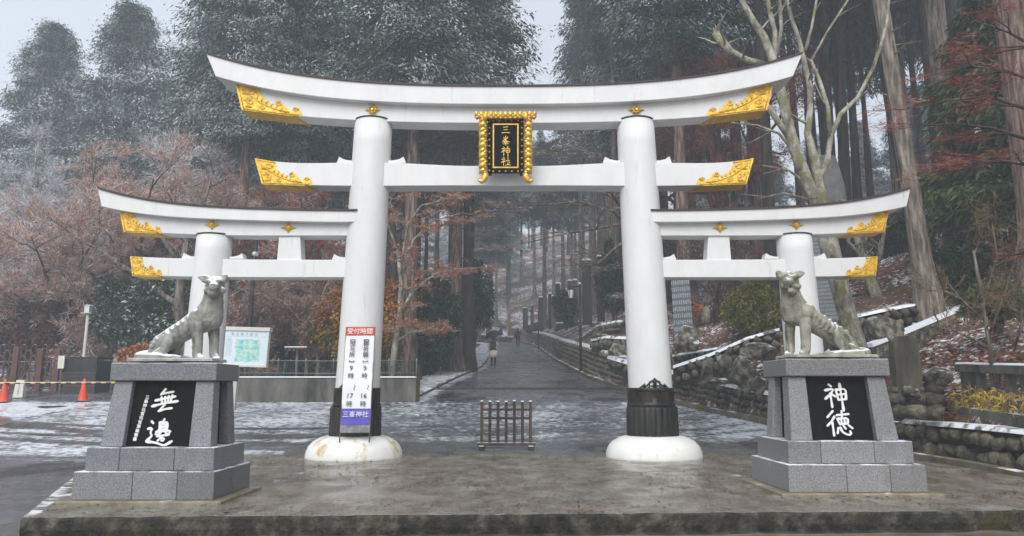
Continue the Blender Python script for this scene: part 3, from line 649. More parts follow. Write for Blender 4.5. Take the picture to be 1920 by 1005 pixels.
# gold diamonds above pillars and struts
def diamond(px, py, w, h, hy, fancy):
    for side in (1, -1):
        Y = TY - hy; x = XC + side * (WX(px, py, Y) - XC); z = WZ(py, Y); w_ = w * mpp(Y); h_ = h * mpp(Y); n = 24; m = MB(); vs = []
        for r, yy in ((1, 0), (.96, -.02), (.55, -.045), (.2, -.06), (.0, -.065)):
            for j in range(n):
                a = 2 * PI * j / n; c, s = math.cos(a), math.sin(a); q = 1 / (abs(c) ** .72 + abs(s) ** .72) ** (1 / .72)
                vs.append((x + r * q * c * w_ / 2, Y + yy, z + r * q * s * h_ / 2))
        m.add(vs, [(i * n + (j + 1) % n, i * n + j, (i + 1) * n + j, (i + 1) * n + (j + 1) % n) for i in range(4) for j in range(n)], 0, False)
        d = m.build('gold_diamond', M['gold'], gate)
        if fancy:
            q = MB()
            for j in range(8):
                a = 2 * PI * j / 8; q.tube([(x + .05 * math.cos(a), Y - .055, z + .05 * math.sin(a)), (x + .09 * math.cos(a), Y - .035, z + .075 * math.sin(a))], [.025, .018], 6)
            q.tube([(x, Y - .05, z), (x, Y - .085, z)], [.035, .02], 10); q.build('flower_boss', M['gold_bright'], d)
diamond(699, 207, 33, 26, HS, True); diamond(398, 422, 30, 20, .20, False); diamond(541, 427.5, 30, 20, .20, False)

# ------------------------------------------------------------------ brush characters
STROKES = {
 '三': ([(25, 20), (50, 17), (75, 15)], [(30, 47), (70, 44)], [(10, 80), (50, 76), (92, 79)]),
 '峯': ([(50, 2), (51, 24)], [(30, 13), (31, 27), (70, 25)], [(70, 10), (70, 26)], [(45, 28), (20, 52)], [(38, 37), (62, 34), (42, 54), (14, 68)], [(40, 42), (60, 56), (92, 66)], [(35, 64), (66, 61)], [(34, 74), (68, 71)], [(22, 86), (80, 83)], [(51, 56), (50, 102)]),
 '神': ([(26, 4), (36, 13)], [(8, 28), (46, 20), (30, 42), (4, 64)], [(28, 40), (29, 98)], [(34, 44), (48, 54)], [(52, 24), (58, 68)], [(52, 26), (94, 20), (90, 66)], [(57, 46), (88, 43)], [(58, 67), (90, 64)], [(71, 0), (74, 112)]),
 '社': ([(26, 4), (36, 13)], [(8, 28), (46, 22), (30, 42), (4, 64)], [(28, 40), (28, 98)], [(34, 46), (46, 56)], [(54, 42), (94, 39)], [(74, 10), (74, 86)], [(48, 90), (75, 86), (100, 88)], [(86, 56), (95, 66)]),
 '徳': ([(32, 0), (6, 26)], [(36, 22), (22, 42), (2, 60)], [(24, 42), (25, 100)], [(46, 17), (96, 12)], [(68, 0), (66, 28)], [(46, 31), (54, 53)], [(46, 32), (90, 27), (86, 52)], [(61, 30), (63, 51)], [(75, 29), (75, 50)], [(54, 53), (87, 51)], [(46, 68), (40, 90)], [(54, 66), (60, 84), (76, 94), (96, 96), (92, 80)], [(68, 60), (76, 72)], [(90, 58), (104, 70)]),
 '無': ([(46, 0), (30, 22)], [(34, 18), (78, 10)], [(12, 44), (50, 36), (88, 28)], [(34, 32), (40, 58)], [(48, 30), (51, 54)], [(61, 27), (61, 51)], [(75, 24), (71, 48)], [(2, 66), (45, 55), (100, 46)], [(50, 60), (34, 80)], [(30, 84), (55, 76), (80, 73)]),
 '邊': ([(12, 8), (20, 16)], [(2, 36), (20, 33), (12, 50), (22, 62), (2, 82)], [(2, 83), (40, 88), (72, 100), (100, 82)], [(60, 0), (57, 10)], [(44, 12), (46, 38)], [(44, 12), (76, 10), (74, 38)], [(47, 20), (73, 19)], [(47, 29), (73, 28)], [(44, 39), (76, 37)], [(36, 47), (34, 58)], [(36, 47), (90, 42), (84, 54)], [(54, 48), (42, 60)], [(68, 46), (76, 54)], [(40, 64), (86, 58)], [(58, 64), (44, 82)], [(54, 72), (70, 70), (66, 82), (58, 80)]),
}
def brush(m, ch, x, z, size, y, depth, wd=.085, xs=1.0):
    """character with its top left corner at x,z, raised from y-depth to y"""
    for st in STROKES[ch]:
        P = [np.array(p, dtype=float) for p in st]
        if len(P) > 2:                               # soften the turns
            Q = [P[0]]
            for a, b, c in zip(P, P[1:], P[2:]): Q += [b * .8 + a * .2, b * .8 + c * .2]
            P = Q + [P[-1]]
        L = [0]
        for a, b in zip(P, P[1:]): L.append(L[-1] + np.linalg.norm(b - a))
        n = max(4, int(L[-1] / 9)); pts = []
        for k in range(n + 1):
            d = L[-1] * k / n; i = max(j for j in range(len(L)) if L[j] <= d + 1e-6); i = min(i, len(P) - 2)
            u = (d - L[i]) / max(1e-6, L[i + 1] - L[i]); pts.append(P[i] * (1 - u) + P[i + 1] * u)
        ws = [wd * 100 * (.55 + .55 * math.exp(-((k / n) / .16) ** 2) + .35 * math.exp(-((1 - k / n) / .22) ** 2)) * (.62 if k in (0, n) else 1) for k in range(n + 1)]
        d0 = pts[1] - pts[0]; d1 = pts[-1] - pts[-2]
        pts = [pts[0] - d0 / np.linalg.norm(d0) * ws[0] * .4] + pts + [pts[-1] + d1 / np.linalg.norm(d1) * ws[-1] * .35]; ws = [ws[0] * .45] + ws + [ws[-1] * .35]
        tp, bt = [], []
        for k in range(len(pts)):
            d = pts[min(k + 1, len(pts) - 1)] - pts[max(k - 1, 0)]; d = d / max(1e-6, np.linalg.norm(d)); nn = np.array([-d[1], d[0]])
            for L_, s in ((tp, .5), (bt, -.5)):
                q = pts[k] + nn * ws[k] * s; L_.append((x + q[0] / 100 * size * xs, z - q[1] / 100 * size))
        e = R.uniform(0, .0012)
        m.strip(tp, bt, y - depth - e, y)
def lettering(body, size, mat, parent, x, z, y, extr=.001, align='CENTER', bold=0.0, name='lettering'):
    """flat print in the built-in font, standing in the x,z plane"""
    cu = bpy.data.curves.new(name, 'FONT'); cu.body = body; cu.size = size; cu.align_x = align; cu.extrude = extr; cu.offset = bold; cu.resolution_u = 2
    tmp = bpy.data.objects.new(name + '_curve', cu); COL.objects.link(tmp)
    dg = bpy.context.evaluated_depsgraph_get(); me = bpy.data.meshes.new_from_object(tmp.evaluated_get(dg))
    bpy.data.objects.remove(tmp); bpy.data.curves.remove(cu)
    me.transform(Matrix.Translation((x, y, z)) @ Matrix.Rotation(PI / 2, 4, 'X'))
    me.materials.clear(); me.name = name
    return link(name, me, mat, parent)

# ------------------------------------------------------------------ name plaque
pz = WZ(228, 13.6); px_ = WX(948, 280, 13.55)
plaque = thing('name_plaque', 'gold framed black name plaque hung at the middle of the gate', 'plaque')
def make_plaque(r):
    s = 13.55 / F_PX * 1.015
    H = 99 * s; Wd = 62 * s                          # inner board
    MB().box(-Wd / 2 - .04, Wd / 2 + .04, 0, .07, -H - .03, .03).build('back_board', M['lacquer'], r)
    m = MB()
    for (a, b, c, d) in ((-Wd / 2 + .06, -Wd / 2 + .085, -H + .06, -.06), (Wd / 2 - .085, Wd / 2 - .06, -H + .06, -.06), (-Wd / 2 + .087, Wd / 2 - .087, -H + .06, -H + .085), (-Wd / 2 + .087, Wd / 2 - .087, -.085, -.06)): m.box(a, b, -.02, .0, c, d)
    m.build('inner_border', M['gold_bright'], r)
    for k in range(9):
        for sx in (-1, 1): MB().lathe([(.019, 0), (.014, .009), (.004, .014)], n=10).build('stud', M['gold_bright'], r).matrix_local = Matrix.Translation((sx * (Wd / 2 + .005), 0, -.02 - k * (H - .04) / 8)) @ Matrix.Rotation(PI / 2, 4, 'X')
    for k in range(5):
        for z in (0, -H): MB().lathe([(.019, 0), (.014, .009), (.004, .014)], n=10).build('stud', M['gold_bright'], r).matrix_local = Matrix.Translation(((k - 2) * Wd / 5.2, 0, z)) @ Matrix.Rotation(PI / 2, 4, 'X')
    m = MB(); cs = .178
    for i, ch in enumerate('三峯神社'): brush(m, ch, -cs / 2 * .98, -.095 - i * .2, cs, -.001, .014, .115)
    m.build('lettering', M['gold_bright'], r)
    # carved frame: stacked rolls with leaf curls
    for sx in (-1, 1):
        m = MB(); x0 = sx * (Wd / 2 + .105); n = 11
        for k in range(n):
            z = .02 - k * (H + .10) / n; rr = .062 + .016 * (k % 2)
            m.tube([(x0 - sx * .045, -.02, z), (x0 + sx * .015, -.055, z - .01), (x0 + sx * .06, -.045, z - .025), (x0 + sx * .072, -.01, z - .02)], [rr * .6, rr, rr * .8, rr * .35], 8)
            m.tube([(x0 - sx * .055, -.03, z - .02), (x0 - sx * .02, -.075, z - .05), (x0 + sx * .03, -.06, z - .075)], [.024, .03, .014], 6)
            m.tube([(x0 + sx * .05, -.05, z - .03), (x0 + sx * .085, -.05, z - .055), (x0 + sx * .075, -.05, z - .085)], [.018, .02, .012], 6)
        zb = -H - .09
        m.tube([(x0 - sx * .03, -.03, zb + .05), (x0 - sx * .025, -.045, zb - .02), (x0 + sx * .0, -.05, zb - .09), (x0 + sx * .045, -.05, zb - .115), (x0 + sx * .085, -.05, zb - .09), (x0 + sx * .085, -.05, zb - .055)], [.06, .062, .055, .045, .036, .02], 8)
        m.box(x0 - .045, x0 + .045, -.01, .06, -H - .08, .05)
        m.build('carved_side', M['gold_bright'], r)
    m = MB(); Lh = 59 * s
    for k in range(13):
        u = (k - 6) / 6; x = u * Lh * .93; zz = .085 + .012 * abs(u); rr = .05 - .012 * abs(u)
        m.tube([(x, .0, zz - .055), (x, -.075, zz - .02), (x + .012 * u, -.10, zz + .02), (x + .02 * u, -.05, zz + .055)], [rr * .8, rr, rr * 1.05, rr * .7], 8)
        m.tube([(x - .03, -.085, zz - .035), (x + .0, -.10, zz - .06), (x + .03, -.085, zz - .035)], [.016, .02, .016], 6)
    m.tube([(-Lh, -.03, .08), (-Lh * .9, -.05, .075), (Lh * .9, -.05, .075), (Lh, -.03, .08)], [.03, .062, .062, .03], 10)
    for sx in (-1, 1): m.tube([(sx * Lh * .66, -.10, .15), (sx * Lh * .66, -.105, .02), (sx * Lh * .66, -.09, -.02)], [.035, .045, .03], 8)
    m.build('carved_top', M['gold_bright'], r)
    for sx in (-1, 1): MB().tube([(sx * (Wd / 2 - .01), -.03, -H - .05), (sx * (Wd / 2 - .01), .06, -H - .05)], .032, 10).build('support_peg', M['lacquer'], r)
at_origin(plaque, make_plaque)
plaque.location = (px_, 13.55, pz); plaque.rotation_euler = (math.radians(6), 0, 0)

# ------------------------------------------------------------------ stone pedestals
def GP(px, py, h=hpave, y0=6.0, y1=95.0):
    """where the view ray through a pixel meets the ground"""
    y = y0
    while y < y1:
        p = W(px, py, y)
        if p.z <= h(p.x, y): return Vector((p.x, y, h(p.x, y)))
        y += .04
    return W(px, py, y1)
def make_pedestal(gm_):
    def f(r):
        MB().box(-.90, .90, -.10, 1.24, -.02, .035).build('footing', M['footing'], r, .012)
        for (hw, y0, y1, z0, z1, js) in ((.775, 0, 1.15, .036, .335, (-.775, -.12, .37, .775)), (.715, .11, 1.07, .336, .585, (-.715, -.34, .27, .715))):
            for k, (a, b) in enumerate(zip(js, js[1:])):
                mid = (y0 + y1) / 2 if z0 < .1 else None
                ys_ = ((y0, mid), (mid, y1)) if mid and k in (0, 2) else ((y0, y1),)
                for (c, d) in ys_: MB().box(a + .002, b - .002, c + .002, d - .002, z0, z1 - .002).build('granite_block', gm_, r, .008)
        # four battered corner posts
        yb0, yb1, yt0, yt1 = .22, .98, .33, .93
        for sx in (-1, 1):
            for (fb, ft, s) in ((yb0, yt0, 1), (yb1, yt1, -1)):
                xo, xi, to, ti = .625, .375, .575, .365; dpb, dpt = .20, .18
                B = [(sx * xo, fb), (sx * xi, fb), (sx * xi, fb + s * dpb), (sx * xo, fb + s * dpb)]
                T_ = [(sx * to, ft), (sx * ti, ft), (sx * ti, ft + s * dpt), (sx * to, ft + s * dpt)]
                if sx * s < 0: B = B[::1]; T_ = T_[::1]
                else: B = B[::-1]; T_ = T_[::-1]
                MB().hexa([(x, y, .585) for x, y in B], [(x, y, 1.325) for x, y in T_]).build('corner_post', gm_, r, .01)
        pn = MB().hexa([(-.38, .30, .586), (.38, .30, .586), (.38, .36, .586), (-.38, .36, .586)], [(-.37, .40, 1.324), (.37, .40, 1.324), (.37, .46, 1.324), (-.37, .46, 1.324)]).build('name_panel', M['lacquer'], r)
        for sx in (-1, 1):
            a, b = sorted((sx * .50, sx * .46))
            MB().hexa([(a, .40, .586), (b, .40, .586), (b, .82, .586), (a, .82, .586)], [(a, .48, 1.324), (b, .48, 1.324), (b, .78, 1.324), (a, .78, 1.324)]).build('side_panel', M['lacquer'], r)
        MB().box(-.615, .615, .28, 1.0, 1.326, 1.53).build('top_slab', gm_, r, .012)
        return pn
    return f
def panel_text(pn, chars, x, z, size, gap, small=None):
    m = MB()
    for i, ch in enumerate(chars): brush(m, ch, x - (.0 if not small else .0) - i * .01, z - i * gap, size, 0, .008, .135)
    o = m.build('lettering', M['stonewhite'], pn)
    tilt = math.atan2(.10, .738)                     # lean of the panel face
    mat_ = Matrix.Translation((0, .300, .586)) @ Matrix.Rotation(-tilt, 4, 'X') @ Matrix.Translation((0, -.002, -.586))
    o.data.transform(mat_)
    if small:
        for i, ch in enumerate(small):
            q = lettering(ch, .046, M['stonewhite'], pn, -.205 - i * .0075, 1.125 - i * .0475, 0, .003, bold=.0012); q.data.transform(mat_)
p1 = thing('stone_pedestal', 'dark grey granite pedestal with 無邊 carved in white on its black panel', 'pedestal', (-4.03, 8.43, 0), 'granite statue pedestals', 0)
at_origin(p1, lambda r: panel_text(make_pedestal(M['granite'])(r), '無邊', -.14, 1.235, .30, .345, '三峯神社宮司宮澤雄雲書'))
p2 = thing('stone_pedestal', 'pale grey granite pedestal with 神徳 carved in white on its black panel', 'pedestal', (4.06, 9.05, 0), 'granite statue pedestals', 0)
at_origin(p2, lambda r: panel_text(make_pedestal(M['granite_pale'])(r), '神徳', -.15, 1.245, .29, .325))
p2.scale = (1.05, 1.2, 1.05)

# ------------------------------------------------------------------ organic bodies: overlapping capsules fused into one skin
def ball(m, c, r, sc=(1, 1, 1), rot=None, sub=2):
    b = bmesh.new(); bmesh.ops.create_icosphere(b, subdivisions=sub, radius=1)
    mt = Matrix.Translation(c) @ (rot if rot is not None else Matrix.Identity(4)) @ Matrix.Diagonal((r * sc[0], r * sc[1], r * sc[2], 1))
    for v in b.verts: v.co = mt @ v.co
    b.verts.index_update(); m.add([v.co for v in b.verts], [[v.index for v in f.verts] for f in b.faces]); b.free()
def chain(m, pts, n=14):
    """pts: (x, y, z, r)"""
    for p in pts: ball(m, p[:3], p[3])
    for a, b in zip(pts, pts[1:]):
        if (Vector(a[:3]) - Vector(b[:3])).length > 1e-4: m.tube([a[:3], b[:3]], [a[3], b[3]], n)
def fuse(m, name, mats, parent, voxel, smooth=4, fac=.5):
    tmp = bpy.data.objects.new('tmp_fuse', m.mesh('tmp_fuse')); COL.objects.link(tmp)
    q = tmp.modifiers.new('r', 'REMESH'); q.mode = 'VOXEL'; q.voxel_size = voxel; q.use_smooth_shade = True
    if smooth: s = tmp.modifiers.new('s', 'SMOOTH'); s.factor = fac; s.iterations = smooth
    me = bpy.data.meshes.new_from_object(tmp.evaluated_get(bpy.context.evaluated_depsgraph_get()))
    old = tmp.data; bpy.data.objects.remove(tmp); bpy.data.meshes.remove(old)
    me.name = name; me.materials.clear(); me.polygons.foreach_set('use_smooth', [True] * len(me.polygons))
    return link(name, me, mats, parent)

K = .00125                                          # metres per pixel of the enlarged statue crop
def wolf_closed(r):
    cx, by = 480, 872
    def p(x, y, d, rr): return ((x - cx) * K, d * K, (by - y) * K, rr * K)
    m = MB()
    # body along the back, chest and neck
    chain(m, [p(335, 700, 0, 92), p(420, 640, 0, 96), p(520, 580, 0, 100), p(610, 520, 0, 112), p(705, 480, -5, 118), p(765, 455, -10, 112)])
    chain(m, [p(705, 480, -5, 118), p(755, 400, -15, 118), p(775, 330, -25, 100), p(785, 260, -40, 88), p(795, 200, -60, 84)])
    chain(m, [p(790, 500, -15, 80), p(800, 400, -30, 82), p(805, 320, -45, 72)])
    ball(m, p(660, 470, -75, 1)[:3], 78 * K, (1, .75, 1.15)); ball(m, p(745, 470, 70, 1)[:3], 78 * K, (1, .75, 1.1))
    # front legs
    chain(m, [p(665, 540, -78, 60), p(678, 640, -85, 52), p(690, 745, -88, 45), p(690, 800, -92, 46)])
    chain(m, [p(690, 822, -92, 42), p(722, 838, -118, 34)])
    for k in (-1, 0, 1): chain(m, [p(718 + k * 22, 836, -120 + abs(k) * 8, 21), p(735 + k * 24, 848, -150 + abs(k) * 10, 18)])
    chain(m, [p(765, 560, 62, 56), p(778, 660, 60, 48), p(785, 760, 55, 43), p(788, 805, 52, 43), p(815, 832, 30, 34)])
    for k in (-1, 0, 1): chain(m, [p(818 + k * 20, 838, 22, 20), p(836 + k * 22, 848, -5, 17)])
    ball(m, p(672, 745, -112, 1)[:3], 30 * K, (1, .8, .9))
    # haunches
    for s in (-1, 1):
        ball(m, p(395, 700, s * 82, 1)[:3], 92 * K, (.72, .55, 1.05), Matrix.Rotation(math.radians(18), 4, 'Y'))
        chain(m, [p(420, 640, s * 90, 40), p(430, 700, s * 104, 44), p(390, 770, s * 104, 42), p(330, 800, s * 96, 40), p(300, 822, s * 98, 38)])
        chain(m, [p(300, 828, s * 104, 36), p(400, 836, s * 112, 30), p(500, 838, s * 116, 26), p(540, 842, s * 118, 22)])
    chain(m, [p(300, 690, 0, 70), p(262, 760, 0, 62), p(250, 810, 0, 55)])
    # ribs under the skin
    for k in range(5): chain(m, [p(380 + k * 48, 585 - k * 36 + 4, -52, 15), p(394 + k * 48, 620 - k * 34, -96, 17), p(418 + k * 46, 670 - k * 30, -92, 12)])
    for k in range(3): ball(m, p(255 + k * 26, 735 - k * 30, -72, 1)[:3], 26 * K, (1, .7, .7))
    # tail lying along the side
    chain(m, [p(215, 800, 30, 40), p(150, 812, 10, 44), p(135, 828, -50, 44), p(180, 838, -120, 44), p(280, 840, -150, 44), p(380, 842, -158, 40), p(450, 846, -158, 26)])
    # head turned to the viewer
    def h(x, y, d, rr): return p(815 + (x - 815) * 1.14, 178 + (y - 178) * 1.14 - 6, -90 + (d + 90) * 1.14, rr * 1.14)
    chain(m, [h(805, 185, -70, 80), h(815, 165, -85, 72)]); ball(m, h(815, 178, -95, 1)[:3], 84 * K, (1.0, .95, .88))
    chain(m, [h(832, 185, -135, 50), h(842, 205, -185, 42), h(845, 208, -205, 36)])
    chain(m, [h(822, 245, -140, 44), h(834, 248, -190, 33)])
    ball(m, h(848, 188, -226, 1)[:3], 20 * K, (1.2, .9, .8))
    for sx in (-1, 1):
        chain(m, [h(822 + sx * 62, 148, -130, 14), h(822 + sx * 38, 150, -160, 17), h(824 + sx * 14, 160, -168, 13)])
        ball(m, h(824 + sx * 40, 172, -150, 1)[:3], 15 * K)
        ball(m, h(826 + sx * 62, 222, -120, 1)[:3], 34 * K)
    for (ex, ey, tx, ty) in ((760, 130, 672, 106), (868, 128, 892, 92)):
        chain(m, [h(ex, ey, -60, 30), h((ex + tx) / 2, (ey + ty) / 2 - 10, -70, 27), h(tx, ty, -72, 13)])
        chain(m, [h(ex - 18 if tx < ex else ex + 14, ey + 12, -80, 18), h((ex + tx) / 2, (ey + ty) / 2 + 16, -86, 18), h(tx + (8 if tx < ex else -4), ty + 8, -78, 9)])
    fuse(m, 'body', M['statue'], r, .0085, 2)
    q = MB()                                         # mouth line and nostrils cut dark
    MB().hexa([(-.48, -.26, -.005), (.50, -.26, -.005), (.50, .20, -.005), (-.48, .20, -.005)], [(-.47, -.25, .03), (.49, -.25, .03), (.49, .19, .03), (-.47, .19, .03)]).build('plinth', M['statue'], r, .006)
def wolf_open(r):
    cx, by = 545, 880
    def p(x, y, d, rr): return ((x - cx) * K, d * K, (by - y) * K, rr * K)
    m = MB()
    chain(m, [p(745, 730, 0, 84), p(665, 668, 0, 92), p(575, 612, 0, 92), p(490, 555, 0, 102), p(395, 490, -5, 112), p(310, 470, -10, 108)])
    chain(m, [p(355, 480, -5, 115), p(300, 400, -15, 112), p(275, 330, -25, 98), p(262, 262, -40, 86), p(248, 205, -60, 80)])
    chain(m, [p(258, 500, -15, 78), p(240, 410, -30, 78), p(238, 330, -45, 68)])
    ball(m, p(378, 468, -78, 1)[:3], 82 * K, (1, .75, 1.1)); ball(m, p(290, 480, 70, 1)[:3], 76 * K, (1, .75, 1.1))
    ball(m, p(430, 430, -60, 1)[:3], 44 * K, (1, .8, 1))
    chain(m, [p(370, 545, -80, 57), p(362, 640, -86, 50), p(356, 740, -90, 45), p(352, 800, -92, 46)])
    chain(m, [p(350, 822, -94, 42), p(325, 840, -118, 34)])
    for k in (-1, 0, 1): chain(m, [p(325 + k * 22, 838, -120 + abs(k) * 8, 21), p(312 + k * 24, 852, -150 + abs(k) * 10, 18)])
    chain(m, [p(278, 570, 62, 50), p(270, 660, 60, 45), p(268, 760, 55, 41), p(262, 808, 52, 42), p(240, 836, 26, 33)])
    for k in (-1, 0, 1): chain(m, [p(232 + k * 20, 840, 15, 20), p(216 + k * 22, 852, -10, 17)])
    ball(m, p(358, 745, -112, 1)[:3], 30 * K, (1, .8, .9))
    for s in (-1, 1):
        ball(m, p(690, 715, s * 82, 1)[:3], 92 * K, (.75, .55, 1.02), Matrix.Rotation(math.radians(-22), 4, 'Y'))
        chain(m, [p(645, 660, s * 92, 42), p(650, 730, s * 104, 44), p(700, 785, s * 104, 42), p(780, 800, s * 96, 40), p(800, 826, s * 98, 36)])
        chain(m, [p(790, 832, s * 104, 36), p(690, 842, s * 112, 30), p(560, 850, s * 116, 25), p(510, 854, s * 118, 20)])
    chain(m, [p(770, 720, 0, 62), p(812, 775, 0, 55), p(850, 815, 0, 46)])
    for k in range(6): chain(m, [p(665 - k * 40, 600 - k * 27, -56, 17), p(655 - k * 40, 640 - k * 27, -100, 20), p(625 - k * 38, 680 - k * 26, -92, 13)])
    for k in range(7): ball(m, p(770 - k * 48, 640 - k * 34, -6, 1)[:3], 26 * K, (.8, 1.2, .8))
    for k in range(3): ball(m, p(800 - k * 30, 748 - k * 28, -72, 1)[:3], 24 * K, (1, .7, .7))
    chain(m, [p(860, 812, 30, 36), p(920, 822, 0, 38), p(925, 835, -60, 38), p(860, 850, -130, 38), p(760, 856, -152, 38), p(650, 860, -158, 34), p(600, 862, -158, 26)])
    def h(x, y, d, rr): return p(238 + (x - 238) * 1.16, 178 + (y - 178) * 1.16 - 4, -90 + (d + 90) * 1.16, rr * 1.16)
    ball(m, h(238, 178, -90, 1)[:3], 82 * K, (1.0, .95, .88)); chain(m, [h(246, 190, -70, 78), h(232, 160, -88, 66)])
    chain(m, [h(212, 178, -135, 46), h(198, 196, -185, 37), h(192, 200, -208, 31)])
    ball(m, h(186, 196, -230, 1)[:3], 22 * K, (1.2, .9, .8))
    chain(m, [h(246, 262, -120, 40), h(222, 275, -165, 30), h(206, 272, -195, 23)])
    for sx in (-1, 1):
        chain(m, [h(232 + sx * 60, 148, -130, 14), h(230 + sx * 36, 148, -162, 18), h(226 + sx * 14, 158, -172, 13)])
        ball(m, h(226 + sx * 38, 174, -150, 1)[:3], 15 * K)
        ball(m, h(240 + sx * 58, 225, -112, 1)[:3], 32 * K)
        chain(m, [h(240 + sx * 44, 232, -130, 18), h(220 + sx * 30, 238, -170, 14), h(204 + sx * 16, 232, -196, 10)])
    for (ex, ey, tx, ty) in ((180, 142, 152, 112), (292, 135, 362, 110)):
        chain(m, [h(ex, ey, -60, 30), h((ex + tx) / 2, (ey + ty) / 2 - 14, -70, 27), h(tx, ty, -72, 13)])
        chain(m, [h(ex + (18 if tx > ex else -6), ey + 10, -80, 18), h((ex + tx) / 2, (ey + ty) / 2 + 12, -86, 18), h(tx, ty + 8, -78, 9)])
    fuse(m, 'body', M['statue_moss'], r, .0085, 2)
    MB().hexa([(-.49, -.26, -.005), (.52, -.26, -.005), (.52, .20, -.005), (-.49, .20, -.005)], [(-.48, -.25, .026), (.51, -.25, .026), (.51, .19, .026), (-.48, .19, .026)]).build('plinth', M['statue_moss'], r, .006)
w1 = thing('wolf_statue', 'seated grey stone wolf with closed mouth and snow along its back and tail', 'wolf statue', (-4.04, 9.1, 1.560), 'stone guardian wolves')
at_origin(w1, wolf_closed); w1.scale = (1.04, 1.04, 1.04)
w2 = thing('wolf_statue', 'seated mossy stone wolf with open mouth and bony ribs', 'wolf statue', (4.04, 9.75, 1.636), 'stone guardian wolves')
at_origin(w2, wolf_open); w2.scale = (1.12, 1.12, 1.12)

# ------------------------------------------------------------------ low wooden barrier in the middle of the road
bp = GP(949, 846, lambda x, y: .004)
def make_barrier(r):
    Wd = 1.00; n = 7
    for k in range(n):
        x = -Wd / 2 + Wd * k / (n - 1); zt_ = 1.0 + .012 * R.uniform(-1, 1); q = MB().box(x - .031, x + .031, -.031, .029, .17, zt_).build('slat', M['wood'], r, .004); MB().box(x - .028, x + .028, -.028, .026, zt_ + .001, zt_ + .022).build('snow_cap', M['snow'], q, .006)
    for z in (.66, .835): MB().box(-Wd / 2, Wd / 2, .030, .062, z - .026, z + .026).build('rail', M['wood'], r, .004)
    MB().box(-Wd / 2 - .10, Wd / 2 + .10, -.055, .055, .115, .17).build('sill', M['wood'], r, .005)
    for s in (-1, 1): MB().box(s * (Wd / 2 - .0) - .05, s * (Wd / 2) + .05, -.26, .26, .0, .113).build('foot', M['wood_dark'], r, .006)
bar = thing('wooden_barrier', 'low brown slatted wooden barrier standing alone in the middle of the road', 'barrier', bp)
at_origin(bar, make_barrier)

# ------------------------------------------------------------------ cloth banner leaning on the pillar
def bracket(r, x, z, s, yy):
    m = MB(); m.box(x - .045, x + .045, yy - .001, yy + .001, min(z, z - s * .012), max(z, z - s * .012))
    for k in (-1, 1): m.box(x + k * .039 - .006, x + k * .039 + .006, yy - .001, yy + .001, min(z - s * .013, z - s * .035), max(z - s * .013, z - s * .035))
    m.build('lettering', M['ink'], r)
def make_banner(r):
    Wd, H = .50, 1.80                               # cloth from z .28 up
    z0 = .18
    m = MB(); n = 24; k = 6
    def surf_(x, z): return .010 * math.sin(z * 5 + x * 3) + .006 * math.sin(x * 14 + z * 9)
    def sheet(za, zb, mat, name, dy=0, n=24):
        q = MB(); vs = [(-Wd / 2 + Wd * i / k, surf_(-Wd / 2 + Wd * i / k, za + (zb - za) * j / n) + dy, za + (zb - za) * j / n) for j in range(n + 1) for i in range(k + 1)]
        q.add(vs, [(j * (k + 1) + i, j * (k + 1) + i + 1, (j + 1) * (k + 1) + i + 1, (j + 1) * (k + 1) + i) for j in range(n) for i in range(k)], 0, True)
        return q.build(name, mat, r)
    sheet(z0, z0 + .125, M['clear_film'], 'film_strip', 0, 3); sheet(z0 + .128, z0 + .40, M['cloth_blue'], 'name_band', 0, 6)
    cl = sheet(z0 + .402, z0 + 1.652, M['cloth_white'], 'cloth'); sheet(z0 + 1.655, z0 + H, M['cloth_red'], 'heading_band', 0, 4)
    for s in (-1, 1): MB().tube([(s * (Wd / 2 + .002), .018, .02), (s * (Wd / 2 + .002), .018, z0 + H + .01)], .011, 8).build('pole', M['bamboo'], r)
    MB().tube([(-Wd / 2, .018, z0 + H + .004), (Wd / 2, .018, z0 + H + .004)], .009, 8).build('crossbar', M['bamboo'], r)
    yy = -.020
    lettering('受付時間', .112, M['ink_white'], r, 0, z0 + 1.688, yy, .001, bold=.0006)
    lettering('三峯神社', .112, M['ink_white'], r, 0, z0 + .265, yy, .001)
    for x, word, hour in ((.118, '御祈願', '16'), (-.118, '授与所', '17')):
        z = z0 + 1.585
        bracket(r, x, z + .0, 1, yy)
        for i, c in enumerate(word): lettering(c, .100, M['ink'], r, x, z - .105 - i * .098, yy, .001, bold=.0006)
        bracket(r, x, z - .395, -1, yy)
        lettering('9', .125, M['ink'], r, x, z0 + 1.045, yy, .001)
        lettering('時', .105, M['ink'], r, x, z0 + .915, yy, .001)
        q = lettering('〜', .10, M['ink'], r, 0, 0, 0, .001); q.data.transform(Matrix.Translation((x + .035, yy, z0 + .755)) @ Matrix.Rotation(PI / 2, 4, 'Y'))
        lettering(hour, .118, M['ink'], r, x, z0 + .575, yy, .001)
        lettering('時', .105, M['ink'], r, x, z0 + .440, yy, .001)
ban = thing('hours_banner', 'tall white cloth banner of opening hours with red heading leaning on the pillar', 'banner')
at_origin(ban, make_banner); ban.scale = (1.04, 1.04, 1.05)
a_ = W(664, 826, 13.45); b_ = W(676, 612, 13.68); dv = b_ - a_
ban.location = a_ + Vector((0, 0, -.055)); ban.rotation_mode = 'XYZ'
ban.rotation_euler = (-math.atan2(dv.y, dv.z), math.atan2(dv.x, dv.z) * .95, 0)

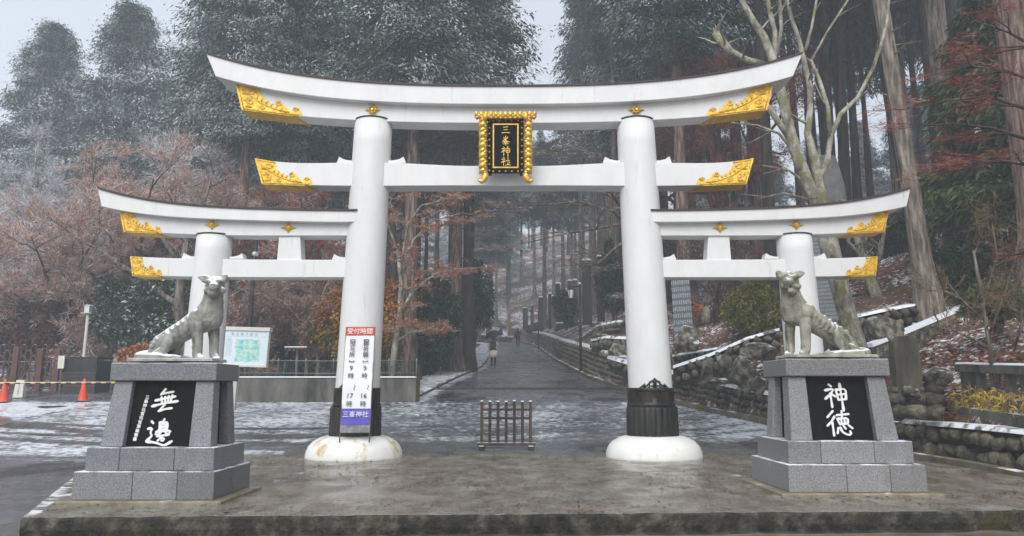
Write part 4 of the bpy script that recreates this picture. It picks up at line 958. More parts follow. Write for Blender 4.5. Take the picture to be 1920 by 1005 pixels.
# ------------------------------------------------------------------ things on the snowy side plaza
def make_cone(r):
    m = MB().box(-.19, .19, -.19, .19, 0, .03); m.build('base', M['black_plastic'], r, .01)
    MB().lathe([(.15, .03), (.145, .05), (.045, .66), (.040, .70), (.02, .715)], n=28).build('cone_body', M['orange_plastic'], r)
c1 = thing('traffic_cone', 'orange traffic cone nearer the granite pedestal, holding the striped bar', 'traffic cone', GP(155, 753), 'orange cones closing the side plaza')
at_origin(c1, make_cone)
c2 = copy_tree(c1); c2.location = GP(6, 755); c2['label'] = 'orange traffic cone by the white sign board, holding the bar\'s other end'
def barpiece(m, a, b, k0, k1, r): m.tube([a.lerp(b, k0), a.lerp(b, k1)], r, 10)
A = Vector(c2.location) + Vector((-.0, -.05, .60)); B = Vector(c1.location) + Vector((0, -.05, .60)); E = B + (B - A) * .42 + Vector((0, 0, -.02))
bar2 = thing('striped_bar', 'yellow and black striped barrier bar laid across the orange cones', 'barrier bar', A)
n = 24
for k in range(n):
    q = MB(); barpiece(q, A - (B - A) * .12, E, k / n, (k + 1) / n, .022); q.build('stripe', M['yellow_plastic'] if k % 2 else M['black_plastic'], bar2)
q = MB(); 
for k in range(n): 
    m0 = (A - (B - A) * .12).lerp(E, (k + .5) / n)
q.tube([A - (B - A) * .12 + Vector((0, 0, .024)), E + Vector((0, 0, .024))], .010, 6); q.build('snow_line', M['snow'], bar2)
s = GP(36, 746); sb = thing('sign_block', 'small white upright sign block on the snow behind the cones', 'sign', s)
def f(r):
    m = MB().hexa([(-.17, -.11, 0), (.17, -.11, 0), (.17, .11, 0), (-.17, .11, 0)], [(-.135, -.05, .56), (.135, -.05, .56), (.135, .05, .56), (-.135, .05, .56)]); m.build('block', M['cream'], r, .015)
    m = MB()
    for k in range(5): m.box(-.02 + .0 * k, .02, -.115 + .012 * k, -.10 + .011 * k, .12 + k * .08, .17 + k * .08)
    m.build('faded_mark', M['ink_grey'], r); MB().box(-.13, .13, -.05, .05, .562, .585).build('snow_cap', M['snow'], r, .01)
at_origin(sb, f)
s = GP(100, 762); mh = thing('manhole_cover', 'round iron manhole cover set in the snowy plaza', 'manhole cover', s)
at_origin(mh, lambda r: (MB().lathe([(.40, -.02), (.40, .012), (.37, .014)], n=32).build('frame', M['drain'], r), MB().lathe([(.35, 0), (.35, .014), (.0, .016)], n=32).build('lid', M['drain'], r)))

# ------------------------------------------------------------------ concrete retaining wall with its chain-link fence
wz = WZ(708, 24.0); rw = thing('retaining_wall', 'stained concrete retaining wall below the chain-link fence', 'wall', (-6, 24.1, 1))
m = MB(); xw = [-9.6 + .5 * i for i in range(14)]
for a, b in zip(xw, xw[1:]): m.box(a, b + .0, 23.95, 24.25, .4, wz)
MB().box(-9.6, -3.05, 23.95, 24.25, .3, wz).build('wall_face', M['concrete'], rw, .01)
MB().hexa([(-9.6, 23.92, wz + .002), (-3.05, 23.92, wz + .002), (-3.05, 24.28, wz + .002), (-9.6, 24.28, wz + .002)], [(-9.58, 23.95, wz + .035), (-3.07, 23.95, wz + .035), (-3.07, 24.25, wz + .035), (-9.58, 24.25, wz + .035)]).build('snow_cap', M['snow'], rw)
e = W(842, 698, 30.0)
MB().hexa([(-3.05, 23.97, .4), (-2.95, 24.22, .4), (-3.9, 30.5, 1), (-4.15, 30.4, 1)], [(-3.05, 23.97, wz - .002), (-2.95, 24.22, wz - .002), (-3.9, 30.5, hpave(-2.5, 30.5) + .25), (-4.15, 30.4, hpave(-2.5, 30.5) + .25)]).build('return_wall', M['moss'], rw)
cf = thing('chain_link_fence', 'low chain-link fence with pale rails on the retaining wall', 'fence', (-6, 24.5, wz))
for k in range(8): x = -9.4 + k * .9; MB().tube([(x, 24.45, wz - .1), (x, 24.45, wz + .62)], .018, 8).build('post', M['wood_grey'], cf)
for z in (.16, .56): MB().tube([(-9.5, 24.45, wz + z), (-6, 24.45, wz + z - .02), (-3.1, 24.45, wz + z)], .010, 6).build('rail', M['wood_grey'], cf)
m = MB()
for k in range(84):
    x = -9.5 + k * .075; m.add([(x, 24.46, wz + .02), (x + .006, 24.46, wz + .02), (x + .506, 24.46, wz + .58), (x + .5, 24.46, wz + .58)], [(0, 1, 2, 3)]); m.add([(x, 24.465, wz + .58), (x + .006, 24.465, wz + .58), (x + .506, 24.465, wz + .02), (x + .5, 24.465, wz + .02)], [(0, 1, 2, 3)])
m.build('wire_mesh', M['green_mesh'], cf)
# green slatted fence beside the footpath
def green_fence(ya, yb, label, h):
    g = thing('green_fence', label, 'fence', (xl(ya) - 1.6, ya, 1), 'green fences by the footpath')
    y = ya
    while y < yb:
        x = xl(y) - 1.62; z = hpave(xl(y), y) + .02
        MB().box(x - .02, x + .02, y - .05, y + .05, z, z + h).build('slat', M['green_mesh'], g); y += .17
    ys_ = np.linspace(ya, yb, 12)
    for zz in (.15, h - .12): MB().tube([(xl(y) - 1.60, y, hpave(xl(y), y) + zz) for y in ys_], .025, 6).build('rail', M['green_mesh'], g)
    for y in np.linspace(ya, yb, 5): MB().box(xl(y) - 1.70, xl(y) - 1.62, y - .04, y + .04, hpave(xl(y), y) - .1, hpave(xl(y), y) + h + .08).build('post', M['green_mesh'], g)
green_fence(31, 37.0, 'green slatted fence in front of the twin cedar trunks', 1.55); green_fence(42, 54.0, 'longer green slatted fence beyond the twin cedar trunks', 1.9)

# ------------------------------------------------------------------ map board, poles, small structures on that side
p0 = W(418, 684, 20.0); bw = 82 * mpp(20.0) * 1.02
mbd = thing('map_board', 'framed white shrine map board with a green and blue plan behind the wolf', 'map board', W(458, 684, 20.0))
def f(r):
    w2 = bw / 2 + .02; h = .90
    MB().box(-w2, w2, -.02, .05, 0, h).build('panel', M['map'], r)
    m = MB().box(-w2 - .04, w2 + .05, -.06, .09, h, h + .10); m.build('top_frame', M['cream'], r, .008)
    MB().box(-w2 - .03, w2 + .03, -.05, .07, -.055, -.002).build('bottom_frame', M['cream'], r, .006)
    for s in (-1, 1): MB().box(s * (w2 + .016) - .014, s * (w2 + .016) + .014, -.045, .06, 0, h - .002).build('side_frame', M['cream'], r)
    MB().box(-.47, -.20, .055, .16, -1.2, h - .1).build('post', M['pole_paint'], r)
    for i, c in enumerate('神社境内案内'): lettering(c, .085, M['ink_grey'], r, -.40 + i * .135, h - .125, -.024, .001)
    m = MB(); m.box(-w2 + .03, w2 - .06, -.023, -.021, h - .155, h - .150); m.box(w2 - .09, w2 - .085, -.023, -.021, h - .14, h - .03); m.build('title_rule', M['ink_grey'], r)
    m = MB()
    for k in range(5): m.box(-w2 + .06 + k * .035, -w2 + .068 + k * .035, -.023, -.021, .22 + .03 * (k % 2), h - .2)
    m.build('print_column', M['ink_grey'], r)
at_origin(mbd, f); mbd.rotation_euler = (0, math.radians(2.2), math.radians(-9))
q = W(466, 640, 27); cp = thing('utility_pole', 'slim black pole carrying a white security camera', 'pole', (q.x, 27, 1.3))
cz = [W(481, 448, 27), W(474, 530, 27), W(466, 640, 27), W(463, 690, 27)]
MB().tube([v for v in cz[::-1]] , [.085, .085, .075, .065], 12).build('shaft', M['black'], cp)
q = W(482, 478, 26.8); MB().tube([(q.x - .09, q.y - .1, q.z + .02), (q.x + .06, q.y - .18, q.z)], [.085, .08], 10).build('security_camera', M['cream'], cp); MB().tube([(q.x, q.y - .05, q.z + .05), (q.x - .02, 27, q.z + .05)], .03, 6).build('bracket', M['black'], cp)
# post lantern
s = W(157, 668, 27.4); ln = thing('post_lantern', 'small square lantern on a pale leaning post above the dark planter', 'lantern', s)
tpt = W(165, 588, 27.4) - s
def f(r):
    MB().tube([(0, 0, -.9), tuple(tpt)], .055, 10).build('post', M['pole_paint'], r)
    x, y, z = tpt
    MB().box(x - .20, x + .17, y - .13, y + .13, z, z + .03).build('tray', M['pole_paint'], r)
    b = MB().box(x - .105, x + .105, y - .105, y + .105, z + .036, z + .28).build('lantern_box', M['lantern_glass'], r)
    m = MB()
    for sx in (-1, 1):
        for sy in (-1, 1): m.box(x + sx * .11 - .013, x + sx * .11 + .013, y + sy * .11 - .013, y + sy * .11 + .013, z + .036, z + .285)
    m.build('lantern_frame', M['wood_grey'], b)
    MB().hexa([(x - .135, y - .135, z + .286), (x + .135, y - .135, z + .286), (x + .135, y + .135, z + .286), (x - .135, y + .135, z + .286)], [(x - .07, y - .07, z + .32), (x + .07, y - .07, z + .32), (x + .07, y + .07, z + .32), (x - .07, y + .07, z + .32)]).build('lantern_roof', M['wood_grey'], r)
at_origin(ln, f)
# dark timber planter behind the cones
a = W(122, 668, 26.6); b = W(183, 668, 26.6); pl = thing('timber_planter', 'dark plank-sided planter under the post lantern', 'planter', ((a.x + b.x) / 2, 26.9, 1.0))
for k in range(6): MB().box(a.x + .01 * (k % 2), b.x, 26.6 - .012 * (k % 2), 26.68, .95 + k * .235, .95 + k * .235 + .225).build('plank', M['wood_dark'], pl, .006)
MB().box(a.x + .01, b.x - .01, 26.69, 27.6, .9, 2.3).build('earth_fill', M['mortar'], pl)
MB().box(a.x - .03, b.x + .03, 26.57, 27.6, 2.37, 2.42).build('top_board', M['wood_dark'], pl)
a = W(108, 691, 26.5); b = W(122, 667, 26.5); nb = thing('notice_board', 'small white notice plate on the planter\'s end', 'notice', (a.x, 26.5, a.z))
MB().box(a.x, b.x, 26.48, 26.52, a.z, b.z).build('plate', M['cream'], nb); MB().box((a.x + b.x) / 2 - .03, (a.x + b.x) / 2 + .03, 26.53, 26.57, 1.0, b.z - .05).build('stake', M['wood_grey'], nb)
# ornamental iron fence
of = thing('iron_fence', 'low rusty iron fence with rows of oval rings behind the cones', 'fence', (-19, 28.3, 1.15))
fz0 = 1.2
for px in (-20, 28, 74, 106): q = W(px, 700, 28.3); MB().box(q.x - .11, q.x + .11, 28.2, 28.42, fz0 - .2, WZ(652, 28.3) + (.02 if px == 28 else -.05)).build('post', M['iron_red'], of, .01)
m = MB(); x = WX(-60, 700, 28.3); i = 0
while x < WX(122, 700, 28.3):
    for j in range(4):
        cz_ = fz0 + .28 + j * .42 + (.2 if i % 2 else 0)
        if cz_ < 2.75: m.tube([(x + .11 * math.cos(k * PI / 7), 28.3, cz_ + .21 * math.sin(k * PI / 7)) for k in range(15)], .022, 5, cap=False)
    x += .20; i += 1
m.build('oval_ring', M['iron_red'], of)
for z in (.12, 1.1): MB().tube([(WX(-60, 700, 28.3), 28.33, fz0 + z), (WX(122, 700, 28.3), 28.33, fz0 + z)], .025, 6).build('rail', M['iron_red'], of)
# small table-like stand behind the chain-link fence
s = W(556, 690, 27.5); fd = thing('feeding_table', 'narrow wooden table on one post with snow on its board', 'stand', (s.x, 27.5, s.z))
def f(r):
    h = WZ(654, 27.5) - s.z; MB().tube([(0, 0, -.6), (0, 0, h)], .05, 8).build('post', M['wood_grey'], r); MB().box(-.42, .42, -.25, .25, h, h + .04).build('board', M['wood_grey'], r); MB().box(-.41, .41, -.24, .24, h + .041, h + .075).build('snow_cap', M['snow'], r, .012)
at_origin(fd, f)
# house behind the trees
hx0, hx1 = WX(462, 560, 44), WX(640, 560, 44); hs = thing('house', 'dark house with a snow-dusted low roof behind the shrubs', 'house', ((hx0 + hx1) / 2, 46, 2.2))
zt = WZ(530, 44); z0 = 1.6
MB().box(hx0, hx1, 44, 51, z0, zt).build('wall', M['wall_grey'], hs)
MB().hexa([(hx0 - .8, 43.1, zt + .002), (hx1 + .8, 43.1, zt + .002), (hx1 + .8, 52, zt + .002), (hx0 - .8, 52, zt + .002)], [(hx0 - .2, 47.2, zt + 1.7), (hx1 + .2, 47.2, zt + 1.7), (hx1 + .2, 47.8, zt + 1.7), (hx0 - .2, 47.8, zt + 1.7)]).build('roof', M['roof'], hs)
MB().box(hx0 - .8, hx1 + .8, 43.06, 43.098, zt - .16, zt + .05).build('eaves_board', M['cream'], hs)
MB().box(WX(535, 640, 44), WX(600, 640, 44), 43.9, 43.99, z0, WZ(605, 44)).build('lower_wall', M['wall_pale'], hs)
for k in range(4):
    x = hx0 + .7 + k * 1.5; w_ = MB().box(x, x + 1.0, 43.93, 43.99, zt - 1.3, zt - .45).build('window', M['glass_dark'], hs); MB().box(x + .48, x + .52, 43.90, 43.928, zt - 1.3, zt - .45).build('glazing_bar', M['wall_pale'], w_)

# ------------------------------------------------------------------ rubble walls on the other side
def hull_stone(seed, n=18):
    r = random.Random(seed); b = bmesh.new()
    for _ in range(n):
        v = Vector((r.gauss(0, 1), r.gauss(0, 1), r.gauss(0, 1))).normalized(); v = Vector((math.copysign(abs(v.x) ** .75, v.x), math.copysign(abs(v.y) ** .75, v.y), math.copysign(abs(v.z) ** .75, v.z))) * r.uniform(.44, .56); b.verts.new(v)
    res = bmesh.ops.convex_hull(b, input=b.verts)
    bmesh.ops.delete(b, geom=[g for g in res['geom_interior'] if isinstance(g, bmesh.types.BMVert)], context='VERTS')
    me = bpy.data.meshes.new('stone'); b.to_mesh(me); b.free()
    for p in me.polygons: p.use_smooth = True
    return me
STONES = [hull_stone(100 + i) for i in range(10)]
for s_ in STONES: s_.materials.append(M['rubble'])
def rubble_wall(label, path, size, thick=.5, stuff=False, snow=.06, cap_w=.5, seed=1, name='stone_wall', coremat=None, jitter=1.0):
    """path: (x, y, z base, z top); stones face the side to the viewer's side of the path"""
    rr = random.Random(seed); c = path[len(path) // 2]; wl_ = thing(name, label, 'stone wall', (c[0], c[1], c[2]))
    P = [Vector(p[:3]) for p in path]; T_ = [p[3] for p in path]
    m = MB(); sc = MB(); vs = []; cs = []; N = len(P)
    for i in range(N):
        d = (P[min(i + 1, N - 1)] - P[max(i - 1, 0)]); d.z = 0; d.normalize(); nn = Vector((d.y, -d.x, 0))
        if nn.dot(Vector((0, 0, 0)) - Vector((P[i].x, P[i].y, 0))) < 0: nn = -nn
        q = P[i] - nn * .07; b = P[i] - nn * thick
        vs += [(q.x, q.y, P[i].z - .1), (q.x, q.y, T_[i] - .03), (b.x, b.y, T_[i] - .02), (b.x, b.y, P[i].z - .1)]
        f_ = P[i] + nn * .04; k = P[i] - nn * cap_w; j = rr.uniform(-.03, .03)
        cs += [(f_.x + nn.x * j, f_.y + nn.y * j, T_[i] - .01), (f_.x - nn.x * .05, f_.y - nn.y * .05, T_[i] + snow + .5 * j), (k.x, k.y, T_[i] + snow * 1.1 - j * .5), (k.x, k.y, T_[i] - .02)]
    m.add(vs, [(4 * i + a, 4 * i + 4 + a, 4 * i + 4 + (a + 1) % 4, 4 * i + (a + 1) % 4) for i in range(N - 1) for a in range(4)] + [(0, 1, 2, 3), (4 * N - 1, 4 * N - 2, 4 * N - 3, 4 * N - 4)])
    m.build('wall_core', coremat or M['mortar'], wl_)
    if snow > 0:
        sc.add(cs, [(4 * i + a, 4 * i + 4 + a, 4 * i + 5 + a, 4 * i + 1 + a) for i in range(N - 1) for a in range(3)] + [(0, 1, 2, 3), (4 * N - 1, 4 * N - 2, 4 * N - 3, 4 * N - 4)], 0, True); sc.build('snow_cap', M['snow_patchy'], wl_)
    jm = MB() if stuff else None; n = 0
    for i in range(N - 1):
        a, b = P[i], P[i + 1]; L = (b - a).length; d = (b - a).normalized(); dh = Vector((d.x, d.y, 0)).normalized(); nn = Vector((dh.y, -dh.x, 0))
        if nn.dot(-Vector((a.x, a.y, 0))) < 0: nn = -nn
        h = (T_[i] + T_[i + 1] - a.z - b.z) / 2; rows = max(1, round(h / (size * .86))); cols = max(1, round(L / size))
        for rw_ in range(rows):
            for cI in range(cols):
                u = (cI + .5 + (.5 if rw_ % 2 else 0) * .9 + rr.uniform(-.15, .15) * jitter) / cols
                if u > 1.02: u = 1.0
                base = a.lerp(b, u); tz = T_[i] + (T_[i + 1] - T_[i]) * u
                z = base.z + (tz - base.z) * (rw_ + .5 + rr.uniform(-.1, .1)) / rows
                c_ = Vector((base.x, base.y, z)) + nn * rr.uniform(-.05, .03) * size * 3
                sx = L / cols * rr.uniform(.80, 1.04); sz = (tz - base.z) / rows * rr.uniform(.82, 1.08); sy = size * rr.uniform(.75, 1.05)
                mt = Matrix.Translation(c_) @ Matrix.Rotation(math.atan2(dh.y, dh.x), 4, 'Z') @ Matrix.Rotation(rr.uniform(-.8, .8) * jitter, 4, 'Y') @ Matrix.Rotation(rr.uniform(-.2, .2), 4, 'X') @ Matrix.Diagonal((sx, sy, sz, 1))
                me = STONES[rr.randrange(10)]
                if stuff:
                    k = len(jm.v); jm.v += [tuple(mt @ v.co) for v in me.vertices]; fs = [tuple(i_ + k for i_ in p.vertices) for p in me.polygons]; jm.f += fs; jm.m += [0] * len(fs); jm.sm += [True] * len(fs)
                else:
                    o = bpy.data.objects.new('stone', me); COL.objects.link(o); o.parent = wl_; o.matrix_local = Matrix.Translation(-Vector(wl_.location)) @ mt; n += 1
    if stuff: o = jm.build('stones', M['rubble'], wl_); o['kind'] = 'stuff'
    return wl_
def kerbwall(ys_, extra=0.0, off=.5, hs=1.0): return [(xk(y) + off, y, hr(y) + .02, hr(y) + hwall(y) * hs + extra) for y in ys_]
rubble_wall('near stretch of rounded-stone wall below the stone railing', kerbwall(np.arange(10.0, 15.0, .6)), .29, seed=2, cap_w=.8)
rubble_wall('middle stretch of dark rubble wall between the pillar and the pale pedestal', kerbwall(np.arange(14.7, 26.2, .8)), .235, seed=3, cap_w=.6)
rubble_wall('far curving rubble wall along the rising road beyond the pillar', kerbwall(np.concatenate([np.arange(26.0, 82, 1.2)])), .26, stuff=True, seed=4, cap_w=.6, snow=.09)
yf = 86.3; rubble_wall('low rubble wall crossing the head of the road where it bends', [(x, yf + .02 * x * x * .1, hpave(x, 85.5) - .3, WZ(630 + (x + 2) * 1.2, yf)) for x in np.arange(-8, 3.2, 1.0)], .34, stuff=True, seed=5, snow=.16, cap_w=.8)
def wall_px(pts, Ys, hpx, dz=0):
    """wall whose top edge follows pixels at given distances"""
    out = []
    for (x, y), Y in zip(pts, Ys): p = W(x, y, Y); out.append((p.x, Y, p.z - hpx * mpp(Y), p.z))
    return out
def dense(path, step):
    out = []
    for a, b in zip(path, path[1:]):
        n = max(1, int((Vector(b[:3]) - Vector(a[:3])).length / step)); out += [tuple(np.array(a) + (np.array(b) - np.array(a)) * k / n) for k in range(n)]
    return out + [path[-1]]
# terraces between the kerb wall and the steles
rubble_wall('upper terrace wall with snow line running up towards the wolf with open mouth', dense(wall_px([(1262, 668), (1300, 662), (1345, 654)], [22.5, 22.2, 22], 22), .9), .24, seed=6, snow=.05)
rubble_wall('sloping terrace wall climbing beside the yellow-green shrub', dense(wall_px([(1262, 690), (1330, 668), (1400, 637), (1462, 619)], [20.5, 20.3, 20.2, 20], 32), .9), .26, seed=7, snow=.07, cap_w=.4)
for i, (pts, Ys, hp, lb) in enumerate([
    ([(1090, 634), (1120, 612), (1160, 604)], [41, 38, 36], 16, 'short mossy terrace wall below the tallest memorial post'),
    ([(1105, 606), (1150, 606), (1176, 604)], [45, 43, 42], 14, 'upper terrace wall at the foot of the memorial posts'),
    ([(1040, 607), (1075, 604), (1110, 601)], [58, 55, 52], 14, 'thin terrace wall below the far memorial posts'),
    ([(1108, 640), (1140, 634), (1176, 636)], [33, 32, 31], 16, 'terrace wall of dark stones by the bracket street lamp'),
    ([(1140, 672), (1178, 683)], [28, 27], 16, 'low stub of rubble wall close behind the gate pillar'),
    ([(985, 612), (1015, 600), (1045, 597)], [78, 74, 70], 10, 'far terrace wall above the end of the road')]):
    rubble_wall(lb, dense(wall_px(pts, Ys, hp), 1.2), .3, stuff=True, seed=20 + i, snow=.10, cap_w=.5)
# snow-topped stair wall and the retaining wall above it
sw = dense(wall_px([(1636, 651), (1700, 626), (1790, 588), (1885, 554)], [17, 17.8, 19, 20.4], 26), .8)
st = thing('stair_wall', 'long dark stair wall with an unbroken band of snow climbing the leafy slope', 'wall', sw[0][:3])
m = MB(); c_ = MB()
for a, b in zip(sw, sw[1:]):
    m.hexa([(a[0], a[1], a[2] - .5), (b[0], b[1], b[2] - .5), (b[0] - .05, b[1] + .35, b[2] - .5), (a[0] - .05, a[1] + .35, a[2] - .5)], [(a[0], a[1], a[3]), (b[0], b[1], b[3]), (b[0] - .05, b[1] + .35, b[3]), (a[0] - .05, a[1] + .35, a[3])])
    c_.hexa([(a[0], a[1] - .03, a[3] + .002), (b[0], b[1] - .03, b[3] + .002), (b[0] - .05, b[1] + .38, b[3] + .002), (a[0] - .05, a[1] + .38, a[3] + .002)], [(a[0], a[1], a[3] + .09), (b[0], b[1], b[3] + .09), (b[0] - .05, b[1] + .34, b[3] + .09), (a[0] - .05, a[1] + .34, a[3] + .09)])
m.build('wall_body', M['rock'], st); c_.build('snow_cap', M['snow'], st)
rubble_wall('retaining wall of tall dark stones under the big leaning cedar', dense(wall_px([(1600, 596), (1650, 585), (1720, 572), (1800, 558), (1880, 550)], [19, 19.4, 20, 20.6, 21.2], 52), .8), .34, seed=8, snow=.05, cap_w=.5)

# ------------------------------------------------------------------ stone railing with yellow bamboo grass
def rail_line(y): return 8.25 + .06 * (y - 10)
rl = thing('stone_railing', 'weathered stone railing with square balusters and snow on its coping', 'railing', (8.4, 12, .8))
za = lambda y: .74 + .05 * (y - 10)
ya, yb = 9.6, 14.2
MB().hexa([(rail_line(ya) - .16, ya, za(ya) + .62), (rail_line(ya) + .16, ya, za(ya) + .62), (rail_line(yb) + .16, yb, za(yb) + .62), (rail_line(yb) - .16, yb, za(yb) + .62)],
          [(rail_line(ya) - .16, ya, za(ya) + .77), (rail_line(ya) + .16, ya, za(ya) + .77), (rail_line(yb) + .16, yb, za(yb) + .77), (rail_line(yb) - .16, yb, za(yb) + .77)]).build('coping', M['concrete'], rl, .012)
MB().hexa([(rail_line(ya) - .14, ya, za(ya) + .772), (rail_line(ya) + .14, ya, za(ya) + .772), (rail_line(yb) + .14, yb, za(yb) + .772), (rail_line(yb) - .14, yb, za(yb) + .772)],
          [(rail_line(ya) - .12, ya, za(ya) + .80), (rail_line(ya) + .12, ya, za(ya) + .80), (rail_line(yb) + .12, yb, za(yb) + .80), (rail_line(yb) - .12, yb, za(yb) + .80)]).build('snow_cap', M['snow'], rl)
MB().hexa([(rail_line(ya) - .34, ya, za(ya) - .35), (rail_line(ya) + .2, ya, za(ya) - .35), (rail_line(yb) + .2, yb, za(yb) - .35), (rail_line(yb) - .34, yb, za(yb) - .35)],
          [(rail_line(ya) - .34, ya, za(ya)), (rail_line(ya) + .2, ya, za(ya)), (rail_line(yb) + .2, yb, za(yb)), (rail_line(yb) - .34, yb, za(yb))]).build('plinth_course', M['concrete'], rl, .012)
for k in range(11):
    y = 14.05 - k * .43; x = rail_line(y); w_ = .15 if k == 0 else .07; MB().box(x - .06, x + .06, y - w_, y + w_, za(y) - .02, za(y) + .625).build('baluster', M['concrete'], rl, .01)
rng = np.random.default_rng(5)
for k in range(6):
    y = 13.6 - k * .62; x = rail_line(y) - .28; z = za(y) - .02
    sg = thing('bamboo_grass', ['yellow bamboo grass clump nearest the railing\'s end post', 'second yellow bamboo grass clump from the railing\'s end post', 'third yellow bamboo grass clump from the railing\'s end post', 'fourth yellow bamboo grass clump from the railing\'s end post', 'fifth yellow bamboo grass clump from the railing\'s end post', 'yellow bamboo grass clump farthest from the railing\'s end post'][k], 'bamboo grass', (x, y, z), 'yellow bamboo grass along the railing')
    n = 110; stem = rng.normal(size=(n, 3)) * [.10, .14, 0]; stem[:, 2] = rng.uniform(.03, .36, n); d = np.stack([rng.normal(size=n) * .8 - .3, rng.normal(size=n) * .8, rng.uniform(-.5, .8, n)], 1)
    o = link('leaves', quad_mesh('leaves', kites(rng, stem, d, rng.uniform(.10, .20, n), .028, .35)), M['sasa'], sg); o.location = (0, 0, 0)
    m = MB()
    for j in range(12): a = rng.normal(size=2) * [.07, .11]; m.tube([(a[0], a[1], -.02), (a[0] * 1.5, a[1] * 1.5, .36)], .004, 4)
    o = m.build('stems', M['straw'], sg); o.location = (0, 0, 0)

# ------------------------------------------------------------------ standing stones, steps, boulders
def slab(name, label, cat, px, pybase, pytop, wpx, Y, dep, mat, taper=.9, top='round', rz=0, lean=0, group=None, cap=False, vary=.0):
    b = W(px, pybase, Y); h = WZ(pytop, Y) - b.z; w_ = wpx * mpp(Y) / 2
    t_ = thing(name, label, cat, b, group)
    def f(r):
        if top == 'round': pr = [(-w_, -.3), (w_, -.3), (w_ * .98, h * .55), (w_ * taper, h * .86), (w_ * .6, h * .96), (w_ * .1, h), (-w_ * .6, h * .975), (-w_ * taper, h * .90), (-w_ * .97, h * .5)]
        else: pr = [(-w_, -.5), (w_, -.5), (w_ * taper, h), (-w_ * taper, h)]
        MB().prism(pr, -dep / 2, dep / 2).build('slab' if top == 'round' else 'shaft', mat, r, min(.02, dep * .1))
        if cap: MB().hexa([(-w_ * taper - .02, -dep / 2 - .02, h + .002), (w_ * taper + .02, -dep / 2 - .02, h + .002), (w_ * taper + .02, dep / 2 + .02, h + .002), (-w_ * taper - .02, dep / 2 + .02, h + .002)], [(-w_ * taper * .8, -dep / 2 * .8, h + .10), (w_ * taper * .8, -dep / 2 * .8, h + .10), (w_ * taper * .8, dep / 2 * .8, h + .10), (-w_ * taper * .8, dep / 2 * .8, h + .10)]).build('snow_cap', M['snow'], r)
    at_origin(t_, f); t_.rotation_euler = (0, lean, rz); return t_
M['slate'] = surf('mossy_slate', [(.28, (.030, .027, .021)), (.5, (.075, .066, .05)), (.75, (.15, .135, .10))], 3.5, 9, (1, 1, .35), .85, .6, 20, .03, snow=.4, lo=.6, hi=.9, stain=((.13, .115, .03), 3.5, .58, .70, (1, 1, .3)))
slab('standing_stone', 'round-topped mossy standing stone behind the pale pedestal', 'standing stone', 1701, 728, 629, 52, 14.8, .22, M['slate'], rz=.1)
slab('inscribed_stele', 'tall grey inscribed stele close behind the gate pillar', 'stele', 1283, 618, 500, 36, 23.5, .28, M['inscr'], .92, 'flat', rz=-.35, lean=-.04)
slab('inscribed_stele', 'wide grey slab of fine engraved writing behind the open-mouthed wolf', 'stele', 1553, 590, 432, 66, 21.5, .3, M['inscr_fine'], .93, 'flat', lean=-.05)
M['obelisk'] = surf('pale_slab', [(.3, (.12, .125, .12)), (.6, (.22, .225, .215)), (.8, (.32, .32, .30))], 3, 7, rough=.8, bump=.3, snow=.5, stain=((.36, .24, .04), 1.3, .58, .66))
slab('memorial_stone', 'tall pale pointed memorial stone with white characters behind the mossy tree', 'memorial stone', 1563, 420, 292, 52, 27, .5, M['obelisk'], .72, 'round', lean=-.06)
q = [o for o in COL.objects if o.name.startswith('memorial_stone')][0]
for i, c in enumerate('大神'): lettering(c, .34, M['ink_white'], q, .22, .95 - i * .38, -.262, .002, bold=.01)
# timber memorial posts with snow caps
for i, (px, pb, pt, wp, Y, lb) in enumerate([
    (1101, 592, 489, 17, 42, 'tallest dark memorial post with a snow cap beside the bush'),
    (1127, 585, 482, 13, 39, 'dark memorial post standing nearest the gate pillar'),
    (1069, 590, 527, 9, 48, 'brown memorial post of the close pair, on the road side'),
    (1079, 588, 526, 9, 47, 'brown memorial post of the close pair, on the forest side'),
    (1046, 588, 532, 8, 52, 'dark memorial post just behind the bracket street lamp'),
    (1038, 602, 556, 8, 56, 'low pale memorial post past the bracket street lamp'),
    (1014, 608, 558, 9, 62, 'dark memorial post above the far kerb wall'),
    (1031, 605, 551, 6, 58, 'thin dark memorial post between two wider ones'),
    (985, 608, 578, 10, 70, 'broad low memorial post beside the slim street lamp'),
    (998, 606, 573, 6, 68, 'narrow low memorial post right behind the slim street lamp')]):
    slab('memorial_post', lb, 'memorial post', px, pb, pt, wp, Y, wp * mpp(Y) * .9, M['wood_dark'] if i in (0, 1, 4, 6, 7) else M['wood_grey'], .96, 'flat', group='memorial posts along the road', cap=True)
def boulder(label, px, py, wpx, hpx, Y, seed, snow=True, sub=4, mat='rock', flat=.0):
    """py: pixel of the foot"""
    b = W(px, py, Y); w_ = wpx * mpp(Y) / 2; h = hpx * mpp(Y)
    bm = bmesh.new(); bmesh.ops.create_icosphere(bm, subdivisions=sub, radius=1); o3 = Vector((seed * 7.3, seed * 3.1, seed))
    planes = []; rr = random.Random(seed)
    for _ in range(12): planes.append((Vector((rr.gauss(0, 1), rr.gauss(0, 1), rr.gauss(0, .8))).normalized(), rr.uniform(.48, .80)))
    for v in bm.verts:
        p = v.co.copy()
        for nn, d in planes:
            e = p.dot(nn) - d
            if e > 0: p -= nn * e * 1.0
        p *= 1 + .10 * mnoise.noise(p * 1.6 + o3) + .10 * mnoise.noise(p * 3.6 + o3) + .05 * mnoise.noise(p * 9 + o3)
        v.co = Vector((p.x * w_ * 1.15, p.y * w_ * .95, (p.z * .62 + .38) * h))
    me = bpy.data.meshes.new('boulder'); bm.to_mesh(me); bm.free(); me.polygons.foreach_set('use_smooth', [True] * len(me.polygons))
    o = link('boulder', me, M[mat]); o.location = b; tag(o, label, 'boulder', 'boulders on the terraced bank'); return o
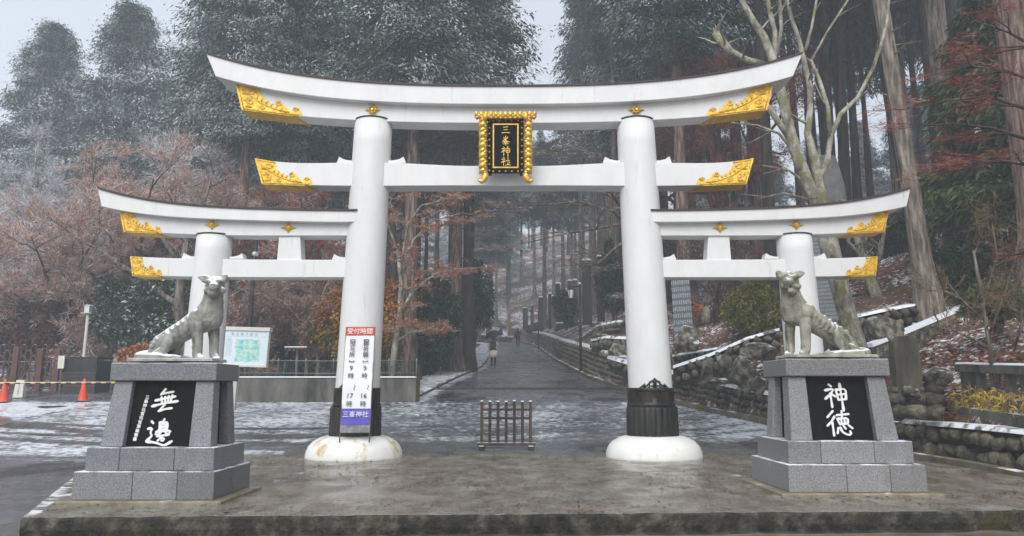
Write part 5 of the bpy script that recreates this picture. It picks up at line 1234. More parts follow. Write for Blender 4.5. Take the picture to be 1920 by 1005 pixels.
for i, a in enumerate([
    ('big square lichen-spotted boulder at the foot of the inscribed stele', 1290, 655, 66, 44, 21.8),
    ('dark overhanging boulder with snow between two upright ones', 1362, 708, 50, 44, 18.6),
    ('upright narrow boulder at the wall\'s snowy ledge', 1327, 712, 30, 42, 18.9),
    ('tall pale-topped boulder next to the pale pedestal', 1398, 728, 50, 66, 17.8),
    ('flat snow-covered boulder behind the open-mouthed wolf\'s feet', 1432, 674, 78, 32, 19.2),
    ('small round boulder touching the pale pedestal\'s slab', 1424, 735, 30, 30, 17.4),
    ('low flat stone on the snowy wall ledge', 1345, 722, 46, 14, 18.4),
    ('large snow-capped boulder between mossy tree and stair wall', 1655, 640, 72, 52, 17.6),
    ('snowy boulder behind the wolf\'s ribs', 1540, 655, 70, 52, 18.5),
    ('cube-shaped mossy stone in front of the standing stone', 1713, 745, 34, 26, 14.0),
    ('dark boulder at the railing end below the leafy bank', 1750, 722, 60, 40, 14.9),
    ('small boulder on the terrace near the street lamp', 1128, 634, 26, 12, 35),
    ('wide grassy boulder against the gate pillar', 1158, 676, 44, 36, 30),
    ('brown boulder under the tallest memorial post', 1118, 655, 26, 14, 34)]): boulder(*a, seed=11 + i)
ss = thing('stone_steps', 'short flight of rough stone steps beside the railing', 'steps', W(1720, 770, 13.8))
for k, (py, Y) in enumerate(((772, 13.6), (748, 14.2), (727, 14.8))):
    a = W(1668, py, Y); b = W(1762, py, Y); x = a.x; j = 0
    while x < b.x - .1:
        w_ = R.uniform(.26, .40); o = bpy.data.objects.new('step_stone', STONES[(j + k * 3) % 10]); COL.objects.link(o); o.parent = ss
        o.matrix_local = Matrix.Translation(Vector((x + w_ / 2, Y + .1, a.z - .02)) - Vector(ss.location)) @ Matrix.Diagonal((w_ * 1.15, .55, .30, 1)); x += w_; j += 1

# ------------------------------------------------------------------ street lamps on the hill road
def bracket_lamp(r, h, arm):
    MB().tube([(0, 0, -.2), (0, 0, h)], [.075, .06], 10).build('post', M['black'], r)
    MB().tube([(0, 0, h - .12), (-arm, 0, h - .10), (-arm - .12, 0, h - .12)], .04, 8).build('arm', M['black'], r); MB().lathe([(.10, h), (.02, h + .10)], n=10).build('finial', M['snow'], r)
    x = -arm; z = h - .16
    MB().lathe([(.20, z - .10), (.14, z - .02), (.03, z)], (x, 0), 6, smooth=False).build('lamp_roof', M['black'], r)
    MB().lathe([(.10, z - .52), (.165, z - .12)], (x, 0), 6, smooth=False).build('lamp_glass', M['lantern_glass'], r)
    m = MB()
    for k in range(6): a = 2 * PI * k / 6; m.tube([(x + .17 * math.cos(a), .17 * math.sin(a), z - .11), (x + .105 * math.cos(a), .105 * math.sin(a), z - .53)], .012, 4)
    m.tube([(x, 0, z - .58), (x, 0, z - .51)], [.05, .11], 6); m.build('lamp_frame', M['black'], r)
l1 = thing('street_lamp', 'black bracket street lamp with a hanging lantern by the rubble wall', 'street lamp', (xk(35.5) + .1, 35.5, hr(35.5)), 'street lamps on the hill road')
at_origin(l1, lambda r: bracket_lamp(r, WZ(533, 35.5) - hr(35.5), .42))
l2 = thing('street_lamp', 'slim distant street lamp at the upper bend of the road', 'street lamp', (xk(62) - .05, 62, hr(62)), 'street lamps on the hill road')
at_origin(l2, lambda r: (MB().tube([(0, 0, -.2), (0, 0, 3.2)], .05, 8).build('post', M['black'], r), MB().tube([(0, 0, 3.1), (-.75, 0, 3.25)], .035, 6).build('arm', M['black'], r), MB().box(-.8, -.45, -.1, .1, 3.13, 3.22).build('lamp_head', M['black'], r)))

# ------------------------------------------------------------------ people with umbrellas, walking up the road
def person_body(r, h, mat, stride=.16, arm_up=1, lean=.03):
    s = h / 1.7; m = MB()
    def c(*pts): chain(m, [(x * s, y * s, z * s, q * s) for x, y, z, q in pts], 10)
    c((-.09, 0, .90, .10), (-.10, stride * .55, .50, .075), (-.10, stride * .4, .10, .052), (-.10, stride * .4, .055, .05)); c((-.10, stride * .4, .045, .045), (-.105, stride * .4 + .15, .035, .038))
    c((.09, 0, .90, .10), (.10, -stride * .2, .50, .075), (.10, -stride * .9, .12, .052), (.10, -stride * .9, .06, .05)); c((.10, -stride * .9, .05, .045), (.105, -stride * .9 + .14, .035, .038))
    c((-.08, 0, .92, .12), (.08, 0, .92, .12)); c((0, 0, .95, .145), (0, lean * .5, 1.15, .135), (0, lean, 1.33, .125)); c((-.13, lean, 1.36, .085), (.13, lean, 1.36, .085))
    c((0, lean, 1.42, .06), (0, lean + .01, 1.50, .055)); ball(m, (0, (lean + .03) * s, 1.585 * s), .098 * s, (.86, 1, 1.18))
    c((-.18, lean, 1.36, .06), (-.24, .0, 1.12, .05), (-.22, .08, .90, .042), (-.215, .09, .82, .04)); ball(m, (-.215 * s, .095 * s, .78 * s), .042 * s, (.7, 1, 1.3))
    a = arm_up; c((a * .18, lean, 1.36, .06), (a * .25, .02, 1.14, .05), (a * .16, .20, 1.20, .042), (a * .13, .23, 1.25, .04)); ball(m, (a * .125 * s, .24 * s, 1.28 * s), .045 * s)
    return fuse(m, 'body', mat, r, .02 * s, 3)
def umbrella(name, label, loc, mat, R_=.52, tilt=(0, 0), px_=0):
    u = thing(name, label, 'umbrella', loc, 'umbrellas held by walkers')
    def f(r):
        n = 8; m = MB(); vs = []
        for i in range(7):
            t_ = i / 6; rr = R_ * t_; z = .34 * (1 - t_ ** 1.9)
            for j in range(n * 4):
                a = 2 * PI * j / (n * 4); sag = 1 - .07 * t_ * (1 - abs(math.cos(a * n / 2)))
                vs.append((rr * sag * math.cos(a), rr * sag * math.sin(a), z + (.02 * t_ * (1 - abs(math.cos(a * n / 2))))))
        N = n * 4; m.add(vs, [(i * N + j, i * N + (j + 1) % N, (i + 1) * N + (j + 1) % N, (i + 1) * N + j) for i in range(6) for j in range(N)], 0, True); m.build('canopy', mat, r)
        MB().tube([(0, 0, -.48), (0, 0, .40)], .009, 6).build('shaft', M['black'], r); MB().tube([(0, 0, -.48), (0, 0, -.56), (.03, 0, -.59), (.06, 0, -.56)], .013, 6).build('handle', M['black'], r)
        for j in range(n): a = 2 * PI * j / n; MB().tube([(.0, 0, .33), (R_ * .55 * math.cos(a), R_ * .55 * math.sin(a), .215), (R_ * .98 * math.cos(a), R_ * .98 * math.sin(a), .0)], .004, 4).build('rib', M['black'], r)
    at_origin(u, f); u.rotation_euler = (tilt[0], tilt[1], .2); return u
s = GP(925, 686, h=lambda x, y: hr(y)); h1 = 1.62
pw = thing('person', 'person in a long cream coat with a black backpack, walking under a dark umbrella', 'person', s, 'people walking up the road')
def f(r):
    b = person_body(r, h1, M['trousers'], .14, 1)
    m = MB(); q = h1 / 1.7
    m.lathe([(.27 * q, .50 * q), (.235 * q, .75 * q), (.185 * q, 1.0 * q), (.20 * q, 1.2 * q), (.20 * q, 1.34 * q), (.13 * q, 1.44 * q), (.075 * q, 1.47 * q)], n=20); 
    for v in range(len(m.v)): x, y, z = m.v[v]; m.v[v] = (x, y * .72 + .02, z)
    c = m.build('coat', M['coat'], r)
    for sx in (-1, 1): MB().tube([(sx * .17 * q, .02, 1.39 * q), (sx * .265 * q, .01, 1.14 * q), (sx * (.235 if sx < 0 else .18) * q, .08 if sx < 0 else .18, (.90 if sx < 0 else 1.18) * q)], [.078 * q, .07 * q, .06 * q], 10).build('sleeve', M['coat'], r)
    k = MB().box(-.15, .15, -.30, -.14, 1.0 * q, 1.40 * q).build('backpack', M['black'], r, .05, 3)
    mh_ = MB(); ball(mh_, (0, .01, 1.60 * q), .108 * q, (.95, 1.0, 1.2)); mh_.build('hair', M['hair'], r)
    MB().box(-.36, -.24, -.02, .10, .62, .86).build('tote_bag', M['coat'], r, .02)
at_origin(pw, f); umbrella('umbrella', 'dark umbrella over the person in the cream coat', s + Vector((.02, .05, 1.62)), M['umb_dark'], .56, (.15, -.28))
s = GP(971, 650, h=lambda x, y: hr(y)); p2_ = thing('person', 'person in dark trousers and olive jacket under a pale umbrella', 'person', s, 'people walking up the road')
def f(r):
    person_body(r, 1.72, M['trousers'], .16, 1)
    m = MB(); m.lathe([(.20, .82), (.19, 1.05), (.205, 1.25), (.20, 1.38), (.12, 1.46), (.07, 1.49)], n=18)
    for v in range(len(m.v)): x, y, z = m.v[v]; m.v[v] = (x, y * .75 + .02, z)
    m.build('jacket', M['jacket'], r); k = MB().box(-.17, .17, -.30, -.12, .98, 1.42).build('backpack', M['jacket'], r, .05, 3)
    q = MB(); ball(q, (0, .02, 1.62), .112, (.95, 1, 1.15)); q.build('hair', M['hair'], r)
    for sx in (-1, 1): MB().tube([(sx * .18, .03, 1.39), (sx * .265, .02, 1.12), (sx * .20, .12, .95 if sx < 0 else 1.22)], [.075, .066, .055], 10).build('sleeve', M['jacket'], r)
at_origin(p2_, f); umbrella('umbrella', 'pale translucent umbrella over the person in the olive jacket', s + Vector((-.08, .05, 1.66)), M['umb_clear'], .55, (.05, .05))
s = GP(939, 641, h=lambda x, y: hr(y), y0=60); p3_ = thing('person', 'person all in dark clothes under a dark umbrella at the far bend', 'person', s, 'people walking up the road')
def f(r):
    person_body(r, 1.70, M['trousers'], .12, -1)
    m = MB(); m.lathe([(.22, .70), (.20, 1.05), (.21, 1.30), (.12, 1.45), (.07, 1.48)], n=16)
    for v in range(len(m.v)): x, y, z = m.v[v]; m.v[v] = (x, y * .75 + .02, z)
    m.build('coat', M['trousers'], r); q = MB(); ball(q, (0, .02, 1.61), .112, (.95, 1, 1.15)); q.build('hair', M['hair'], r)
at_origin(p3_, f); umbrella('umbrella', 'dark umbrella over the farthest person at the bend', s + Vector((.12, .05, 1.68)), M['umb_dark'], .66, (.05, .18))

# ------------------------------------------------------------------ vegetation builders
UP = np.array([0, 0, 1.0])
def leaf_quads(rng, base, d, L, wd, flat=.0, bend=0.0):
    """flat>0 turns the leaf faces upward"""
    base = np.asarray(base); d = nrm(np.asarray(d)); n = len(base)
    L = np.broadcast_to(np.asarray(L, float), (n,))[:, None]; wd = np.broadcast_to(np.asarray(wd, float), (n,))[:, None]
    s = nrm(np.cross(d, UP * flat + rng.normal(size=(n, 3)) * (1 - flat)))
    mid = base + d * L * .5; tip = base + d * L - UP * L * bend
    return np.stack([base, mid + s * wd * .5, tip, mid - s * wd * .5], axis=1)
def conifer_quads(seed, H, Rr, z0, nb, K_, m_, leaf=(.34, .13), droop=.35, rise=.25, prof=.8, flat=.55, clump=.17, wobble=.16, vj=.55):
    rng = np.random.default_rng(seed)
    t = (np.arange(nb) + rng.random(nb)) / nb; t = t ** .9; az = rng.random(nb) * 2 * PI
    z = z0 + (H - z0) * t; L = Rr * np.minimum(1, t * 5 + .45) * (1 - t) ** prof * rng.uniform(.55, 1.12, nb) + .25
    s = np.sqrt(np.linspace(.06, 1, K_))[None, :] * rng.uniform(.9, 1.06, (nb, K_))
    out = np.stack([np.cos(az), np.sin(az), np.zeros(nb)], 1)
    side = np.stack([-np.sin(az), np.cos(az), np.zeros(nb)], 1)
    r = L[:, None] * s
    wob = rng.normal(size=(nb, K_)) * wobble * r
    P = out[:, None, :] * r[..., None] + side[:, None, :] * wob[..., None]
    P[..., 2] += z[:, None] + rise * r - droop * r * s + rng.normal(size=(nb, K_)) * .10
    P = np.repeat(P[:, :, None, :], m_, axis=2); sh = P.shape
    D = out[:, None, None, :] * rng.uniform(.2, 1.0, sh[:3] + (1,)) + side[:, None, None, :] * rng.normal(size=sh[:3] + (1,)) * .75 + UP * rng.normal(size=sh[:3] + (1,)) * .30 - UP * (.10 + .45 * s[:, :, None, None])
    P = P + rng.normal(size=sh) * clump * np.array([1, 1, vj])
    N = nb * K_ * m_
    return leaf_quads(rng, P.reshape(N, 3), D.reshape(N, 3), leaf[0] * rng.uniform(.6, 1.5, N) * np.clip(H / 22, .35, 1.2), leaf[1] * rng.uniform(.6, 1.4, N) * np.clip(H / 22, .35, 1.2), flat, .12)
def trunk_mesh(seed, H, r0, r1=.05, n=12, flare=1.6, lean=(0, 0), name='trunk', zb=-1.0):
    rr = random.Random(seed); m = MB(); vs = []; ks = 16; lob = [rr.uniform(0, 6) for _ in range(4)]
    for k in range(ks):
        u = (k / (ks - 1)) ** 1.6; z = zb + (H - zb) * u; zz = max(0, z)
        r = r0 + (r1 - r0) * (zz / H) ** .9; f = 1 + (flare - 1) * math.exp(-zz / (r0 * 2.2))
        cx, cy = lean[0] * zz / H + .05 * r0 * math.sin(3 * u + lob[0]), lean[1] * zz / H
        for j in range(n):
            a = 2 * PI * j / n; q = r * f * (1 + (.16 * (f - 1) / max(.01, flare - 1) + .03) * math.sin(5 * a + lob[1]) + .03 * math.sin(9 * a + lob[2] + z))
            vs.append((cx + q * math.cos(a), cy + q * math.sin(a), z))
    m.add(vs, [(i * n + j, i * n + (j + 1) % n, (i + 1) * n + (j + 1) % n, (i + 1) * n + j) for i in range(ks - 1) for j in range(n)], 0, True)
    return m
def proto_conifer(seed, H, Rr, z0, nb, K_, m_, leafm, barkm, r0, **kw):
    t_ = thing('conifer_tree', 'x', 'tree'); q = conifer_quads(seed, H, Rr, z0, nb, K_, m_, **kw)
    link('crown', quad_mesh('crown', q), M[leafm], t_)
    m = trunk_mesh(seed, H * .97, r0)
    rr = random.Random(seed)
    for k in range(26):                              # bare limbs inside the crown and dead stubs below it
        z = z0 * rr.uniform(.5, 1) + (H * .8 - z0) * max(0, rr.uniform(-.2, 1)); a = rr.uniform(0, 2 * PI); L = Rr * rr.uniform(.25, .7) * (1 - z / H); L *= 1 if z > z0 else .35
        m.tube([(0, 0, z), (L * .5 * math.cos(a), L * .5 * math.sin(a), z + .1 * L), (L * math.cos(a), L * math.sin(a), z - .05 * L)], [.05, .035, .012], 4, cap=False)
    m.build('trunk', M[barkm], t_); return t_
used = {}
def plant(proto, name, label, loc, s=1.0, rz=None, group=None, sz=None, lean=(0, 0)):
    if not used.get(proto.as_pointer()): used[proto.as_pointer()] = True; o = proto
    else: o = copy_tree(proto)
    o.name = name; o['label'] = label
    if group: o['group'] = group
    elif 'group' in o: del o['group']
    o.location = loc; o.scale = (s, s, sz or s); o.rotation_euler = (lean[0], lean[1], R.uniform(0, 6.28) if rz is None else rz)
    return o
HIN = [proto_conifer(i, 24, 6.0, 2.0, 350, 10, 38, 'hinoki', 'bark_dark', .36, wobble=.27, vj=.32, leaf=(.19, .058), prof=.68, clump=.34) for i in (1, 2, 3)]
HINH = [proto_conifer(i, 24, 4.0, 10.0, 280, 10, 34, 'hinoki', 'bark_dark', .34, wobble=.27, vj=.32, leaf=(.19, .058), prof=.6, clump=.32) for i in (4, 5, 6)]
HINM = [proto_conifer(i, 24, 4.6, 7.0, 260, 9, 16, 'hinoki_mist_tint', 'bark_grey', .30, wobble=.25, vj=.35, leaf=(.30, .09), prof=.6, clump=.34) for i in (7, 8)]  # far trees, their leaves paled in colour for a mistier look
CED = [proto_conifer(i, 30, 2.6, 16.5, 110, 7, 14, 'cedar_leaf', 'bark_grey', .30, clump=.28, leaf=(.26, .08), droop=.5, rise=.12, prof=.6) for i in (11, 12, 13)]  # lighter grey bark chosen to lift the misty valley's brightness
CEDD = [proto_conifer(i, 30, 3.2, 14, 190, 7, 14, 'cedar_leaf', 'bark_dark', .34, clump=.28, leaf=(.26, .08), droop=.5, rise=.12, prof=.6) for i in (21, 22, 23)]
FIR = proto_conifer(31, 7.4, 2.7, .3, 120, 16, 18, 'fir_leaf', 'bark_dark', .14, clump=.10, leaf=(.72, .19), droop=.26, rise=.10, prof=.75, flat=.6)

# the snow-dusted cypresses on the far side
lab = ['snow-dusted cypress at the outer edge of the frosted wood', 'tall snow-dusted cypress between two gaps of sky', 'broad snow-dusted cypress above the gate\'s long upswept eave', 'big snow-dusted cypress behind the gate\'s first pillar', 'dense snow-dusted cypress over the middle of the top lintel', 'bushy snow-dusted cypress between pillar and plaque', 'snow-dusted cypress bordering the gap of sky over the road']
for i, (px, Y, s) in enumerate([(105, 54, 1.10), (250, 52, 1.13), (440, 47, 1.22), (575, 50, 1.18), (690, 52, 1.26), (790, 54, 1.28), (880, 58, 1.26)]):
    x = WX(px, 300, Y) * 1.03; plant((HIN if i < 3 else HINH)[i % 3], 'cypress_tree', lab[i], (x, Y, hnat(x, Y)), s, group='snow-dusted cypresses beyond the gate')
for i, (px, Y, s) in enumerate([(15, 62, .86), (185, 62, .84), (340, 60, 1.0), (500, 58, 1.25), (625, 62, 1.3), (740, 64, 1.35)]):
    x = WX(px, 300, Y) * 1.03; plant((HIN if i < 3 else HINH)[(i + 1) % 3], 'cypress_tree', 'snow-dusted cypress in the rear row of the frosted wood', (x, Y, hnat(x, Y)), s, group='rear row of cypresses')
# hazy crowns across the road
lab = ['grey-green cypress bordering the sky gap across the road', 'large cypress leaning over the plaque side of the far bank', 'cypress rising behind the gate\'s second pillar']
for i, (px, Y, s) in enumerate([(1152, 58, 1.18), (1200, 50, 1.12), (1275, 45, 1.05)]):
    x = WX(px, 300, Y) * 1.02; plant(HINH[i % 3], 'cypress_tree', lab[i], (x, Y, hnat(x, Y) - .5), s)
# misty trees at the head of the valley
rr = random.Random(5); n = 0
for k in range(400):
    x = rr.uniform(-34, 20); Y = rr.uniform(94, 140)
    if n >= 56: break
    if 4.5 * Y / 100 * .2 < x - 4.6 * Y / 100 < 3.0 and False: continue
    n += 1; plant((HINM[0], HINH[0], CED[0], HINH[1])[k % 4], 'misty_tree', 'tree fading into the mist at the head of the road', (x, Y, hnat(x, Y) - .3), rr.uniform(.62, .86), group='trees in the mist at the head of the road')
for k in range(16):
    x = rr.uniform(17, 52); Y = rr.uniform(60, 84); plant(HINM[k % 2], 'misty_tree', 'tree coloured mist-pale beyond the crest of the slope forest', (x, Y, hnat(x, Y) - 1.5), rr.uniform(.5, .75), group='trees coloured mist-pale beyond the crest')
# trunks lining the road
def cedar_px(px, Y, rpx, label, protos, s=1.0, group=None, lean=(0, 0)):
    x = WX(px, 690, Y); p = protos[R.randrange(3)]; o = plant(p, 'cedar_tree', label, (x, Y, hnat(x, Y) - .1), s, group=group, lean=lean)
    k = rpx * mpp(Y) / (.30 if p in CED else .34); o.scale = (k, k, s); return o
for px, Y, r_ in ((1022, 72, 5.5), (1058, 66, 5), (1093, 62, 6.5), (1118, 58, 5.5), (1136, 55, 7), (1150, 51, 6), (1098, 84, 4), (1075, 80, 4.5), (1160, 46, 7.5), (1040, 90, 4), (1003, 95, 3.8), (1112, 76, 5), (1128, 70, 5)):
    cedar_px(px, Y, r_, 'slim straight cedar trunk in the mist on the bank across the road', CED, R.uniform(.95, 1.15) * (.58 if 960 < px < 1080 else 1), 'slim cedars on the bank')
for px, Y, r_ in ((915, 78, 4.5), (897, 86, 4), (870, 66, 5), (842, 58, 6), (815, 52, 6), (795, 60, 5), (885, 60, 5), (930, 92, 3.6), (742, 47, 7), (700, 52, 7), (955, 97, 3.4), (978, 100, 3.4)):
    cedar_px(px, Y, r_, 'slim cedar trunk in the mist behind the dark shrubs', CED, R.uniform(.9, 1.1) * (.58 if px > 905 else 1), 'slim cedars behind the shrubs')
BIGC = [proto_conifer(i, 27, 3.7, 11, 260, 10, 34, 'hinoki', 'bark', .34, wobble=.27, vj=.32, clump=.30, leaf=(.15, .048), prof=.6) for i in (41, 42, 43)]
cedar_px(764, 31, 16.5, 'reddish cedar trunk standing alone between the gate pillar and the dark shrub', BIGC); cedar_px(853, 36, 15, 'paler front trunk of the twin cedars beside the footpath', BIGC); cedar_px(876, 37, 13, 'darker rear trunk of the twin cedars beside the footpath', CEDD)
cedar_px(552, 34, 13, 'reddish cedar trunk behind the feeding table', BIGC); cedar_px(437, 33, 13, 'cedar trunk behind the map board', BIGC); cedar_px(590, 38, 12, 'dark cedar trunk between gate tie beam and lower eave', CEDD)
cedar_px(1432, 31, 13, 'pale cedar trunk seen under the gate\'s gilded tie-beam end', BIGC, lean=(0, -.04)); cedar_px(1290, 29, 15, 'cedar trunk beside the tall inscribed stele', BIGC)
# the tall dark cedars on the slope
def big_cedar(label, base, top, rb, rt, Y, bark, crown_seed, group=None, zc=15):
    b = W(*base, Y); tt = W(*top, Y); H = 27; t_ = thing('cedar_tree', label, 'tree', b, group); k = H / (tt.z - b.z); lean = ((tt.x - b.x) * k, 0)
    def f(r):
        m = trunk_mesh(crown_seed, H, rb * mpp(Y), max(.06, rb * mpp(Y) - (rb * mpp(Y) - rt * mpp(Y)) * k), 24, 1.45, lean); rr = random.Random(crown_seed)
        for k_ in range(14):
            z = rr.uniform(3.5, 13); a = rr.uniform(0, 6.28); L = rr.uniform(.3, 1.1); x = lean[0] * z / H; m.tube([(x, 0, z), (x + L * math.cos(a), L * math.sin(a), z + .12)], [.035, .008], 4, cap=False)
        m.build('trunk', M[bark], r)
        q = conifer_quads(crown_seed, H, 3.2, zc, 150, 7, 16, leaf=(.26, .08), droop=.5, rise=.1, prof=.6, clump=.28); q = q + (np.array([lean[0], lean[1], 0]) * (q[..., 2:3] / H)); link('crown', quad_mesh('crown', q), M['cedar_leaf'], r)
    at_origin(t_, f); return t_
big_cedar('big grey cedar leaning over the stair wall', (1740, 566), (1650, 0), 18, 14.5, 20.0, 'bark_grey', 51)
big_cedar('huge pale cedar trunk cut by the picture edge above the fir', (1972, 560), (1893, 0), 36, 31, 17.5, 'bark', 52)
big_cedar('dark cedar trunk rising behind the fir branches', (1800, 500), (1752, 0), 22, 18, 24, 'bark_grey', 53)
big_cedar('thin dark cedar right behind the big grey cedar', (1722, 470), (1655, 100), 14, 12, 28, 'bark_dark', 54)
big_cedar('dark cedar beside the dark trunk behind the fir', (1822, 480), (1775, 0), 18, 15, 25.5, 'bark_dark', 55)
rr = random.Random(9); pts = []
for k in range(4000):
    Y = rr.uniform(26, 56); x = rr.uniform(6.5, 40); s_ = x - xk(Y)
    if s_ < 4.5 or any((x - a) ** 2 + (Y - b) ** 2 < 8.5 for a, b in pts) or len(pts) >= 58: continue
    px = 960 + x / Y * 1400
    if px > 2150 or px < 1080: continue
    if Y < 30 and 1690 < px < 1760: continue
    pts.append((x, Y)); p = (CEDD + CEDD + CED)[k % 9]; o = plant(p, 'cedar_tree', 'tall straight cedar with a bare dark trunk in the slope forest', (x, Y, hnat(x, Y) - .1), rr.uniform(.85, 1.1), group='straight cedars of the slope forest', lean=(rr.uniform(-.02, .02), rr.uniform(-.03, .02)))
    k_ = rr.uniform(.55, 1.05); o.scale = (k_, k_, o.scale[2])

# ------------------------------------------------------------------ bare and frosted broadleaf trees
def bare_tree(name, label, cat, loc, limbs, twigm, leafm=None, barkm='twig_dark', seed=1, depth=3, nch=(4, 5), spread=.9, up=.15, L0=1.0, ratio=.62, twig_n=12, twig_L=.35, leaf_n=6, leaf_s=.075, flat=0, group=None, tw=.012, minr=.006, twig2=None, flatness=1.0):
    """limbs: list of [(x, y, z, r), ...] round the origin; side branches and twigs grow from them"""
    rng = np.random.default_rng(seed); rr = random.Random(seed); m = MB(); ends = []; tdirs = []
    def grow(P, rad, dep, L):
        n_ = rr.randint(*nch)
        for k in range(n_):
            u = .25 + .75 * (k + rr.random()) / n_; i = min(len(P) - 2, int(u * (len(P) - 1))); f = u * (len(P) - 1) - i
            p = P[i].lerp(P[i + 1], f); ax = (P[i + 1] - P[i]).normalized(); r_ = rad[i] * .6
            dv_ = (ax * rr.uniform(.5, 1) + Vector((rr.gauss(0, spread), rr.gauss(0, spread), rr.gauss(0, spread * .6 * flatness) + up))); dv_.z *= (flatness if dv_.z < 0 or flatness < .7 else 1); dv_.normalize()
            l = L * rr.uniform(.6, 1.15); Q = [p]; d = dv_
            for s in range(3):
                d = (d + Vector((rr.gauss(0, .16), rr.gauss(0, .16), rr.gauss(0, .12 * flatness) + up * .25))).normalized(); Q.append(Q[-1] + d * l / 3)
            ra = [max(minr, r_ * (1 - .25 * s)) for s in range(4)]
            m.tube(Q, ra, 5 if dep > 1 else 3, 0, True, False)
            if dep > 1: grow(Q, ra, dep - 1, L * ratio)
            else:
                for s in (1, 2, 3): ends.append(Q[s]); tdirs.append((Q[s] - Q[s - 1]).normalized())
    for lb in limbs:
        P = [Vector(p[:3]) for p in lb]; ra = [p[3] for p in lb]; m.tube(P, ra, 10, 0, True, True)
        if len(P) > 1: grow(P, ra, depth, L0)
    t_ = thing(name, label, cat, loc, group); o = m.build('trunk', M[barkm], t_); o.location = (0, 0, 0)
    E = np.array([tuple(e) for e in ends]); D = np.array([tuple(e) for e in tdirs])
    if twig_n:
        b = np.repeat(E, twig_n, 0); d = np.repeat(D, twig_n, 0) + rng.normal(size=b.shape) * np.array([.75, .75, .6 * flatness]) + UP * up; L = twig_L * rng.uniform(.4, 1.3, len(b))
        o = link('twigs', quad_mesh('twigs', leaf_quads(rng, b + rng.normal(size=b.shape) * .03, d, L, tw, flat)), M[twigm], t_); o.location = (0, 0, 0)
        tips = b + nrm(d) * L[:, None] * rng.uniform(.3, 1, (len(b), 1))
    if leafm and leaf_n:
        k = int(len(E) * leaf_n); b = tips[rng.integers(0, len(tips), k)]; d = rng.normal(size=b.shape) + np.array([0, 0, -.4])
        o = link('leaves', quad_mesh('leaves', leaf_quads(rng, b, d, leaf_s * rng.uniform(.6, 1.4, k), leaf_s * .62, flat)), M[leafm], t_); o.location = (0, 0, 0)
    return t_
def maple_limbs(seed, H, Rr, r0, n=6, multi=1):
    rr = random.Random(seed); L = []
    for s in range(multi):
        bx = rr.uniform(-.3, .3) * (multi > 1); by = rr.uniform(-.3, .3) * (multi > 1); th = rr.uniform(.18, .3) * H
        L.append([(bx, by, -.5, r0 * 1.25), (bx + .05, by, th * .5, r0), (bx + rr.uniform(-.15, .15), by, th, r0 * .85)])
        tx, ty = L[-1][-1][:2]
        for k in range(n):
            a = 2 * PI * (k + rr.random() * .6) / n; e = Rr * rr.uniform(.55, 1.0); hz = H * rr.uniform(.62, 1.0) * (1 - .25 * e / Rr)
            L.append([(tx, ty, th * .9, r0 * .62), (tx + .25 * e * math.cos(a), ty + .25 * e * math.sin(a), th + (hz - th) * .38, r0 * .46), (tx + .58 * e * math.cos(a + .1), ty + .58 * e * math.sin(a + .1), th + (hz - th) * .74, r0 * .3), (tx + e * math.cos(a + .2), ty + e * math.sin(a + .2), hz, r0 * .12)])
    return L
def maple(px, Y, H, Rr, label, twigm, leafm, seed, leaf_n=5, twig_n=12, group=None, barkm='twig_dark', n=6, multi=1, r0=None, depth=3, **kw):
    x = WX(px, 690, Y); z = hnat(x, Y)
    return bare_tree('maple_tree', label, 'tree', (x, Y, z), maple_limbs(seed, H, Rr, r0 or H * .018, n, multi), twigm, leafm, barkm, seed, depth, L0=Rr * .42, twig_n=twig_n, leaf_n=leaf_n, group=group, **kw)
maple(115, 30, 7.6, 4.0, 'rust-tinged bare maple spreading over the iron fence', 'frost', 'rust', 61, 8, tw=.016, twig_L=.42)
maple(262, 31.5, 10.4, 4.9, 'wide pinkish frosted maple behind the lower eave\'s gilded end', 'frost', 'rust', 62, 8, tw=.016, twig_L=.45, n=8)
maple(405, 33, 11.2, 4.6, 'tall pinkish frosted maple under the upper eave\'s gilded end', 'frost', 'rust', 63, 8, tw=.016, twig_L=.45, n=8)
maple(505, 35, 9.2, 4.2, 'rusty bare maple behind the gate\'s outer pillar', 'frost', 'rust', 64, 8, tw=.014, twig_L=.4)
maple(590, 33, 9.6, 3.6, 'dull red maple close behind the gate\'s main pillar', 'redtwig', 'redleaf', 65, 9, tw=.012, twig_L=.35)
maple(345, 36, 13.5, 4.4, 'mauve frosted tree rising behind the pinkish maples', 'hoar', 'frost', 66, 3, tw=.016, twig_L=.5)
maple(35, 42, 14.2, 4.6, 'white hoar-frosted tree with pale stems at the picture edge', 'hoar', None, 67, 0, 14, barkm='pole_paint' if False else 'twig', tw=.02, twig_L=.5, multi=3, n=4)
maple(150, 45, 12.5, 4.6, 'white hoar-frosted tree in front of the far cypresses', 'hoar', None, 68, 0, 14, barkm='twig', tw=.02, twig_L=.5, multi=3, n=4)
maple(-60, 33, 9, 4, 'grey bare tree half outside the picture beside the iron fence', 'hoar', None, 69, 0, 12, barkm='twig', tw=.016, twig_L=.45, multi=2, n=4)
maple(690, 36, 8.0, 3.4, 'brown bare maple behind the banner\'s pillar', 'redtwig', 'rust', 70, 6, tw=.012)
maple(470, 29, 4.6, 2.0, 'thin bare shrub tree between map board and feeding table', 'twig', 'rust', 71, 2, 8, tw=.010, twig_L=.3, multi=3, n=4, r0=.05, barkm='twig')
maple(585, 28, 4.6, 1.8, 'pale-stemmed bare shrub tree beside the feeding table', 'twig', 'orange', 72, 3, 8, tw=.010, twig_L=.3, multi=2, n=4, r0=.06, barkm='bark_moss')
maple(1275, 34, 13.5, 3.6, 'dull red-leaved tree behind the gate\'s second pillar', 'redtwig', 'redleaf', 73, 7, 10, tw=.012, twig_L=.4)
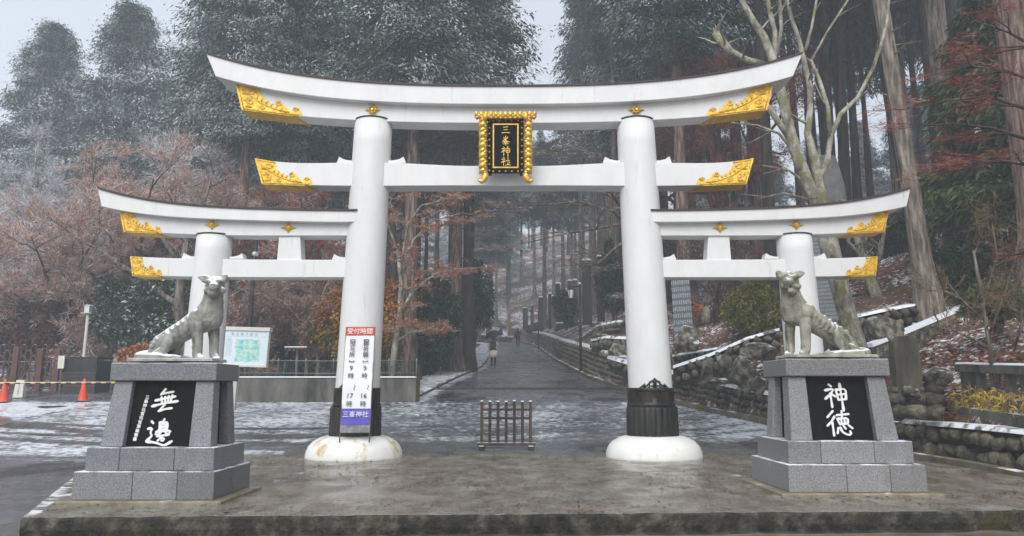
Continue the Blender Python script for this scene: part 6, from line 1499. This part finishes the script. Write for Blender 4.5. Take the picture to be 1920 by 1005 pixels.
maple(1380, 30, 14.0, 3.8, 'dull red-leaved tree under the upper eave beside the mossy tree', 'redtwig', 'redleaf', 74, 5, 9, tw=.011, twig_L=.4)
maple(1345, 28, 4.4, 2.2, 'low bare red-leaved tree above the leaf-covered bank', 'twig', 'redleaf', 75, 2, 3, tw=.008, twig_L=.35)
# flat sprays of rusty leaves reaching in front of the cedar trunks
def limb_px(pts): return [(*W(x, y, Y), r * mpp(Y)) for x, y, Y, r in pts]
def rebased(limbs, o): return [[(p[0] - o[0], p[1] - o[1], p[2] - o[2], p[3]) for p in l] for l in limbs]
def px_tree(name, label, cat, limbs, *a, **kw):
    L = [limb_px(l) for l in limbs]; o = L[0][0][:3]; return bare_tree(name, label, cat, o, rebased(L, o), *a, **kw)
px_tree('maple_tree', 'slender mossy maple with flat sprays of orange leaves before the lone cedar', 'tree', [
    [(733, 712, 27, 6), (740, 655, 27, 6), (750, 590, 27, 5), (752, 530, 27, 4), (745, 470, 27, 3)],
    [(750, 590, 27, 4), (775, 545, 27, 3.2), (815, 515, 27.3, 2.2), (850, 505, 27.6, 1.5), (882, 502, 28, 1)],
    [(748, 540, 27, 3), (775, 450, 27, 2.4), (810, 415, 27.4, 1.8), (870, 398, 27.6, 1)],
    [(749, 520, 27, 3), (765, 420, 27, 2.4), (790, 385, 26.6, 1.6), (845, 372, 26.4, 1)],
    [(745, 470, 27, 2.4), (720, 400, 27, 2), (735, 372, 27, 1.4), (700, 362, 27, 1)],
    [(742, 640, 27, 3), (775, 622, 27, 2), (815, 612, 27.4, 1.2)]], 'twig', 'rust', 'bark_moss', 81, 2, nch=(5, 6), spread=.7, up=.02, L0=1.0, twig_n=7, twig_L=.3, leaf_n=9, leaf_s=.085, flatness=.35, tw=.010)
px_tree('maple_tree', 'bare maple reaching long horizontal branches across the road\'s misty gap', 'tree', [
    [(1222, 735, 24, 12), (1215, 600, 24, 11), (1208, 480, 24, 10), (1200, 420, 24, 8)],
    [(1205, 445, 24, 6), (1150, 395, 24, 4), (1085, 378, 24, 2.6), (1010, 385, 24, 1.5), (965, 402, 24, 1)],
    [(1204, 430, 24, 6), (1165, 420, 24, 4), (1110, 430, 24, 2.5), (1050, 440, 24, 1.4), (990, 455, 24, 1)],
    [(1204, 420, 24, 5), (1150, 370, 24, 3.4), (1090, 340, 24, 2.2), (1030, 330, 24, 1.2)],
    [(1206, 440, 24, 5), (1160, 460, 24, 3.4), (1120, 495, 24, 2), (1085, 500, 24, 1.2)],
    [(1200, 420, 24, 5), (1170, 330, 24, 3), (1120, 290, 24, 2), (1050, 270, 24, 1)]], 'twig', 'rust', 'bark_grey', 82, 3, nch=(3, 5), spread=.55, up=.0, L0=1.3, ratio=.6, twig_n=6, twig_L=.32, leaf_n=.35, leaf_s=.07, flatness=.4, tw=.008)
px_tree('maple_tree', 'bare reddish branches hanging above the plaque-side tie beam', 'tree', [
    [(742, 700, 33, 8), (738, 500, 33, 7), (735, 380, 33, 6)], [(735, 380, 33, 5), (760, 310, 33, 3.5), (800, 270, 33, 2), (860, 255, 33, 1)], [(735, 390, 33, 5), (790, 340, 33, 3), (850, 320, 33, 2), (905, 300, 33, 1)], [(735, 380, 33, 4), (750, 280, 33, 3), (770, 240, 33, 2)]],
    'twig_dark', 'redleaf', 'twig_dark', 83, 3, nch=(4, 5), spread=.7, up=.05, L0=1.4, twig_n=7, leaf_n=2, flatness=.6, tw=.010)
# the mossy many-stemmed tree behind the open-mouthed wolf
Ym = 16.2
px_tree('mossy_tree', 'lichen-covered tree with several pale leaning stems behind the open-mouthed wolf', 'tree', [
    [(1622, 700, Ym, 22.4), (1606, 650, Ym, 18.5), (1588, 590, Ym, 17), (1570, 520, Ym, 17), (1552, 450, Ym, 17.8), (1540, 400, Ym, 17)],
    [(1544, 415, Ym, 13.1), (1520, 358, Ym, 11.6), (1497, 298, Ym, 11.6), (1482, 252, Ym, 10.8), (1473, 207, Ym, 10.1), (1462, 165, Ym, 9.27), (1447, 107, Ym, 8.51), (1433, 70, Ym, 7.35), (1413, 40, Ym, 6.19), (1393, 5, Ym, 5.42), (1372, -40, Ym, 4.64), (1350, -110, Ym, 2.32)],
    [(1452, 120, Ym, 6.19), (1453, 60, Ym, 5.03), (1443, 20, Ym, 4.64), (1434, -30, Ym, 3.87), (1430, -100, Ym, 2.32)],
    [(1457, 100, Ym, 4.64), (1465, 55, Ym, 3.87), (1462, 0, Ym, 3.1), (1470, -60, Ym, 2.32)],
    [(1545, 410, Ym, 10.8), (1537, 358, Ym, 10.1), (1527, 298, Ym, 9.27), (1514, 250, Ym, 6.97), (1519, 205, Ym, 5.81), (1519, 165, Ym, 5.42), (1507, 111, Ym, 4.8), (1498, 74, Ym, 4.34), (1483, 32, Ym, 3.87), (1474, -5, Ym, 3.4), (1465, -80, Ym, 2.32)],
    [(1510, 95, Ym, 3.48), (1522, 50, Ym, 2.79), (1530, 5, Ym, 2.32), (1540, -50, Ym, 1.55)],
    [(1533, 345, Ym, 6.97), (1550, 305, Ym, 6.19), (1558, 255, Ym, 5.03), (1576, 214, Ym, 4.64), (1608, 183, Ym, 3.87), (1636, 130, Ym, 3.56), (1650, 92, Ym, 3.25), (1663, 40, Ym, 2.79), (1668, -10, Ym, 2.32), (1680, -60, Ym, 1.55)],
    [(1557, 262, Ym, 4.64), (1552, 200, Ym, 4.26), (1536, 150, Ym, 3.87), (1520, 112, Ym, 3.1)],
    [(1519, 118, Ym, 2.79), (1551, 60, Ym, 2.32), (1590, 0, Ym, 2.02), (1610, -40, Ym, 1.55)],
    [(1483, 262, Ym, 6.97), (1455, 222, Ym, 5.81), (1432, 190, Ym, 4.64)], [(1495, 290, Ym, 3.87), (1460, 250, Ym, 2.71), (1420, 235, Ym, 1.94), (1370, 230, Ym, 1.16)],
    [(1520, 350, Ym, 3.1), (1480, 320, Ym, 2.32), (1430, 310, Ym, 1.55)], [(1515, 375, Ym, 3.1), (1470, 362, Ym, 2.32), (1425, 372, Ym, 1.55)],
    [(1376, 104, 16.6, 5.5), (1355, 85, 16.6, 5), (1338, 62, 16.6, 4.6)], [(1432, 120, 16.4, 6), (1400, 112, 16.5, 5.8), (1372, 96, 16.6, 5.5), (1340, 56, 16.6, 5)],
    ], 'twig_dark', 'redleaf', 'bark_moss', 84, 1, nch=(2, 4), spread=.8, up=.1, L0=.7, twig_n=3, twig_L=.22, leaf_n=.4, leaf_s=.05, tw=.006, minr=.005)
# red twigs and straw-coloured shrub close on that side
px_tree('red_twig_tree', 'bare red-twigged maple reaching in above the fir from outside the picture', 'tree', [
    [(2010, 800, 11.5, 20), (2005, 500, 11.5, 18), (1995, 250, 11.5, 14), (1990, 100, 11.5, 10)],
    [(1995, 240, 11.5, 6), (1930, 205, 11.5, 4), (1850, 180, 11.5, 2.5), (1770, 190, 11.4, 1.5), (1715, 205, 11.4, 1)],
    [(1996, 280, 11.5, 6), (1930, 262, 11.4, 4), (1860, 240, 11.3, 2.6), (1790, 232, 11.2, 1.5), (1720, 236, 11.2, 1)],
    [(1994, 200, 11.5, 5), (1940, 150, 11.5, 4), (1870, 130, 11.5, 2.5), (1800, 122, 11.5, 1.4)],
    [(1992, 150, 11.5, 5), (1945, 90, 11.5, 3.5), (1890, 60, 11.5, 2.2), (1830, 40, 11.5, 1.2)],
    [(1997, 330, 11.5, 5), (1930, 310, 11.3, 3.5), (1870, 300, 11.2, 2), (1800, 318, 11.1, 1.2)]], 'redtwig', 'redtwig', 'twig_dark', 85, 2, nch=(5, 6), spread=.45, up=.0, L0=.75, ratio=.6, twig_n=5, twig_L=.24, leaf_n=.8, leaf_s=.035, flatness=.35, tw=.007, minr=.003)
px_tree('straw_shrub', 'leafless straw-coloured shrub with forked twigs at the leafy bank', 'shrub', [
    [(1868, 716, 13, 6), (1850, 620, 13, 2.8), (1838, 540, 13, 3.6), (1825, 470, 13, 2)], [(1850, 640, 13, 2.8), (1880, 560, 13, 2.2), (1905, 480, 13, 1.8), (1915, 410, 13, 2)], [(1855, 680, 13, 2.8), (1910, 600, 13, 2.2), (1950, 520, 13, 1.8)],
    [(1845, 600, 13, 2.2), (1800, 560, 13, 1.8), (1760, 540, 13, 1.5)], [(1842, 570, 13, 2.2), (1870, 480, 13, 1.8), (1860, 420, 13, 1.5)], [(1852, 650, 13, 2.2), (1790, 620, 13, 2.5), (1745, 612, 13, 1.2)], [(1900, 660, 13, 2.2), (1930, 560, 12.8, 3), (1940, 440, 12.8, 2)]],
    'straw', None, 'bark_grey', 86, 2, nch=(5, 7), spread=.7, up=.15, L0=.55, twig_n=4, twig_L=.18, tw=.007, minr=.004)

# ------------------------------------------------------------------ shrubs
def shrub(name, label, loc, w_, h, leafm, seed, n=5200, leaf=(.16, .085), cat='shrub', group=None, clumps=26, leaf2=None, k2=0, stem='twig_dark', dy=None, zmin=.12):
    rng = np.random.default_rng(seed); t_ = thing(name, label, cat, loc, group)
    c = rng.normal(size=(clumps, 3)); c = nrm(c) * rng.uniform(.35, .92, (clumps, 1)) ** .6; c[:, 2] = zmin + (c[:, 2] * .5 + .5) * (.96 - zmin)
    rad = rng.uniform(.20, .36, clumps)
    i = rng.integers(0, clumps, n); v = nrm(rng.normal(size=(n, 3))); rr_ = rad[i][:, None] * rng.uniform(.55, 1.05, (n, 1))
    p = c[i] + v * rr_ * np.array([1, 1, .55]); p[:, 2] = np.maximum(p[:, 2], .02)
    S = np.array([w_ / 2, (dy or w_) / 2, h]); b = p * S; d = v + rng.normal(size=v.shape) * .55 - UP * .25
    q = leaf_quads(rng, b, d, leaf[0] * rng.uniform(.6, 1.3, n), leaf[1], .35, .15)
    mi = (rng.random(n) < k2 * (b[:, 2] / h) ** 1.5 * 1.6).astype(np.int32) if leaf2 else None
    o = link('foliage', quad_mesh('foliage', q, mi), [M[leafm]] + ([M[leaf2]] if leaf2 else []), t_); o.location = (0, 0, 0)
    m = MB()
    for k in range(9): j = rng.integers(0, clumps); e = c[j] * S; m.tube([(e[0] * .1, e[1] * .1, -.3), (e[0] * .4, e[1] * .4, e[2] * .5), tuple(e)], [.035, .025, .01], 5, cap=False)
    o = m.build('stems', M[stem], t_); o.location = (0, 0, 0); return t_
def shrub_px(label, px, pyb, wpx, hpx, Y, leafm, seed, name='shrub', **kw):
    b = W(px, pyb, Y); b.z = min(b.z, hnat(b.x, Y)) if b.z < hnat(b.x, Y) + .6 else b.z
    return shrub(name, label, b, wpx * mpp(Y), hpx * mpp(Y), leafm, seed, **kw)
for i, a in enumerate([
    ('snowy camellia bush right behind the wolf with closed mouth', 318, 690, 150, 190, 28, 'camellia'), ('snowy camellia bush beside the post lantern', 235, 690, 130, 210, 29.5, 'camellia'), ('dark camellia bush reaching under the gilded tie-beam end', 370, 690, 140, 240, 31, 'camellia'),
    ('reddish-brown bush above the iron fence', 85, 690, 120, 130, 30.5, 'redleaf'), ('dark evergreen bush behind the iron fence', 20, 700, 140, 150, 33, 'laurel'), ('tall dark evergreen between maples and lantern', 165, 690, 170, 250, 35, 'laurel'),
    ('low rusty shrub beside the wolf\'s tail', 262, 690, 70, 40, 26, 'rust'), ('dark evergreen bush behind the map board', 470, 700, 110, 100, 32, 'laurel'), ('tall dark evergreen behind the outer gate pillar', 395, 690, 180, 270, 37, 'laurel'), ('dark evergreen mass between house and main pillar', 610, 700, 150, 170, 33, 'laurel')]):
    shrub_px(*a, seed=200 + i, n=6500, leaf=(.17, .09))
shrub_px('orange and green shrub between feeding table and banner', 625, 695, 90, 170, 27, 'yellowgreen', 220, leaf2='orange', k2=.8, n=4200, leaf=(.13, .07))
shrub_px('yellow-green shrub with orange top against the main pillar', 728, 690, 62, 180, 28, 'yellowgreen', 221, leaf2='orange', k2=.9, n=4200, leaf=(.13, .07))
shrub_px('large dark rounded shrub between the lone cedar and the twin cedars', 800, 694, 118, 215, 33.5, 'laurel', 222, n=9500, leaf=(.2, .1), clumps=40)
shrub_px('dark green shrub directly behind the lone cedar', 762, 694, 84, 170, 34.5, 'laurel', 240, n=6500, leaf=(.2, .1)); shrub_px('dark rounded shrub beside the footpath past the twin cedars', 888, 640, 78, 160, 40, 'laurel', 223, n=8000, leaf=(.22, .11), clumps=34)
shrub_px('yellow-green rounded shrub on the leaf-covered bank', 1425, 634, 122, 118, 24, 'yellowgreen', 224, n=7000, leaf=(.10, .055), clumps=36)
shrub_px('green shrub beside the dark memorial posts', 1152, 600, 70, 150, 37, 'laurel', 225, n=7000, leaf=(.18, .09)); shrub_px('lower green shrub by the hanging lantern', 1062, 610, 50, 66, 47, 'laurel', 226, n=3000, leaf=(.2, .1))
shrub_px('dark conifer bush behind the leaning cedar', 1690, 500, 100, 110, 27, 'laurel', 227, n=6000, leaf=(.2, .06)); shrub_px('dark undergrowth bush below the fir', 1800, 560, 120, 110, 20, 'laurel', 228, n=7000, leaf=(.16, .05)); shrub_px('small green bush beside the small crooked trunk', 1625, 580, 50, 30, 24, 'laurel', 229, n=2000, leaf=(.1, .05))
shrub_px('tufty olive shrub under the straw-coloured twigs', 1870, 600, 120, 70, 16, 'fir_leaf', 230, n=5000, leaf=(.14, .03)); shrub_px('dark laurel at the forest edge behind the red-leaved tree', 1290, 520, 120, 120, 33, 'laurel', 231, n=5000)
shrub_px('brown dead-leaved bush by the stump', 1290, 600, 50, 36, 24.5, 'rust', 232, n=1500, leaf=(.09, .04))
o = W(1915, 545, 20.7); plant(FIR, 'fir_tree', 'drooping dark green fir in front of the huge pale cedar', (o.x, o.y, hnat(o.x, o.y) + .2), 1.12)
px_tree('crooked_tree', 'small crooked mossy trunk under the gilded lower tie beam', 'tree', [[(1655, 588, 23.5, 12), (1640, 545, 23.5, 11), (1622, 500, 23.5, 8), (1606, 440, 23.5, 6), (1612, 380, 23.5, 4)], [(1636, 530, 23.5, 6), (1652, 470, 23.5, 4), (1660, 420, 23.5, 3)]], 'twig_dark', None, 'bark_moss', 87, 2, nch=(3, 4), L0=1.0, twig_n=3)
px_tree('tree_stump', 'short dark stump on the leaf-covered bank', 'stump', [[(1322, 606, 24.5, 11), (1322, 586, 24.5, 9.5), (1324, 578, 24.5, 9)]], 'twig_dark', None, 'bark_moss', 88, 1, nch=(1, 1), L0=.12, twig_n=1)
px_tree('snowy_branch_tree', 'grey leaning tree with a snow-lined limb beside the wolf\'s back', 'tree', [
    [(352, 690, 27, 12), (345, 640, 27, 11), (335, 590, 27, 10), (338, 520, 27, 8), (350, 450, 27, 5)], [(334, 570, 27, 6), (310, 556, 27, 5), (290, 540, 27, 4.5), (272, 525, 27, 4), (225, 495, 27, 3), (190, 470, 27, 2), (120, 430, 27, 1)], [(340, 500, 27, 5), (300, 440, 27, 3.6), (250, 400, 27, 2.4), (190, 370, 27, 1.4)], [(348, 460, 27, 4), (380, 390, 27, 3), (400, 320, 27, 2)]],
    'twig', 'rust', 'bark_grey', 89, 2, nch=(4, 5), L0=1.3, spread=.7, twig_n=6, leaf_n=2, tw=.010)

for p in HIN + HINM + HINH + CED + CEDD + BIGC + [FIR]:           # a kind that was never planted leaves nothing behind
    if not used.get(p.as_pointer()):
        for ch in list(p.children): bpy.data.objects.remove(ch)
        bpy.data.objects.remove(p)

# ------------------------------------------------------------------ leaf litter and the air
rng = np.random.default_rng(3); B = []
while len(B) < 26000:
    y = 13 + 24 * rng.random() ** 1.5; x = xk(y) + .7 + 11 * rng.random() ** 1.3
    if mnoise.noise(Vector((x * .5, y * .5, 9))) < -.12: continue
    B.append((x, y, hground(x, y) + .012))
B = np.array(B); d = rng.normal(size=B.shape) * np.array([1, 1, .22])
tag(link('fallen_leaves', quad_mesh('fallen_leaves', leaf_quads(rng, B, d, rng.uniform(.06, .14, len(B)), .075, .8)), M['litter']), kind='stuff')
B = []                                              # grit and scraps of leaf lying on the platform and along the kerb
while len(B) < 2600:
    x = rng.uniform(-6.2, 7.1); y = rng.uniform(7.6, 14.8)
    if x < inplat(0, y) + .05 or mnoise.noise(Vector((x * .6, y * .6, 4))) + .25 < rng.random() * .6: continue
    B.append((x, y, .014))
for k in range(1400): y = 15 + 22 * rng.random(); B.append((xk(y) - .02 - .45 * rng.random() ** 2, y, hpave(xk(y), y) + .012))
B = np.array(B); d = rng.normal(size=B.shape) * np.array([1, 1, .12])
tag(link('leaf_scraps', quad_mesh('leaf_scraps', leaf_quads(rng, B, d, rng.uniform(.02, .065, len(B)), .028, .85)), M['scrap']), kind='stuff')
hz = MB().box(-146, 146, -34, 174, -2.2, 62)
t = bpy.data.materials.new('haze_air'); t.use_nodes = True; t.node_tree.nodes.clear(); po = t.node_tree.nodes.new('ShaderNodeOutputMaterial'); pv = t.node_tree.nodes.new('ShaderNodeVolumePrincipled')
pv.inputs['Color'].default_value = (.86, .93, 1, 1); pv.inputs['Density'].default_value = .0034; pv.inputs['Anisotropy'].default_value = .0
t.node_tree.links.new(pv.outputs[0], po.inputs['Volume'])
tag(hz.build('haze', t), kind='stuff')
